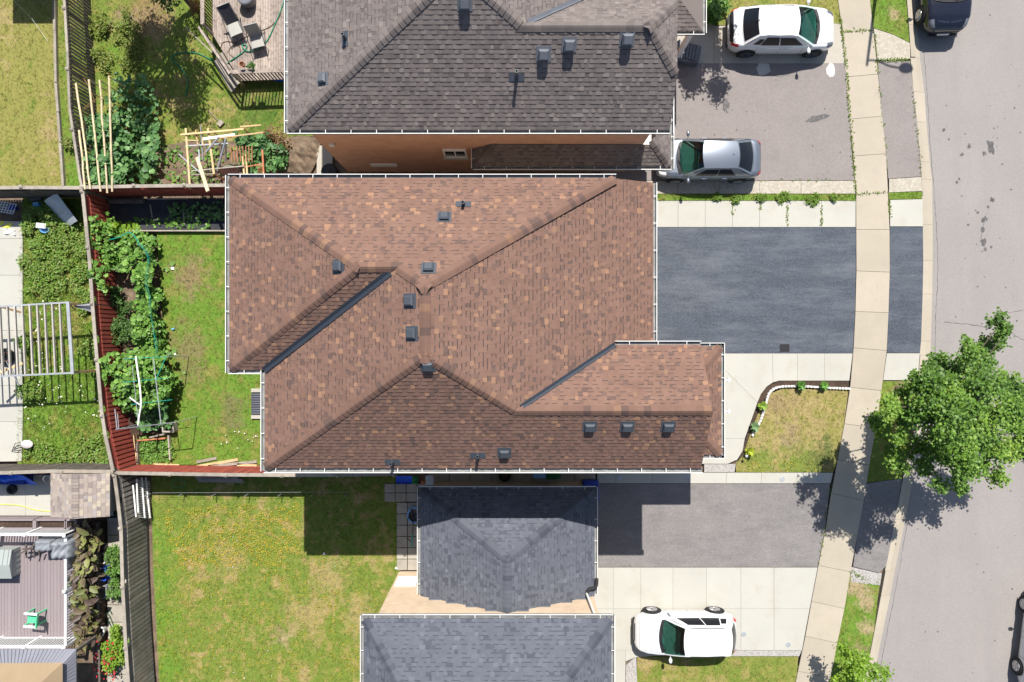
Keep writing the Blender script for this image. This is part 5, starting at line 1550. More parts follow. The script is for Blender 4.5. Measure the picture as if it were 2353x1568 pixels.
def car(label, x, y, heading, L=4.5, Wd=1.82, Ht=1.6, paint=(.8, .8, .8), metal=0.0, rough=.25, kind='suv', wheel='alloy', glass_front=(.016, .06, .05), ts_=None, tail=True, grille=True, rails=False, coat=.6, lampm=None):
    Mx = Matrix.Translation((x, y, 0)) @ Matrix.Rotation(heading, 4, 'Z')
    pm = mat('car_paint', paint, rough=rough, metal=metal, var=0.0, fine=0.0, coat=coat, spec=.5)
    gm = mat('car_glass', (.010, .012, .016), rough=.06, var=0, fine=0, spec=.32)
    wm = tinted()
    root = empty('parked_car', (x, y, 0), label, 'car')
    hw0 = Wd / 2
    suv = kind == 'suv'
    T_ = [0, .012, .04, .1, .2, .35, .5, .65, .78, .88, .95, .985, 1]
    HW = [.60, .76, .88, .955, .99, 1, 1, 1, .985, .945, .85, .72, .50]
    if suv:
        ZT = [.74, .92, 1.0, 1.02, 1.02, 1.01, 1.0, .99, .97, .92, .82, .70, .56]
    else:
        ZT = [.70, .88, .97, .99, .98, .95, .93, .92, .90, .85, .76, .66, .52]
    ZS = [.42, .36, .30, .24, .22, .22, .22, .22, .22, .23, .26, .30, .36]

    def hw(t): return hw0 * np.interp(t, T_, HW)

    def zt(t): return float(np.interp(t, T_, ZT)) * (Ht / 1.6 if suv else Ht / 1.45)

    def zs(t): return float(np.interp(t, T_, ZS))

    prof = [(0, 0, 's'), (.86, 0, 's'), (.975, .10, 's'), (1, .42, 'm'), (.995, .66, 'm'), (.985, .80, 'm'), (.955, .92, 'm'), (.88, 1.0, 'm'), (.7, 1.012, 'm'), (.35, 1.035, 'm'), (0, 1.045, 'm')]

    def pt(t, i):
        f, h, k = prof[i]
        a, b = zs(t), zt(t)
        z = a + h if k == 's' else a + (b - a) * h
        return hw(t) * f, z

    def topz(t, yn):
        ys = [0, .35, .7, .88, .955, .985, .995]; hs = [1.045, 1.035, 1.012, 1.0, .92, .80, .66]
        a, b = zs(t), zt(t)
        return a + (b - a) * float(np.interp(abs(yn), ys, hs))

    def X(t): return -L / 2 + L * t
    ts = sorted(set(T_ + [i / 26 for i in range(27)]))
    vs_ = []; n = len(prof)
    for t in ts:
        row = [(X(t), pt(t, i)[0], pt(t, i)[1]) for i in range(n)] + [(X(t), -pt(t, i)[0], pt(t, i)[1]) for i in range(n - 2, 0, -1)]
        vs_ += row
    k = 2 * n - 2
    fs_ = []
    for a in range(len(ts) - 1):
        for j in range(k):
            j2 = (j + 1) % k
            fs_.append((a * k + j, a * k + j2, (a + 1) * k + j2, (a + 1) * k + j))
    fs_ += [tuple(range(k - 1, -1, -1)), tuple(range((len(ts) - 1) * k, len(ts) * k))]
    body = MB().add(vs_, fs_).xf(Mx).build('body', pm, root, smooth=True)

    def patch(t0, t1, y0, y1, off=.006, nu=6, nv=6):
        def f(u, v):
            t = t0 + (t1 - t0) * u; yn = y0 + (y1 - y0) * v
            return Vector((X(t) + (off if t > .96 else (-off if t < .04 else 0)), hw(t) * yn * (1.004 if abs(yn) > .9 else 1), topz(t, yn) + off))
        return MB().grid(f, nu, nv).xf(Mx)

    # cabin
    if suv: t1, t2, t3, t4 = .715, .57, .155, .055
    else: t1, t2, t3, t4 = .735, .575, .28, .135
    if ts_: t1, t2, t3, t4 = ts_
    zb = lambda t: zt(t) * .985
    wt = .70 if suv else .66

    def edge(t, wfrac, z, crown, bow):
        def f(v):
            s = 2 * v - 1
            return Vector((X(t) + bow * (1 - s * s), hw0 * wfrac * s, z + crown * (1 - s * s)))
        return f
    b1 = edge(t1, .90, zt(t1) + .004, .05, .17); r1 = edge(t2, wt, Ht - .05, .05, .09)
    b4 = edge(t4, .88, zb(t4) - .02, .05, -.12); r4_ = edge(t3, wt * .97, Ht - .07, .045, -.07)

    def bil(fa, fb, bulge=0):
        def f(u, v):
            p = fa(v).lerp(fb(v), u)
            return p + Vector((0, 0, bulge * 4 * u * (1 - u)))
        return f
    cab = MB()
    cab.grid(lambda u, v: bil(b1, r1, .03)(u, .06 * v), 6, 1); cab.grid(lambda u, v: bil(b1, r1, .03)(u, .94 + .06 * v), 6, 1); cab.grid(bil(r1, r4_, .035), 8, 8); cab.grid(bil(r4_, b4, .03), 6, 8)

    def side(sg):
        e = 1.0 if sg > 0 else 0.0
        lo = [b4(e), None, b1(e)]

        def f(u, v):  # u along rear->front, v low->high
            pl_ = b4(e).lerp(b1(e), u); pl_.y = sg * hw0 * (.90 + .045 * 4 * u * (1 - u) * .6); pl_.z = b4(e).z + (b1(e).z - b4(e).z) * u
            ph = r4_(e).lerp(r1(e), u); ph.z += .035 * 4 * u * (1 - u)
            p = pl_.lerp(ph, v); p.y += sg * .025 * 4 * v * (1 - v)
            return p
        return f
    for sg in (1, -1): cab.grid(side(sg), 8, 4)
    cab.xf(Mx).build('cabin', pm, root, smooth=True)

    def pane(name, fn, u0, u1, v0, v1, m, nrm, nu=6, nv=8):
        def f(u, v):
            return fn(u0 + (u1 - u0) * u, v0 + (v1 - v0) * v) + nrm
        return MB().grid(f, nu, nv).xf(Mx).build(name, m, root, smooth=True)
    pane('windshield', bil(b1, r1, .03), .02, .985, .045, .955, wm, Vector((.010, 0, .012)))
    tm_ = (t1 * .42 + t2 * .58)
    patch(tm_, t1 + .012, -.84, .84, .012, 6, 8).build('dashboard', DASH, root, smooth=True)
    patch(t2 - .12, tm_, -.84, .84, .010, 6, 8).build('cabin_floor', SEAT, root)
    for sg in (1, -1):
        MB().lathe([(.001, 0), (.2, .02), (.23, .1), (.18, .2), (.001, .24)], (X(t2 - .01), sg * .38, zb(t2) - .02), 12, Matrix.Diagonal((.55, 1, 1, 1))).xf(Mx).build('seat', SEAT, root, smooth=True)
    MB().tube([Vector((X(tm_) + .02 + .05 * math.cos(a), .38 + .17 * math.sin(a), zb(tm_) + .1 + .12 * math.cos(a))) for a in np.linspace(0, 6.283, 18)], .016, 5, cap=False).xf(Mx).build('steering_wheel', M_['black'], root)
    pane('rear_window', bil(r4_, b4, .03), .05, .86, .07, .93, gm, Vector((-.010, 0, .012)))
    for sg in (1, -1):
        nn = Vector((0, sg * .012, .006))
        pane('side_window', side(sg), .53, .88 if suv else .86, .14, .82, gm, nn, 5, 4)
        pane('side_window', side(sg), .22, .51, .14, .84, gm, nn, 5, 4)
        if suv: pane('side_window', side(sg), .10, .20, .2, .7, gm, nn, 3, 3)
        if rails or suv:
            MB().tube([side(sg)(.15, 1.0) + Vector((0, sg * -.02, .03)), side(sg)(.5, 1.0) + Vector((0, sg * -.02, .05)), side(sg)(.9, 1.0) + Vector((0, sg * -.02, .03))], .014, 5).xf(Mx).build('roof_rail', M_['black'] if rails else pm, root)
    # cowl with wipers
    def cw(u, v): return b1(.06 + .88 * v) + Vector((.13 * u - .01, 0, .012 - .006 * u))
    MB().grid(cw, 2, 8).xf(Mx).build('cowl', M_['black'], root)
    for o in (.12, .5):
        MB().tube([b1(o + .08) + Vector((.06, 0, .03)), bil(b1, r1, .03)(.12, o + .36) + Vector((.02, 0, .03))], .012, 4).xf(Mx).build('wiper', M_['black'], root)
    # bonnet and door shut lines
    def line(ptsf, w=.008, name='shut_line'):
        pts = [Vector(p) for p in ptsf]
        return MB().tube(pts, w, 4, cap=False).xf(Mx).build(name, M_['black'], body)
    for sg in (1, -1):
        line([(X(t), hw(t) * .8 * sg, topz(t, .8) + .001) for t in np.linspace(t1 + .01, .955, 8)], .006)
        for t in ((.68, .47, .25) if suv else (.69, .49, .30)):
            line([(X(t), hw(t) * f * sg * 1.001, z) for f, z in ((.955, topz(t, .955)), (.99, topz(t, .985)), (1.0, zs(t) + .4), (.985, zs(t) + .12))], .006)
    line([(X(.957), hw(.957) * s, topz(.957, s) + .001) for s in np.linspace(-.8, .8, 9)], .006)
    if not suv: line([(X(.125), hw(.125) * s, topz(.125, s) + .001) for s in np.linspace(-.85, .85, 9)], .006)
    # lamps
    for sg in (1, -1):
        patch(.91, .972, sg * .76, sg * .975, .008).build('headlight', lampm or M_['lamp_glass'], root, smooth=True)
        if tail: patch(.008, .045, sg * .84, sg * .985, .008).build('taillight', M_['red_lamp'], root, smooth=True)
    if grille:
        g = MB().box((L / 2 + .004, 0, .52), (.03, Wd * .42, .18)).xf(Mx).build('grille', M_['black'], root)
        for i in range(9):
            MB().box((L / 2 + .022, (-.18 + .045 * i) * Wd, .52), (.012, .022, .17)).xf(Mx).build('grille_bar', M_['chrome'], g)
    MB().box((L / 2 - .02, 0, .30), (.08, Wd * .6, .12)).xf(Mx).build('bumper', M_['black'], root)
    MB().box((-L / 2 + .015, 0, .40), (.07, Wd * .66, .16)).xf(Mx).build('bumper', M_['black'], root)
    MB().box((-L / 2 - .008, 0, .62), (.02, .42, .13)).xf(Mx).build('number_plate', M_['white'], root)
    # mirrors and handles
    for sg in (1, -1):
        tm = t1 - .045
        p = Vector((X(tm), sg * (hw0 * .96), zb(tm) + .05))
        mir = MB()
        mir.tube([p, p + Vector((0.0, sg * .1, .02))], .025, 6)
        rr = [(.0, -.09), (.055, -.08), (.075, -.02), (.075, .05), (.05, .09), (0.001, .1)]
        mir.lathe(rr, p + Vector((.0, sg * .17, .03)), 10, Matrix.Rotation(math.pi / 2, 4, 'X') @ Matrix.Diagonal((1.0, .8, 1.15, 1)))
        mir.xf(Mx).build('mirror', pm, root, smooth=True)
        for t in ((.52, .31) if suv else (.55, .355)):
            MB().box((X(t), sg * (hw(t) * .993), zt(t) * .86), (.2, .04, .035)).xf(Mx).build('door_handle', pm if suv else M_['chrome'], root)
    # wheels
    wr = .345 if suv else .315
    wmat = M_['alloy'] if wheel == 'alloy' else M_['vent']
    for tx in ((.185, .815) if suv else (.195, .80)):
        for sg in (1, -1):
            yc = sg * (hw0 - .105)
            R = Matrix.Rotation(-sg * math.pi / 2, 4, 'X')
            MB().lathe([(wr + .065, -.02), (wr + .065, .012), (wr * .6, .014)], (X(tx), sg * (hw0 - .012), wr + .02), 20, R).xf(Mx).build('wheel_arch', M_['rubber'], root)
            w_ = MB().lathe([(wr * .66, -.1), (wr * .96, -.1), (wr, -.07), (wr, .07), (wr * .95, .105), (wr * .68, .115), (wr * .66, .08)], (X(tx), yc + sg * .02, wr), 24, R).xf(Mx).build('wheel', M_['rubber'], root, smooth=False)
            rim = MB().lathe([(wr * .70, .095), (wr * .68, .118), (wr * .6, .112), (wr * .56, .07), (.02, .06)], (X(tx), yc + sg * .02, wr), 24, R)
            for s in range(5 if wheel == 'alloy' else 7):
                a = 2 * math.pi * s / (5 if wheel == 'alloy' else 7)
                c = Vector((X(tx), yc + sg * (.02 + .102), wr))
                rim.bar(c, c + Vector((math.cos(a) * wr * .62, 0, math.sin(a) * wr * .62)), .075, .03, up=(0, 1, 0))
            rim.xf(Mx).build('rim', wmat, w_)
    return root, Mx, patch, X, hw, topz, pm, body


white = (.70, .71, .715)
c1_ = car('white compact crossover parked at the top on the concrete pad', 11.65, 13.45, 0.0, 4.6, 1.86, 1.58, white, kind='suv', wheel='dark', grille=False, tail=False, lampm=M_['vent_grey'], ts_=(.765, .575, .24, .115))
r_, Mx, patch, X, hw, topz, pm, body = c1_
patch(.004, .03, -.9, .9, .011, 3, 10).build('rear_lamp_bar', M_['black'], r_, smooth=True)
for sg in (1, -1): patch(.012, .075, sg * .90, sg * .985, .012, 4, 3).build('taillight', M_['red_lamp'], r_, smooth=True)
MB().add([(X(.2), -.02, 1.57), (X(.2), .02, 1.57), (X(.245), 0, 1.575), (X(.2), 0, 1.635)], [(0, 2, 3), (1, 3, 2), (0, 3, 1)]).xf(Mx).build('antenna_fin', M_['vent'], r_)

c2_ = car('silver-grey sedan parked beside the garage of the grey-roofed house', 8.48, 7.86, math.pi, 4.5, 1.76, 1.43, (.19, .215, .255), metal=.6, rough=.34, kind='sedan', ts_=(.755, .578, .27, .105))
r_, Mx, patch, X, hw, topz, pm, body = c2_
MB().lathe([(.03, 0), (.028, .03), (.005, .045)], (X(.31), 0, 1.40), 10).xf(Mx).build('antenna_base', M_['black'], r_, smooth=True)

c3_ = car('black luxury suv parked at the kerb at the top right', 18.72, 15.75, -math.pi / 2 + .03, 4.75, 1.98, 1.66, (.010, .012, .022), rough=.14, kind='suv', grille=False, lampm=M_['vent_grey'])
r_, Mx, patch, X, hw, topz, pm, body = c3_
txt = 'RANGE ROVER'
cu = bpy.data.curves.new('lettering', 'FONT'); cu.body = txt; cu.size = .095; cu.extrude = .004; cu.align_x = 'CENTER'; cu.space_character = 1.75
to = bpy.data.objects.new('lettering', cu); col.objects.link(to)
bpy.context.view_layer.update()
dg = bpy.context.evaluated_depsgraph_get()
tme = bpy.data.meshes.new_from_object(to.evaluated_get(dg))
bpy.data.objects.remove(to); tme.materials.clear(); tme.materials.append(M_['chrome'])
# letters follow the bonnet edge
for v in tme.vertices:
    s = v.co.x
    t = .945 - .03 * (s / .75) ** 2 - v.co.y / 4.75
    yn = s / hw(t)
    v.co = Mx @ Vector((X(t), s, topz(t, yn) + .008 + v.co.z))
tme.update()
link('lettering', tme, r_)
gr = MB().box((2.36, 0, .62), (.05, 1.1, .16)).xf(Mx).build('grille', M_['black'], r_)
MB().box((2.385, 0, .40), (.03, .5, .12)).xf(Mx).build('number_plate', M_['white'], r_)

c4_ = car('white hatchback parked on the pale concrete pad at the bottom', 7.48, -12.62, math.pi, 4.35, 1.78, 1.60, white, kind='suv', rails=True, ts_=(.71, .545, .11, .045))
c5_ = car('pale car at the lower right edge of the street', 23.12, -12.95, math.pi / 2 - .12, 4.5, 1.8, 1.5, (.62, .63, .64), kind='sedan')

# ================================================================== THINGS IN THE UPPER LEFT YARD
def thing(name, label, cat, loc, group=None): return empty(name, loc, label, cat, group)


DZ = .5   # deck height
dk = thing('deck', 'weathered wooden deck with a slatted rail at the top', 'deck', P(570, 80))
outline = [(486, -80), (488, 78), (552, 186), (690, 181), (690, -80)]
ow = [(p.x, p.y) for p in [P(x, y, DZ) for x, y in outline]]
xmin = min(p[0] for p in ow); xmax = max(p[0] for p in ow); xx = xmin
while xx < xmax:
    q = clip_half(clip_half(ow, 0, xx + .004, True), 0, xx + .108, False)
    if len(q) >= 3: MB().prism(q, DZ - .035, DZ + random.uniform(-.003, .003)).build('plank', M_['deck_wood'], dk)
    xx += .112
MB().prism(shrink(ow, .12), .02, DZ - .05).build('deck_frame', M_['dark_wood'], dk)
rz = DZ + .95
runs = [((488, -80), (488, 78)), ((552, 186), (690, 181))]
for (a, b) in runs:
    A0 = P(*a, DZ); B0 = P(*b, DZ)
    n = int((B0 - A0).length / .14)
    bme = MB().box((0, 0, .47), (.04, .04, .94)).mesh('baluster', M_['dark_wood'])
    for i in range(n + 1):
        link('baluster', bme, dk, Matrix.Translation(A0.lerp(B0, i / n)))
    MB().bar(Vector((A0.x, A0.y, rz)), Vector((B0.x, B0.y, rz)), .16, .04).build('hand_rail', M_['deck_wood'], dk)
A0 = P(488, 78, DZ); B0 = P(552, 186, DZ)
for (p, q, z0, z1) in ((A0, A0, 0, rz + .05), (B0, B0, 0, rz + .05)):
    MB().bar((p.x, p.y, z0), (p.x, p.y, z1), .1, .1).build('post', M_['grey_wood'], dk)
off_ = Vector((-.55, -.32, 0))
for z, w in ((rz - .05, .09), (rz - .4, .06), (rz - .75, .06)):
    MB().bar(Vector((A0.x, A0.y, z)) + off_ * .35, Vector((B0.x, B0.y, z)) + off_ * .15, w, .05).build('stair_rail', M_['dark_wood'] if w < .08 else M_['deck_wood'], dk)
MB().bar(Vector((A0.x, A0.y, rz + .02)) + off_ * 1.0 + Vector((-.15, .15, 0)), A0.lerp(B0, .55) + Vector((-.25, -.1, rz - DZ)), .05, .05).build('stair_rail', M_['grey_wood'], dk)
for i in range(3):
    o = off_ * (.25 + .3 * i)
    MB().bar(A0.lerp(B0, .35) + o + Vector((0, 0, -.14 * (i + 1))), B0 + o + Vector((.0, -.02, -.14 * (i + 1))), .2, .04).build('step', M_['grey_wood'], dk)


def lounger(label, x, y, rot, seatm, backm, L1=1.0):
    M = Matrix.Translation(P(x, y, DZ)) @ Matrix.Rotation(rot, 4, 'Z')
    root = thing('lounge_chair', label, 'chair', P(x, y, DZ), 'patio chairs on the wooden deck')
    # local: +x towards the head
    MB().grid(lambda u, v: Vector((-.35 + .55 * u, -.27 + .54 * v, .40 - .05 * u + .02 * math.sin(3.14 * v))), 5, 4).xf(M).build('seat', seatm, root, smooth=True)
    MB().grid(lambda u, v: Vector((.20 + .52 * L1 * u, -.27 + .54 * v, .35 + .62 * u - .02 * math.sin(3.14 * v))), 5, 4).xf(M).build('backrest', backm, root, smooth=True)
    for s in (-1, 1):
        MB().tube([(-.4, s * .29, .0), (-.38, s * .29, .40), (.2, s * .29, .35), (.20 + .52 * L1, s * .29, .97)], .016, 6).xf(M).build('frame', M_['grey_metal'], root)
        MB().tube([(-.3, s * .31, .38), (-.28, s * .33, .6), (.1, s * .33, .62), (.42, s * .31, .58)], .015, 6).xf(M).build('armrest', M_['black'], root)
        MB().tube([(.1, s * .29, .36), (.5, s * .31, .0)], .015, 6).xf(M).build('leg', M_['black'], root)
    MB().tube([(.20 + .52 * L1, -.29, .97), (.20 + .52 * L1, .29, .97)], .018, 6).xf(M).build('head_bar', M_['grey_metal'], root)
    return root


lounger('reclining chair with dark sling back, near the deck rail', 547, 72, math.radians(112), M_['fabric_grey'], M_['fabric_dark'])
lounger('grey sling chair standing near the house wall', 598, 100, math.radians(104), M_['fabric_grey'], M_['fabric_grey'], .35)
bt = MB().lathe([(.0, 0), (.33, 0), (.35, .5), (.30, .52), (.28, .5)], P(572, 5, DZ), 18).build('rain_barrel', M_['vent_grey'], None)
tag(bt, 'round grey tub at the top edge of the wooden deck', 'tub')
pot = thing('flower_pot', 'terracotta pot on the deck rail', 'pot', P(560, 152, rz + .02))
c = P(560, 152, rz + .02)
MB().lathe([(.06, 0), (.10, .18), (.115, .18), (.115, .22), (.095, .22), (.085, .15)], c, 16).build('pot', M_['terracotta'], pot)
MB().lathe([(.084, .15), (.03, .17), (.001, .175)], c, 12).build('soil', M_['mulch'], pot)
bush('potted_plant', 'small potted plant beside the terracotta pot', 'plant', 576, 152, .16, .25, 160, .09, [G4c, G1c, G2c], base=rz)
hs = []
for (x, y, z) in [(426, 222, .03), (431, 200, .03), (430, 182, .03), (424, 168, .03), (412, 152, .03), (396, 139, .03), (399, 129, .03), (412, 122, .03), (448, 122, .03), (470, 130, .03), (490, 141, .05), (507, 150, .1), (520, 148, .3), (530, 140, DZ + .03), (548, 128, DZ + .03), (562, 117, DZ + .03), (567, 106, DZ + .03), (558, 103, DZ + .04), (558, 110, DZ + .05), (568, 118, DZ + .05), (585, 117, DZ + .03), (598, 110, DZ + .03), (615, 92, DZ + .03), (630, 60, DZ + .03), (645, 25, DZ + .03), (656, -10, DZ + .03)]:
    hs.append(P(x, y, z))
tag(MB().tube(smoothline(hs, 5), .022, 6).build('garden_hose', M_['hose'], None, smooth=True), 'green garden hose looping over lawn and wooden deck', 'hose')
hs = [P(x, y, DZ + .02) for x, y in [(507, 110), (512, 98), (528, 96), (545, 102), (553, 116), (548, 128), (538, 132), (527, 124), (528, 112), (545, 98), (565, 85), (590, 74), (620, 62), (640, 42), (645, 30)]]
tag(MB().tube(smoothline(hs, 5), .014, 5).build('power_cord', M_['rust'], None, smooth=True), 'brown cord coiled on the wooden deck', 'cord')
st = thing('tarp_bundle', 'blue tarp bundle under the deck rail by the house', 'tarp', P(645, 178))
MB().lathe([(.0, 0), (.42, .02), (.46, .2), (.3, .36), (.05, .42)], P(646, 176, 0), 12, Matrix.Diagonal((1.2, .6, 1, 1))).build('sheet', M_['tarp'], st, smooth=True)

# bamboo frame
bf = thing('bamboo_frame', 'tall frame of bamboo poles leaning over the fence', 'trellis', P(215, 300))
for (a, b, z0, z1) in [((175, 192), (208, 435), 1.7, 1.9), ((205, 184), (231, 441), 1.65, 1.88), ((229, 185), (247, 444), 1.6, 1.88), ((250, 176), (258, 441), 1.7, 1.88), ((183, 300), (196, 436), 1.6, 1.88)]:
    A0 = P(*a, z0); B0 = P(*b, z1)
    pts = [A0.lerp(B0, i / 6) + Vector((random.uniform(-.02, .02), 0, random.uniform(-.02, .02))) for i in range(7)]
    MB().tube(pts, .042, 7, r2=.036).build('pole', M_['bamboo'], bf)
for (x, y, z) in [(175, 192, 1.9), (250, 176, 1.95), (229, 185, 1.8), (205, 184, 1.85)]:
    A0 = P(x, y, z); MB().tube([(A0.x, A0.y, 0), A0], .03, 6).build('upright', M_['bamboo'], bf)
MB().tube([P(192, 180, 1.6), P(205, 200, 1.7), P(218, 235, 1.6), P(190, 255, 1.5)], .012, 5).build('twig', M_['dry'], bf)
MB().tube([P(190, 250, 1.7), P(248, 210, 1.8)], .012, 5).build('twig', M_['dry'], bf)
# pine trellis
tr_ = thing('trellis', 'light pine trellis of crossed bars over the vegetable soil', 'trellis', P(500, 360))


_tb = [0]


def tbar(a, b, m, w=.06, z0=1.55, z1=None, nm='bar'):
    _tb[0] += 1
    dz_ = (_tb[0] % 17) * .0035
    z1 = (z0 if z1 is None else z1) + dz_; z0 += dz_
    MB().bar(P(*a, z0), P(*b, z0 if z1 is None else z1), w, .05).build(nm, m, tr_)


PN, GM = M_['pine'], M_['galv']
tbar((427, 295), (437, 434), PN, .07); tbar((450, 299), (455, 335), PN, .05, 1.5); tbar((478, 295), (492, 400), PN, .08, 1.5); tbar((463, 300), (467, 335), PN, .05, 1.48)
tbar((415, 310), (560, 297), PN, .07, 1.6); tbar((552, 292), (600, 288), PN, .06, 1.62); tbar((500, 318), (605, 305), PN, .06, 1.58); tbar((422, 322), (457, 324), M_['pine'], .04, 1.5)
tbar((427, 336), (525, 330), GM, .05, 1.45); tbar((461, 288), (467, 370), GM, .035, 1.65, 1.2); tbar((457, 342), (461, 395), GM, .05, 1.3); tbar((519, 320), (519, 370), GM, .04, 1.5, .8)
tbar((467, 320), (540, 310), M_['white'], .11, 1.5, nm='white_board'); tbar((473, 350), (503, 315), GM, .06, 1.4, 1.75); tbar((497, 400), (519, 318), GM, .07, .9, 1.75); tbar((412, 355), (466, 402), GM, .045, 1.2, 1.4)
tbar((431, 394), (560, 382), M_['grey_wood'], .05, 1.4); tbar((434, 402), (492, 400), M_['grey_wood'], .05, 1.4); tbar((453, 362), (478, 440), M_['bamboo'], .14, 1.2, 2.0, 'log')
tbar((558, 385), (600, 378), M_['terracotta'], .05, 1.3); tbar((558, 360), (563, 425), PN, .07, 1.3); tbar((566, 355), (569, 425), PN, .07, 1.3); tbar((603, 345), (606, 400), M_['terracotta'], .07, 1.3)
for i in range(8): tbar((530 + i * 7, 336), (534 + i * 6.5, 372), M_['terracotta'], .025, 1.45, nm='slat')
for i in range(7): tbar((592, 378 + i * 4.5), (606, 378 + i * 4.5), M_['terracotta'], .02, 1.25, nm='slat')
for (x, y) in ((427, 297), (436, 432), (480, 297), (492, 400), (560, 297), (605, 305), (606, 398)):
    A0 = P(x, y, 1.5); MB().bar((A0.x, A0.y, 0), (A0.x, A0.y, 1.55), .05, .05).build('upright', PN, tr_)
# satellite dish
dd = thing('satellite_dish', 'grey dish lying tilted beside the trellis', 'dish', P(528, 390))
Md = Matrix.Rotation(math.radians(76), 4, 'X') @ Matrix.Rotation(math.radians(12), 4, 'Y')
MB().lathe([(.0, 0), (.18, .02), (.33, .07), (.42, .13), (.425, .12), (.34, .05), (.18, 0), (.001, -.02)], P(527, 388, .7), 22, Md).build('reflector', M_['deck_box'], dd, smooth=True)
MB().tube([P(527, 389, .62), P(530, 388, 0)], .03, 6).build('mast', M_['black'], dd)
ms = MB().box(P(507, 283, .06), (.28, .28, .1), Matrix.Rotation(.8, 3, 'Z')).build('mallet_head', M_['grey_wood'], None)
hm = thing('garden_mallet', 'wooden mallet with a thin handle lying on the lawn', 'tool', P(500, 275))
bpy.data.objects.remove(ms)
MB().box(P(507, 284, .06), (.26, .2, .1), Matrix.Rotation(.8, 3, 'Z')).build('head', M_['grey_wood'], hm)
MB().tube([P(507, 284, .08), P(478, 254, .05)], .016, 6).build('handle', M_['grey_wood'], hm)
# spoil heap
def heap(name, label, poly, h, m, cat='soil', sc=3.0, st=.09):
    w = [(p.x, p.y) for p in poly_px(poly)]
    a = np.array(w); lo, hi = a.min(0), a.max(0)
    gx, gy = np.meshgrid(np.arange(lo[0], hi[0], st), np.arange(lo[1], hi[1], st)); gx = gx.ravel(); gy = gy.ravel()
    k = inside(gx, gy, w)
    pts = [Vector(p) for p in w] + [Vector((x, y)) for x, y in zip(gx[k], gy[k])]
    n = len(w)
    vo, eo, fo, *_ = delaunay_2d_cdt(pts, [(i, (i + 1) % n) for i in range(n)], [], 1, 1e-4)
    V = np.array([(p.x, p.y) for p in vo])
    d = np.min(np.stack([np.hypot(V[:, 0] - q[0], V[:, 1] - q[1]) for i in range(n) for q in [Vector(w[i]).lerp(Vector(w[(i + 1) % n]), t) for t in (0, .25, .5, .75)]]), 0)
    z = .01 + h * np.clip(d / .5, 0, 1) * (.4 + .9 * fbm(V[:, 0], V[:, 1], sc, 5)) + h * .5 * (vnoise(V[:, 0], V[:, 1], 9, 4) - .5) * np.clip(d / .2, 0, 1)
    me = np_mesh(name, np.column_stack([V, z]), np.array([f for f in fo if len(f) == 3]), m)
    return tag(link(name, me), label, cat, kind='structure')


heap('soil_heap', 'clods of dug brown soil by the corner of the grey-roofed house', [(648, 318), (690, 312), (740, 316), (728, 372), (712, 402), (650, 396), (642, 350)], .3, M_['soil'], sc=2.2, st=.07)
heap('vegetable_bed', 'dark tilled vegetable soil under the pine trellis', [(330, 345), (430, 325), (640, 325), (640, 430), (330, 432)], .1, M_['soil'])
heap('garden_soil', 'brown soil strip behind the bean row', [(240, 620), (312, 620), (318, 830), (262, 830)], .08, M_['soil'])
heap('garden_soil', 'dark soil under the squash vines', [(235, 800), (385, 800), (388, 1000), (262, 1000)], .1, M_['mulch'])
slabs('walkway', 'narrow concrete strip beside the grey-roofed house', [[(728, 335), (765, 335), (765, 425), (728, 425)]], M_['concrete'])
bn = MB().lathe([(.3, 0), (.34, .8), (.36, .82), (.3, .9), (.02, .94)], P(768, 405), 14).build('rubbish_bin', M_['black'], None, smooth=False); tag(bn, 'black bin in the gap beside the grey-roofed house', 'bin')

# ================================================================== BACK YARD OF THE BROWN-ROOFED HOUSE
mbd = thing('mulch_bed', 'raised bed covered with black landscape fabric', 'garden bed', P(400, 495))
MB().prism(poly_px([(256, 458), (770, 458), (770, 528), (330, 528), (290, 520), (256, 500)]), 0, .09).build('fabric', M_['landscape'], mbd)
MB().bar(P(290, 531, .1), P(770, 531, .1), .06, .18).build('edge_board', M_['grey_wood'], mbd)
MB().tube([P(252, 463, .2), P(330, 462, .2)], .12, 8).build('log', M_['dark_wood'], mbd)
for (a, b) in (((340, 458), (430, 457)), ((345, 470), (350, 500)), ((420, 470), (424, 520))): MB().bar(P(*a, .12), P(*b, .12), .06, .04).build('batten', M_['grey_wood'], mbd)
# green net
nt_ = thing('garden_net', 'green plastic net strung along the bean row', 'net', P(355, 700))
line_ = [(320, 560), (335, 575), (343, 600), (338, 650), (346, 690), (352, 740), (358, 780), (362, 815), (366, 835)]
for k in range(9):
    z = 1.25 - k * .13
    MB().tube(smoothline([P(x - 4 + k * 1.6 + random.uniform(-1.5, 1.5), y, z) for x, y in line_], 3), .006, 4, cap=False).build('net_strand', M_['net'], nt_)
mb = MB()
for k in range(60):
    t = k / 59 * (len(line_) - 1); i = min(int(t), len(line_) - 2); x = line_[i][0] + (line_[i + 1][0] - line_[i][0]) * (t - i); y = line_[i][1] + (line_[i + 1][1] - line_[i][1]) * (t - i)
    mb.tube([P(x + 9, y, .1), P(x - 4 + random.uniform(-2, 2), y + random.uniform(-6, 6), 1.25)], .005, 4, cap=False)
mb.build('net_threads', M_['net'], nt_, kind='stuff')
MB().tube(smoothline([P(250, 552, 1.2), P(275, 545, 1.25), P(300, 535, 1.3), P(320, 560, 1.25)], 4), .02, 5).build('net_roll', M_['net'], nt_)
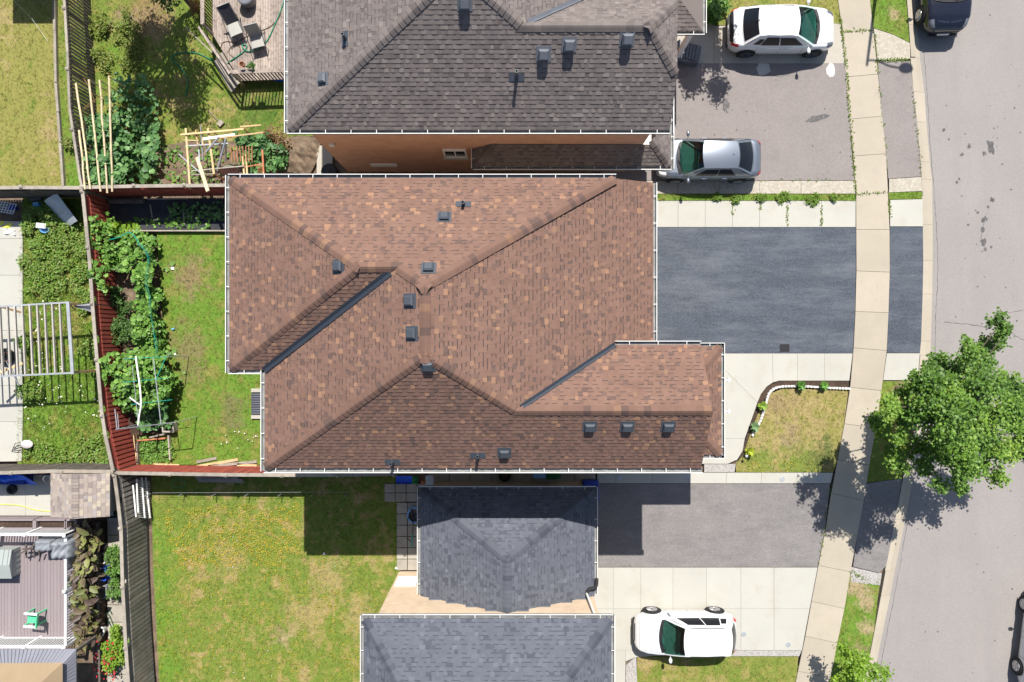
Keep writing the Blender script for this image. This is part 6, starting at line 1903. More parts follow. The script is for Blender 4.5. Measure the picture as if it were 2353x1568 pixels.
# pipe frame
pf = thing('pipe_frame', 'white pvc pipe frame over the squash vines', 'frame', P(325, 900))
for a, b, r, m in [((285, 825), (383, 820), .012, 'net'), ((282, 879), (388, 869), .012, 'net'), ((300, 930), (396, 919), .012, 'net'), ((266, 987), (402, 971), .022, 'grey_metal'), ((352, 822), (370, 976), .02, 'galv'), ((264, 940), (269, 988), .02, 'galv'), ((304, 840), (318, 975), .012, 'galv'), ((381, 820), (359, 872), .016, 'net'), ((270, 950), (273, 986), .015, 'galv')]:
    MB().tube([P(*a, 1.95), P(*b, 1.95)], r, 6).build('rod', M_[m], pf)
MB().tube(smoothline([P(312, 819, 2.0), P(316, 850, 2.02), P(321, 885, 2.0), P(324, 928, 2.02), P(320, 955, 2.0), P(317, 979, 1.95)], 4), .035, 8).build('pvc_pipe', M_['white'], pf, smooth=True)
MB().tube([P(298, 914, 1.7), P(322, 931, 1.98)], .03, 8).build('pvc_pipe', M_['white'], pf, smooth=True)
for (x, y) in ((285, 825), (383, 820), (266, 987), (402, 971)):
    A0 = P(x, y, 1.95); MB().tube([(A0.x, A0.y, 0), A0], .02, 6).build('leg', M_['galv'], pf)
wb = thing('planting_bed', 'small wooden frame bed below the squash vines', 'garden bed', P(350, 1030))
for a, b, m in [((318, 1015), (318, 1066), 'grey_wood'), ((318, 1012), (382, 1007), 'terracotta'), ((389, 1000), (393, 1056), 'grey_wood'), ((346, 1005), (385, 996), 'grey_wood'), ((365, 820), (381, 990), 'grey_wood'), ((310, 1000), (318, 1064), 'pine')]:
    MB().bar(P(*a, .12), P(*b, .12), .06, .22).build('board', M_[m], wb)
bx = thing('planter_box', 'grey concrete planter box beside the squash frame', 'planter', P(391, 981))
for (x, y, sx, sy) in ((391, 972, .5, .06), (391, 991, .5, .06), (379, 981.5, .06, .3), (403, 981.5, .06, .3)): MB().box(P(x, y, .2), (sx, sy, .4)).build('side', M_['concrete'], bx)
MB().box(P(391, 981.5, .12), (.4, .28, .2)).build('soil', M_['mulch'], bx)
MB().lathe([(.0, 0), (.06, .02), (.05, .08), (.0, .1)], P(385, 981, .22), 8).build('red_cap', M_['red_lamp'], bx)
for i, (a, b, m, wh) in enumerate([((450, 1073), (547, 1056), 'pine', 'orange pine board at the foot of the red fence'), ((478, 1072), (590, 1061), 'grey_wood', 'grey board at the foot of the red fence'), ((452, 1062), (498, 1053), 'grey_wood', 'short grey board above the pine boards'), ((352, 1068), (412, 1070), 'pine', 'pine board lying in the corner by the red fence'), ((545, 1068), (590, 1071), 'pine', 'short pine board by the rear wall')]):
    tag(MB().bar(P(*a, .05), P(*b, .05), .12, .04).build('timber_board', M_[m], None), wh, 'board', 'boards lying along the red fence')
for i, (x, y, s, cc, wh) in enumerate([(395, 605, .3, (.16, .27, .06), 'pale leaf lying highest on the back lawn'), (382, 620, .28, (.2, .32, .08), 'bright leaf left of the paper scrap'), (400, 807, .3, (.16, .27, .07), 'pale leaf below the bean row end'), (415, 876, .2, (.2, .34, .1), 'small leaf beside the squash frame'), (424, 856, .16, (.25, .34, .14), 'tiny leaf above the small one')]):
    me = cloud(T_SQUASH, np.zeros((1, 3)), np.zeros(1), np.zeros(1), np.zeros(1), np.ones(1), np.array([cc]), 'fallen_leaf', M_['leaf'])
    tag(link('fallen_leaf', me, None, Matrix.Translation(P(x, y, .06)) @ Matrix.Rotation(i, 4, 'Z') @ Matrix.Scale(s, 4)), wh, 'leaf', 'leaves on the back lawn')
can = thing('tin_can', 'small blue can lying on the back lawn', 'can', P(398, 757))
MB().tube([P(395, 757, .05), P(401, 756, .05)], .045, 10).build('can_body', M_['lightblue'], can); MB().tube([P(401, 756, .05), P(402, 756, .05)], .038, 10).build('can_end', M_['chrome'], can)
for i, (x, y, wh) in enumerate([(393, 620, 'white paper scrap on the upper back lawn'), (397, 816, 'white paper scrap by the bean row end')]):
    tag(MB().grid(lambda u, v: P(x, y, .05) + Vector((u * .14, v * .12, .03 * math.sin(5 * u + 3 * v))), 3, 3).build('paper_scrap', M_['white'], None), wh, 'paper')
bt2 = thing('plastic_bottle', 'crumpled blue and orange packet by the fern shrub', 'packet', P(293, 748))
MB().bar(P(283, 745, .1), P(300, 750, .1), .16, .08).build('wrapper', M_['lightblue'], bt2); MB().bar(P(299, 750, .11), P(303, 751, .11), .14, .07).build('wrapper_end', M_['terracotta'], bt2)

# ================================================================== PERGOLA YARD
slabs('patio', 'pale concrete patio at the left edge', [[(-80, 505), (53, 510), (54, 549), (-80, 549)], [(-80, 549), (54, 549), (54, 633), (-80, 633)], [(-80, 633), (54, 633), (54, 760), (-80, 760)], [(-80, 760), (54, 760), (54, 886), (-80, 886)], [(-80, 886), (54, 886), (54, 969), (-80, 969)], [(-80, 969), (54, 969), (52, 1060), (-80, 1062)]], M_['pale_concrete'], ztop=.05)
pg = thing('pergola', 'open slatted pergola of grey timber and steel', 'pergola', P(80, 780))
PZ = 1.95
for i in range(13):
    xt = -70 + i * 17.2 + 0; xb = xt + 8.5
    if xt > 140: break
    MB().bar(P(xt + 1, 704 - (xt) * .05, PZ), P(xb, 864 - xt * .045, PZ), .058, .09).build('slat', M_['pergola'], pg)
MB().bar(P(-80, 710, PZ - .02), P(160, 695, PZ - .02), .07, .1).build('beam', M_['galv'], pg); MB().bar(P(-80, 869, PZ - .02), P(170, 857, PZ - .02), .07, .1).build('beam', M_['galv'], pg)
MB().bar(P(156, 694, PZ + .04), P(167, 860, PZ + .04), .13, .06).build('beam', M_['galv'], pg)
for (x, y) in ((158, 698), (166, 856)):
    A0 = P(x, y, PZ); MB().bar((A0.x, A0.y, 0), (A0.x, A0.y, PZ - .06), .09, .09).build('post', M_['pine'], pg)
for a, b, za, zb_ in (((-10, 702), (48, 718), 1.8, 1.0), ((-40, 872), (52, 835), 1.6, .9), ((160, 700), (172, 712), 1.9, 1.2)): MB().bar(P(*a, za), P(*b, zb_), .09, .05).build('brace', M_['pine'], pg)
ty = thing('spare_wheel', 'old car tyre on a rusty rim under the pergola', 'tyre', P(18, 822))
MB().lathe([(.2, 0), (.35, .02), (.38, .1), (.35, .19), (.24, .2), (.2, .14)], P(18, 820, .05), 22).build('tyre', M_['rubber'], ty, smooth=False)
MB().lathe([(.2, .08), (.22, .16), (.17, .15), (.14, .09), (.05, .1), (.04, .14), (.001, .14)], P(18, 820, .05), 16).build('rim', M_['rust'], ty)
br_ = thing('push_broom', 'broom lying on the patio below the pergola', 'broom', P(30, 860))
MB().tube([P(14, 830, .35), P(44, 888, .12)], .015, 6).build('handle', M_['galv'], br_); MB().box(P(46, 891, .1), (.26, .16, .1), Matrix.Rotation(.5, 3, 'Z')).build('brush', M_['vent_grey'], br_)
ms_ = thing('metal_sheet', 'bent grey metal sheet leaning in the weeds', 'sheet', P(140, 485))
q = [P(101, 462, .3), P(130, 444, .75), P(178, 508, .55), P(156, 524, .12)]
MB().grid(lambda u, v: (q[0].lerp(q[3], u)).lerp(q[1].lerp(q[2], u), v) + Vector((0, 0, .03 * math.sin(3.1 * v))), 8, 4).build('panel', M_['galv'], ms_)
for i in range(4):
    for j in range(5):
        u, v = .62 + .05 * i, .2 + .13 * j
        p = (q[0].lerp(q[3], u)).lerp(q[1].lerp(q[2], u), v) + Vector((0, 0, .03 * math.sin(3.1 * v) + .012))
        MB().box(p, (.04, .04, .01)).build('hole', M_['white'], ms_)
cr = thing('plastic_crate', 'white grid crate lid at the left edge', 'crate', P(20, 473))
A0 = P(-8, 462, .2); B0 = P(38, 470, .2); C0 = P(30, 492, .2)
for i in range(8): MB().bar(A0.lerp(B0, i / 7) + Vector((0, 0, .01)), A0.lerp(B0, i / 7) + (C0 - B0) + Vector((0, 0, .01)), .025, .03).build('slat', M_['white'], cr)
for i in range(5): MB().bar(A0 + (C0 - B0) * i / 4, B0 + (C0 - B0) * i / 4, .025, .03).build('slat', M_['white'], cr)
pr_ = thing('shoe_rack', 'white wire rack lying in the weeds', 'rack', P(94, 519))
MB().box(P(94, 519, .3), (.42, .22, .03), Matrix.Rotation(-.1, 3, 'Z')).build('shelf', M_['white'], pr_)
for i in range(5): MB().box(P(86 + i * 4, 519, .33), (.02, .2, .03)).build('wire', M_['galv'], pr_)
bs = thing('wash_basin', 'light blue basin beside the white rack', 'basin', P(108, 529))
MB().lathe([(.001, .04), (.15, .04), (.19, .18), (.21, .18), (.17, 0), (.001, 0)], P(108, 529, .1), 16, Matrix.Diagonal((1, .75, 1, 1))).build('bowl', M_['lightblue'], bs)
for (x, y, sx, sy, m, wh, nm, ct) in [(85, 471, .22, .18, 'lightblue', 'blue-white carton near the metal sheet', 'carton', 'box'), (30, 478, .3, .2, 'navy', 'dark blue box at the fence foot', 'storage_box', 'box'), (84, 458, .5, .12, 'dark_wood', 'brown plank under the fence', 'loose_plank', 'plank')]:
    tag(MB().box(P(x, y, .12), (sx, sy, .2), Matrix.Rotation(.15, 3, 'Z')).add([tuple(P(x, y, .225) + Vector((-sx * .4, 0, 0))), tuple(P(x, y, .225) + Vector((sx * .4, -.02, 0))), tuple(P(x, y, .24) + Vector((sx * .4, .02, 0)))], [(0, 1, 2)]).build(nm, M_[m], None), wh, ct)
rag = MB().grid(lambda u, v: P(0 + 28 * u, 508 + 14 * v + 6 * u, .08 + .05 * math.sin(9 * u + 4 * v)), 8, 5).build('rag', M_['yellow'], None, smooth=True); tag(rag, 'crumpled yellow cloth at the patio top corner', 'cloth')
rag = MB().grid(lambda u, v: P(8 + 26 * u, 523 + 14 * v + 4 * u, .08 + .05 * math.sin(8 * u + 6 * v)), 8, 5).build('rag', M_['white'], None, smooth=True); tag(rag, 'crumpled white cloth below the yellow one', 'cloth')
ch = thing('folding_chair', 'fallen chair with pale pink seat at the patio corner', 'chair', P(55, 1023))
MB().lathe([(.001, 0), (.2, 0), (.24, .03), (.22, .06), (.001, .08)], P(63, 1021, .32), 14, Matrix.Diagonal((1.15, .8, 1, 1))).build('seat', M_['pink'], ch, smooth=True)
for pts in ([P(50, 1017, .33), P(35, 1019, .2), P(27, 1038, .06), P(40, 1040, .06), P(51, 1031, .3)], [P(52, 1020, .3), P(30, 1030, .1)], [P(52, 1026, .3), P(31, 1035, .1)], [P(70, 1016, .3), P(72, 1014, .02)], [P(72, 1028, .3), P(75, 1030, .02)]):
    MB().tube(pts, .014, 6).build('frame', M_['black'], ch)
fl_ = MB().grid(lambda u, v: P(172 + 45 * u, 703 + (4 + 20 * u) * (v - .3), 1.5 - .3 * u + .05 * math.sin(6 * v)), 6, 5).build('tarp_corner', M_['vent_grey'], None, smooth=True)
tag(fl_, 'dark tarp tied between pergola and red fence', 'tarp')

# ================================================================== LOWER LEFT YARD
slabs('patio', 'pale concrete patio beside the tan shed', [[(-80, 1090), (60, 1090), (60, 1185), (-80, 1185)], [(60, 1090), (118, 1090), (118, 1185), (60, 1185)], [(118, 1090), (262, 1090), (262, 1185), (118, 1185)]], M_['pale_concrete'], ztop=.04)
tp = thing('tarp', 'bright blue tarp heaped by the fence', 'tarp', P(30, 1100))
poly = [(-20, 1090), (55, 1090), (68, 1098), (76, 1118), (60, 1118), (40, 1114), (10, 1112), (-20, 1113)]
w = [(p.x, p.y) for p in [P(x, y, .7) for x, y in poly]]
pts = [Vector(p) for p in w] + [Vector(p) for p in zip(*scatter(w, 150))]
vo, eo, fo, *_ = delaunay_2d_cdt(pts, [(i, (i + 1) % len(w)) for i in range(len(w))], [], 1, 1e-4)
V = np.array([(p.x, p.y) for p in vo])
zz = .75 + .35 * (fbm(V[:, 0], V[:, 1], 2.2, 4) - .5) - .5 * np.clip((-5.95 - V[:, 1]) / .4, 0, 1)
o = link('sheet', np_mesh('sheet', np.column_stack([V, zz]), np.array([f for f in fo if len(f) == 3]), M_['tarp'], smooth=True), tp)
MB().box(P(20, 1100, .3), (1.8, .4, .6)).build('bundle', M_['navy'], tp)
tag(MB().lathe([(.12, 0), (.2, .0), (.22, .08), (.2, .14), (.12, .14), (.1, .07)], P(30, 1124, .04), 16).build('tyre', M_['rubber'], None), 'small black tyre below the blue tarp', 'tyre')
bw_ = thing('bicycle_wheel', 'bicycle wheel leaning beside the tan shed', 'wheel', P(114, 1104))
Mt = Matrix.Rotation(.5, 4, 'X')
MB().tube([P(114, 1104, .5) + Mt.to_3x3() @ Vector((.3 * math.cos(a), .3 * math.sin(a), 0)) for a in np.linspace(0, 6.283, 25)], .025, 6, cap=False).build('tyre', M_['rubber'], bw_)
MB().tube([P(114, 1104, .5) + Mt.to_3x3() @ Vector((.27 * math.cos(a), .27 * math.sin(a), 0)) for a in np.linspace(0, 6.283, 25)], .016, 6, cap=False).build('rim', M_['chrome'], bw_)
for k in range(10): MB().tube([P(114, 1104, .5), P(114, 1104, .5) + Mt.to_3x3() @ Vector((.27 * math.cos(k * .628), .27 * math.sin(k * .628), 0))], .004, 4).build('spoke', M_['chrome'], bw_)
hs = smoothline([P(x, y, .06) for x, y in [(-20, 1159), (20, 1160), (50, 1163), (80, 1172), (118, 1176)]], 4)
tag(MB().tube(hs, .02, 6).build('garden_hose', M_['yellow'], None, smooth=True), 'yellow-green hose across the patio by the shed', 'hose')
for i, (x0, x1, wh) in enumerate([(-30, 86, 'left planter box filled with dark soil above the white railing'), (90, 158, 'middle planter box filled with dark soil above the white railing'), (160, 182, 'short planter box at the deck corner')]):
    bx = thing('planter_box', wh, 'planter', P((x0 + x1) / 2, 1202), 'planter boxes above the white railing')
    for a, b in (((x0, 1192), (x1, 1192)), ((x0, 1212), (x1, 1212)), ((x0, 1192), (x0, 1212)), ((x1, 1192), (x1, 1212))):
        MB().bar(P(*a, .5), P(*b, .5), .07, .5).build('side', M_['composite'], bx)
    A0 = P(x0, 1212, .6); B0 = P(x1, 1192, .6)
    MB().prism([(A0.x + .04, A0.y + .04), (B0.x - .04, A0.y + .04), (B0.x - .04, B0.y - .04), (A0.x + .04, B0.y - .04)], .2, .62).build('soil', M_['mulch'], bx)

D2 = .6
cd = thing('deck', 'mauve grey composite deck with white railings', 'deck', P(85, 1350))
ow = [(p.x, p.y) for p in [P(x, y, D2) for x, y in [(-80, 1214), (186, 1214), (186, 1466), (-80, 1466)]]]
xx = ow[0][0]
while xx < ow[1][0] - .02:
    q = clip_half(clip_half(ow, 0, xx + .004, True), 0, xx + .138, False)
    MB().prism(q, D2 - .03, D2 + random.uniform(-.0015, .0015)).build('plank', M_['composite'], cd); xx += .142
MB().prism(shrink(ow, .1), .02, D2 - .035).build('deck_frame', M_['dark_wood'], cd)


def wrail(pa, pb, label=None):
    A0, B0 = P(*pa, D2), P(*pb, D2)
    n = int((B0 - A0).length / .115)
    me = MB().box((0, 0, .48), (.035, .035, .86)).mesh('baluster', M_['white'])
    for i in range(1, n): link('baluster', me, cd, Matrix.Translation(A0.lerp(B0, i / n)))
    MB().bar(A0 + Vector((0, 0, .95)), B0 + Vector((0, 0, .95)), .1, .07).build('hand_rail', M_['white'], cd)
    MB().bar(A0 + Vector((0, 0, .08)), B0 + Vector((0, 0, .08)), .05, .05).build('bottom_rail', M_['white'], cd)
    k = max(1, round((B0 - A0).length / 1.9))
    for i in range(k + 1):
        p = A0.lerp(B0, i / k)
        MB().box(p + Vector((0, 0, .53)), (.11, .11, 1.06)).lathe([(.075, 1.06), (.075, 1.09), (.02, 1.13)], p, 8).build('post', M_['white'], cd)


wrail((-80, 1214), (184, 1214)); wrail((184, 1216), (184, 1463)); wrail((-80, 1464), (182, 1464))
db = thing('storage_box', 'grey resin deck box at the left edge of the composite deck', 'box', P(10, 1290))
A0 = P(-45, 1256, D2); B0 = P(47, 1318, D2)
MB().prism([(A0.x, A0.y), (B0.x, A0.y), (B0.x, B0.y), (A0.x, B0.y)], D2, D2 + .55).build('body', M_['deck_box'], db)
lx0, lx1, ly0, ly1 = A0.x - .03, B0.x + .03, A0.y + .03, B0.y - .03; lm = (ly0 + ly1) / 2
MB().add([(lx0, ly0, 1.16), (lx1, ly0, 1.16), (lx0, lm, 1.3), (lx1, lm, 1.3), (lx0, ly1, 1.16), (lx1, ly1, 1.16)], [(0, 1, 3, 2), (2, 3, 5, 4), (0, 2, 4), (1, 5, 3), (0, 4, 5, 1)][::1]).build('lid', M_['deck_box'], db)
for i in range(9):
    x = lx0 + (lx1 - lx0) * (i + .5) / 9
    MB().bar((x, ly0 + .01, 1.168), (x, lm, 1.308), .02, .012).build('lid_rib', M_['grey_metal'], db)
for j in range(5): MB().box((B0.x + .004, A0.y + (B0.y - A0.y) * (j + .5) / 5, D2 + .27), (.02, .025, .5)).build('wall_rib', M_['grey_metal'], db)
bb = thing('barbecue', 'barbecue under a crumpled grey cover', 'grill', P(130, 1265, D2))


def covered(x0, y0, x1, y1, h, amp, nm):
    A0 = P(x0, y0, D2 + h * .7); B0 = P(x1, y1, D2 + h * .7)

    def f(u, v):
        e = max(abs(2 * u - 1), abs(2 * v - 1))
        x = A0.x + (B0.x - A0.x) * u; y = A0.y + (B0.y - A0.y) * v
        z = D2 + h * (1 - max(0, e - .72) / .28 * .85) + amp * math.sin(11 * u + 7 * v) * math.sin(5 * v - 9 * u) + amp * .6 * math.sin(23 * u + 17 * v)
        return Vector((x, y, max(D2 + .02, z)))
    MB().grid(f, 22, 18).build(nm, M_['cover'], bb, smooth=True)


covered(84, 1236, 130, 1266, 1.0, .02, 'side_cover'); covered(122, 1236, 174, 1286, 1.15, .06, 'cover')
fc = thing('wooden_chair', 'brown wooden frame chair behind the resin deck box', 'chair', P(70, 1270, D2))
for a, b, z0, z1 in (((48, 1272), (84, 1250), .5, .75), ((52, 1262), (76, 1262), .4, .4), ((60, 1252), (60, 1282), .4, .3), ((78, 1250), (79, 1282), .6, .35), ((90, 1264), (92, 1280), .5, .3)):
    MB().bar(P(*a, D2 + z0), P(*b, D2 + z1), .06, .05).build('slat', M_['dark_wood'], fc)
gc = thing('garden_chair', 'mint green plastic chair on the composite deck', 'chair', P(95, 1410, D2))
gx = P(92, 1412, D2)
Mg = Matrix.Translation(gx) @ Matrix.Rotation(-math.pi / 2 - .05, 4, 'Z')
# local +y = back direction
MB().grid(lambda u, v: Vector((-.22 + .44 * u, -.24 + .46 * v, .42 - .03 * math.sin(3.14 * v))), 5, 5).xf(Mg).build('seat', M_['mint'], gc)
for i in range(4): MB().bar((-.16 + .107 * i, .22, .42), (-.18 + .12 * i, .42, .85), .085, .02).xf(Mg).build('back_slat', M_['mint'], gc)
MB().bar((-.24, .42, .84), (.24, .42, .84), .05, .06).xf(Mg).build('top_bar', M_['mint'], gc)
for s in (-1, 1):
    MB().bar((s * .27, -.26, .62), (s * .27, .32, .66), .09, .03).xf(Mg).build('armrest', M_['white'], gc)
    for y in (-.24, .28): MB().bar((s * .24, y, 0), (s * .25, y * .95, .63), .05, .06).xf(Mg).build('leg', M_['mint'], gc)
gz_ = thing('gazebo', 'gazebo with a grey metal skirt roof and tan canvas top', 'gazebo', P(40, 1560))
e0 = [P(x, y, 2.3) for x, y in ((-120, 1492), (175, 1492), (175, 1660), (-120, 1660))]
i0 = [P(x, y, 2.75) for x, y in ((-90, 1528), (142, 1528), (142, 1640), (-90, 1640))]
for k in range(4):
    a, b, c_, d_ = e0[k], e0[(k + 1) % 4], i0[(k + 1) % 4], i0[k]
    MB().add([a, b, c_, d_, a - Vector((0, 0, .05)), b - Vector((0, 0, .05))], [(0, 3, 2, 1), (0, 1, 5, 4)]).build('skirt_panel', M_['roof_metal'], gz_)
    L = (b - a).length; n = int(L / .16)
    for i in range(1, n):
        t = i / n; p = a.lerp(b, t); q = d_.lerp(c_, t)
        if in_frame(p, 10): MB().bar(p + Vector((0, 0, .01)), q + Vector((0, 0, .01)), .018, .02).build('seam', M_['vent_grey'], gz_)
t0 = [P(x, y, 2.9) for x, y in ((-86, 1525), (144, 1523), (144, 1645), (-86, 1645))]
ap = [P(-10, 1600, 3.6), P(60, 1600, 3.6)]
MB().add(t0 + ap, [(0, 4, 5, 1), (1, 5, 2), (2, 5, 4, 3), (3, 4, 0)]).build('canvas', M_['tan'], gz_)
for (x, y) in ((168, 1500), (168, 1650), (-110, 1500)):
    A0 = P(x, y, 2.3); MB().bar((A0.x, A0.y, 0), (A0.x, A0.y, 2.28), .1, .1).build('post', M_['dark_wood'], gz_)
slabs('path', 'beige paved path beside the weathered plank fence', [[(248, 1190 + 40 * i), (300, 1190 + 40 * i), (300 + 3, 1229 + 40 * i), (248, 1229 + 40 * i)] for i in range(11)], M_['paver'], ztop=.04)
pb = thing('planter_trough', 'long dark timber trough holding the bronze-leaved plants', 'planter', P(207, 1350))
for x in (204, 232): MB().bar(P(x, 1200, .3), P(x, 1490, .3), .1, .6).build('side_board', M_['dark_wood'], pb)
MB().prism(poly_px([(206, 1202), (230, 1202), (230, 1488), (206, 1488)], .5), .02, .45).build('soil', M_['mulch'], pb)
sf = thing('slatted_fence', 'low dark slatted fence beside the gazebo', 'fence', P(225, 1530))
for x in (216, 228): MB().bar(P(x, 1475, .6), P(x + 2, 1640, .6), .07, .06).build('rail', M_['dark_wood'], sf)
for i in range(14): MB().bar(P(216, 1482 + 11 * i, .55), P(228, 1480 + 11 * i, .55), .06, .04).build('slat', M_['grey_wood'], sf)


def openbin(label, x, y, sx, sy, h, m, rot=0, cat='bin', nm='bin', inner=None):
    root = thing(nm, label, cat, P(x, y))
    c = P(x, y, 0); R = Matrix.Rotation(rot, 3, 'Z')
    for (dx, dy, a, b) in ((0, sy / 2, sx, .03), (0, -sy / 2, sx, .03), (sx / 2, 0, .03, sy + .026), (-sx / 2, 0, .03, sy + .026)):
        MB().box(c + R @ Vector((dx, dy, h / 2 + .02)), (a, b, h), R).build('side', M_[m], root)
    MB().box(c + Vector((0, 0, .05)), (sx - .04, sy - .04, .05), R).build('base', M_[inner or m], root)
    return root


openbin('blue open bin beside the plank fence path', 244, 1313, .42, .55, .4, 'blue')
openbin('grey open bin below the blue one', 243, 1355, .4, .52, .3, 'galv', inner='lightblue')
openbin('slatted white crate above the blue bin', 240, 1279, .36, .4, .3, 'white', cat='crate', nm='crate', inner='black')


def pot2(label, x, y, r, h, m):
    root = thing('flower_pot', label, 'pot', P(x, y))
    MB().lathe([(r * .7, 0), (r, h), (r * 1.1, h), (r * 1.1, h + .04), (r * .9, h + .04), (r * .85, h - .06)], P(x, y, .04), 18).build('pot', M_[m], root)
    MB().lathe([(r * .86, h - .05), (r * .4, h - .02), (.001, h - .015)], P(x, y, .04), 14).build('soil', M_['mulch'], root)


pot2('white pot with dry soil on the path', 238, 1444, .24, .35, 'white'); pot2('black pot in the shade by the bronze plants', 240, 1253, .24, .35, 'black')
hs = smoothline([P(x, y, .08 + .02 * (i % 3)) for i, (x, y) in enumerate([(228, 1415), (236, 1408), (248, 1412), (256, 1425), (262, 1445), (262, 1460), (255, 1440), (244, 1420), (234, 1425), (250, 1402), (257, 1412)])], 5)
tag(MB().tube(hs, .018, 5).build('garden_hose', M_['dark_green'], None, smooth=True), 'dark hose coiled near the white pot', 'hose')

# ================================================================== LAWN OF THE SLATE-ROOFED HOUSE
wr_ = thing('railing_panel', 'white metal railing panels leaning on the plank fence', 'railing', P(325, 1140))
for i in range(22):
    y = 1104 + i * 4.0
    MB().bar(P(313, y, .95), P(345, y + 3, .15), .018, .018).build('baluster', M_['white_metal'], wr_)
for a, b, z in (((306, 1115), (313, 1188), 1.0), ((314, 1101), (318, 1178), .98), ((335, 1098), (345, 1190), .3), ((326, 1098), (333, 1190), .6)): MB().bar(P(*a, z), P(*b, z), .05, .05).build('rail', M_['white'], wr_)
lm_ = thing('lumber_stack', 'stack of grey boards under the red fence', 'lumber', P(505, 1101))
for a, b, z in (((448, 1095), (515, 1097), .06), ((452, 1100), (555, 1101), .06), ((456, 1105), (560, 1107), .06), ((450, 1097), (548, 1098), .11), ((470, 1102), (558, 1104), .11), ((465, 1099), (530, 1100), .16)): MB().bar(P(*a, z), P(*b, z), .11, .045).build('plank', M_['grey_wood'], lm_)
tag(MB().tube([P(410, 1110, .12) + Vector((.28 * math.cos(a), .2 * math.sin(a), .06 * math.sin(2 * a))) for a in np.linspace(0, 6.283, 22)], .014, 5, cap=False).build('hoop', M_['green_plastic'], None), 'green hoop lying in the fence shade', 'hoop')
cf = thing('wire_fence', 'low wire mesh fence in the shade of the red fence', 'fence', P(600, 1130))
for i in range(7):
    A0 = P(350 + i * 75, 1133, 0); MB().tube([A0, A0 + Vector((0, 0, .6))], .02, 6).build('post', M_['galv'], cf)
for z in (.2, .4, .58): MB().tube([P(350, 1133, z), P(800, 1131, z)], .006, 4).build('wire', M_['galv'], cf)
slabs('patio', 'square paving beside the small slate roof', [[(912 + 25 * i, 1155 + 26 * j), (936 + 25 * i, 1155 + 26 * j), (936 + 25 * i, 1180 + 26 * j), (912 + 25 * i, 1180 + 26 * j)] for i in range(3) for j in range(6)] + [[(884 + 25 * i, 1112 + 21 * j), (908 + 25 * i, 1112 + 21 * j), (908 + 25 * i, 1132 + 21 * j), (884 + 25 * i, 1132 + 21 * j)] for i in range(4) for j in range(2)], M_['paver'], ztop=.04, piece='paver')
slabs('side_path', 'dark shaded paving between the two houses', [[(985 + 48 * i, 1062), (1032 + 48 * i, 1062), (1032 + 48 * i, 1108), (985 + 48 * i, 1108)] for i in range(8)], M_['paver'], ztop=.03, piece='paver')
sl_ = thing('slide', 'blue and green toddler slide by the red fence', 'slide', P(938, 1103))
MB().grid(lambda u, v: P(910 + 37 * u, 1094 + 18 * v, .12 + .55 * u ** 1.3 + .12 * abs(2 * v - 1) ** 4), 10, 8).build('chute', M_['blue'], sl_, smooth=True)
for s in (1096, 1110): MB().bar(P(947, s, .72), P(960, s, .1), .06, .08).build('ladder_side', M_['green_plastic'], sl_)
for i in range(3): MB().bar(P(949 + 4 * i, 1096, .6 - .2 * i), P(949 + 4 * i, 1110, .6 - .2 * i), .12, .04).build('step', M_['green_plastic'], sl_)
tag(MB().lathe([(.001, 0), (.09, .03), (.13, .13), (.09, .23), (.001, .26)], P(974, 1106, .04), 14).build('ball', M_['terracotta'], None, smooth=True), 'reddish ball beside the slide', 'ball')
tt = thing('side_table', 'small grey table beside the reddish ball', 'table', P(987, 1104))
MB().box(P(987, 1104, .5), (.34, .42, .03)).build('top', M_['galv'], tt)
for dx in (-.14, .14):
    for dy in (-.17, .17): p = P(987, 1104); MB().bar((p.x + dx, p.y + dy, .03), (p.x + dx, p.y + dy, .49), .03, .03).build('leg', M_['galv'], tt)
tb_ = thing('toy_tub', 'round pale tub with crossed dark straps by the slate roof', 'tub', P(952, 1184))
cc_ = P(951, 1184, .3)
MB().tube([cc_ + Vector((.26 * math.cos(a), .33 * math.sin(a), 0)) for a in np.linspace(0, 6.283, 24)], .045, 8, cap=False).build('rim', M_['lightblue'], tb_, smooth=True)
MB().lathe([(.05, .0), (.2, .0), (.24, .2), (.22, .2), (.18, .04), (.001, .04)], P(951, 1184, .06), 18).build('bowl', M_['vent_grey'], tb_)
for a in (.4, 2.0): MB().bar(cc_ + Vector((.28 * math.cos(a), .33 * math.sin(a), .03)), cc_ - Vector((.28 * math.cos(a), .33 * math.sin(a), -.03)), .05, .03).build('strap', M_['black'], tb_)
sc_ = thing('garden_rake', 'teal-handled garden tool leaning by the slate roof', 'tool', P(947, 1235))
MB().tube([P(950, 1205, .9), P(948, 1228, .8)], .018, 6).build('shaft', M_['black'], sc_); MB().tube([P(948, 1228, .8), P(945, 1260, .6)], .026, 8).build('grip', M_['teal'], sc_); MB().tube([P(935, 1238, .05), P(947, 1246, .6)], .014, 6).build('stand', M_['black'], sc_); MB().tube([P(950, 1205, .9), P(944, 1190, .4)], .016, 6).build('fork', M_['black'], sc_)
pc = thing('pool_toy', 'blue board stored upright under the slate eave', 'board', P(963, 1335))
MB().grid(lambda u, v: Vector((P(962, 0, 1.2).x + .12 * v * (1 - .2 * (2 * u - 1) ** 2) - .06, P(0, 1308 + 54 * u, 1.2).y, 1.1 + .1 * v)), 8, 2).build('deck_face', M_['blue'], pc); MB().bar(P(961, 1303, 1.1), P(961, 1309, 1.1), .08, .1).build('tip', M_['terracotta'], pc); A0 = P(963, 1335, 0); MB().bar((A0.x, A0.y, .02), (A0.x, A0.y, 1.1), .05, .05).build('rack', M_['galv'], pc)
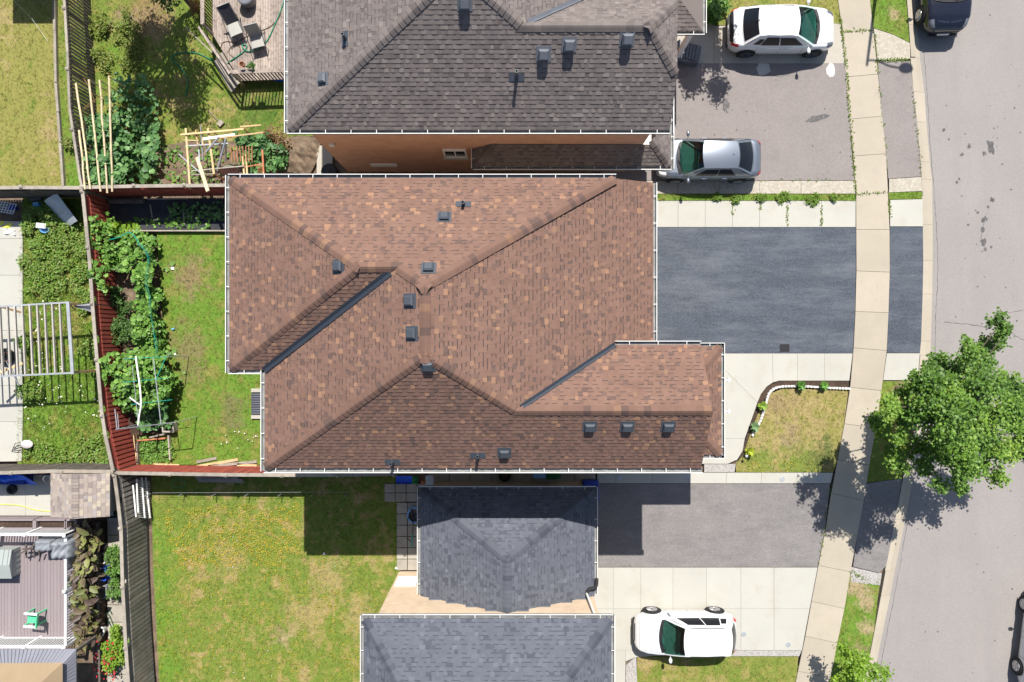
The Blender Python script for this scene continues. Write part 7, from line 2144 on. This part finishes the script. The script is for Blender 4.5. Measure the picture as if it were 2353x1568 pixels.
for i, (x, y, wh) in enumerate([(744, 1272, 'white scrap on the grass below the house shadow'), (910, 1305, 'white scrap at the paving edge')]):
    tag(MB().add([P(x - 3, y + 2, .06), P(x + 4, y + 1, .08), P(x, y - 3, .1)], [(0, 1, 2)]).add([P(x - 3, y + 2, .06), P(x + 4, y + 1, .08), P(x + 2, y + 4, .06)], [(0, 2, 1)]).build('paper_scrap', M_['white'], None), wh, 'paper')


def wheelie(label, x, y, m, rot=0, sx=.58, sy=.7, h=1.05, lidm=None):
    root = thing('wheelie_bin', label, 'bin', P(x, y), 'wheeled bins between the houses')
    c = P(x, y); M = Matrix.Translation(c) @ Matrix.Rotation(rot, 4, 'Z')
    a = [(-sx / 2 * .8, -sy / 2 * .8), (sx / 2 * .8, -sy / 2 * .8), (sx / 2 * .8, sy / 2 * .8), (-sx / 2 * .8, sy / 2 * .8)]; b = [(p[0] / .8, p[1] / .8) for p in a]
    MB().add([(p[0], p[1], .06) for p in a] + [(p[0], p[1], h * .9) for p in b], [(3, 2, 1, 0), (4, 5, 6, 7), (0, 1, 5, 4), (1, 2, 6, 5), (2, 3, 7, 6), (3, 0, 4, 7)]).xf(M).build('body', M_[m], root)
    MB().grid(lambda u, v: Vector((-sx * .54 + sx * 1.08 * u, -sy * .54 + sy * 1.1 * v, h * .91 + .09 * math.sin(3.14 * u) ** .5 * (.5 + .5 * v))), 8, 6).xf(M).build('lid', M_[lidm or m], root, smooth=True)
    MB().tube([(-sx * .4, sy * .62, h * .9), (sx * .4, sy * .62, h * .9)], .02, 6).xf(M).build('handle', M_[m], root)
    for s in (-1, 1): MB().tube([(s * sx * .36, sy * .45, .1), (s * sx * .46, sy * .45, .1)], .1, 12).xf(M).build('wheel', M_['rubber'], root)
    # recycling emblem on the lid
    return root


b1_ = wheelie('blue wheeled bin at the corner of the slate roof', 1352, 1118, 'navy', rot=math.pi, sx=.62, sy=.85)
c = P(1352, 1118)
for k in range(3):
    a = k * 2.094
    MB().bar(c + Vector((.09 * math.cos(a) + .12, .09 * math.sin(a) - .2, 1.075)), c + Vector((.09 * math.cos(a + 1.5) + .12, .09 * math.sin(a + 1.5) - .2, 1.075)), .035, .006).build('emblem_arrow', M_['white'], b1_)
wheelie('green wheeled bin in the gap below the brown roof', 1268, 1072, 'dark_green', rot=.1)
wheelie('grey wheeled bin with a pale blue lid in the gap below the brown roof', 1237, 1072, 'vent_grey', rot=0, sx=.5, sy=.6, lidm='lightblue')
pot2('dark plant pot in the gap between the houses', 1160, 1090, .25, .3, 'black')

# ================================================================== FRONT GARDEN
fb = [(1950, 876), (1950, 893), (1800, 893), (1772, 900), (1755, 920), (1742, 950), (1722, 1002), (1708, 1046), (1696, 1060), (1710, 1020), (1735, 940), (1748, 906), (1765, 887), (1790, 876)]
struct(MB().prism(poly_px(fb), -.08, .014).build('flower_bed', M_['mulch']), 'dark mulch bed along the curved walk')
eg = thing('brick_edging', 'curved row of white edging bricks around the front lawn', 'edging', P(1850, 888))
path = smoothline([P(x, y, 0) for x, y in [(1949, 893), (1900, 891), (1850, 888), (1800, 888), (1778, 893), (1765, 905), (1760, 920), (1753, 945), (1745, 968), (1735, 985), (1728, 1000)]], 8)
bme = MB().box((0, 0, .06), (.115, .085, .12)).mesh('brick', M_['edge_brick'])
acc = 0
for i in range(len(path) - 1):
    d = path[i + 1] - path[i]; L = d.length
    while acc < L:
        p = path[i] + d * (acc / L)
        link('brick', bme, eg, Matrix.Translation(p) @ Matrix.Rotation(math.atan2(d.y, d.x) + random.uniform(-.12, .12), 4, 'Z')); acc += .14
    acc -= L
lp = thing('garden_lamp', 'small solar lamp at the foot of the front lawn', 'lamp', P(1708, 1045))
MB().tube([P(1708, 1045), P(1708, 1045) + Vector((0, 0, .35))], .012, 6).build('stake', M_['black'], lp); MB().lathe([(.03, .34), (.05, .42), (.06, .43), (.06, .45), (.001, .47)], P(1708, 1045), 12).build('lamp_head', M_['galv'], lp)
for i, (x, y, wh) in enumerate([(1424, 1099, 'round metal cap in the shaded narrow walk'), (1580, 1096, 'round metal cap at the edge of the house shadow'), (1797, 1101, 'round metal cap in the sunlit narrow walk near the maple shadow'), (1883, 1101, 'round metal cap in the narrow walk by the sidewalk'), (1708, 1457, 'round metal cap behind the white hatchback'), (1810, 1481, 'round metal cap at the lower corner of the parking pad')]):
    mh = MB().lathe([(.11, .0), (.11, .042), (.085, .045), (.08, .036), (.045, .036), (.04, .045), (.001, .046)], P(x, y, 0), 18).build('utility_cap', M_['galv'], None); tag(mh, wh, 'cover', 'round utility caps in the paving')
pm_ = thing('patio_bench', 'grey slatted steps at the porch of the grey-roofed house', 'steps', P(1580, 115))
for i in range(7): MB().bar(P(1562 + i * 7, 92 + i * 2, .5), P(1556 + i * 7, 128 + i * 2, .5), .1, .05).build('slat', M_['vent_grey'], pm_)
MB().prism(poly_px([(1555, 95), (1612, 108), (1604, 146), (1550, 140)], .4), .03, .46).build('frame', M_['vent_grey'], pm_)

# street lamp standing just above the frame
ll = thing('street_lamp', 'street lamp casting its arm shadow across the sidewalk', 'street lamp', P(2030, -145))
b0 = P(2030, -145)
MB().tube([b0, b0 + Vector((0, 0, 8.0))], .10, 10, r2=.06).build('pole', M_['galv'], ll, smooth=True)
MB().tube(smoothline([b0 + Vector((0, 0, 7.7)), b0 + Vector((.5, 0.0, 7.75)), b0 + Vector((1.0, -.02, 8.0)), b0 + Vector((1.5, 0, 8.15))], 5), .04, 8).build('arm', M_['galv'], ll, smooth=True)
MB().lathe([(.05, -.1), (.2, -.06), (.22, .04), (.1, .1), (.001, .11)], b0 + Vector((1.75, 0, 8.15)), 14, Matrix.Diagonal((1.5, 1.0, 1, 1))).build('lamp_head', M_['galv'], ll, smooth=True)
# shed beyond the upper left corner
s2 = thing('shed', 'neighbouring shed beyond the upper left corner, casting a square shadow', 'shed', P(85, -75))
MB().prism([(p.x, p.y) for p in (P(48, -45), P(138, -45), P(138, -130), P(48, -130))], 0, 2.4).build('wall', M_['grey_wood'], s2)
MB().prism([(p.x, p.y) for p in (P(42, -40), P(142, -40), P(142, -136), P(42, -136))], 2.4, 2.55).build('roof', M_['vent_grey'], s2)
cl = MB().tube([P(0, -40, 2.2), P(35, 5, 1.2), P(73, 43, .4), P(110, 95, .05)], .006, 4).build('wire', M_['white'], None); tag(cl, 'thin white line stretched over the upper left lawn', 'line')
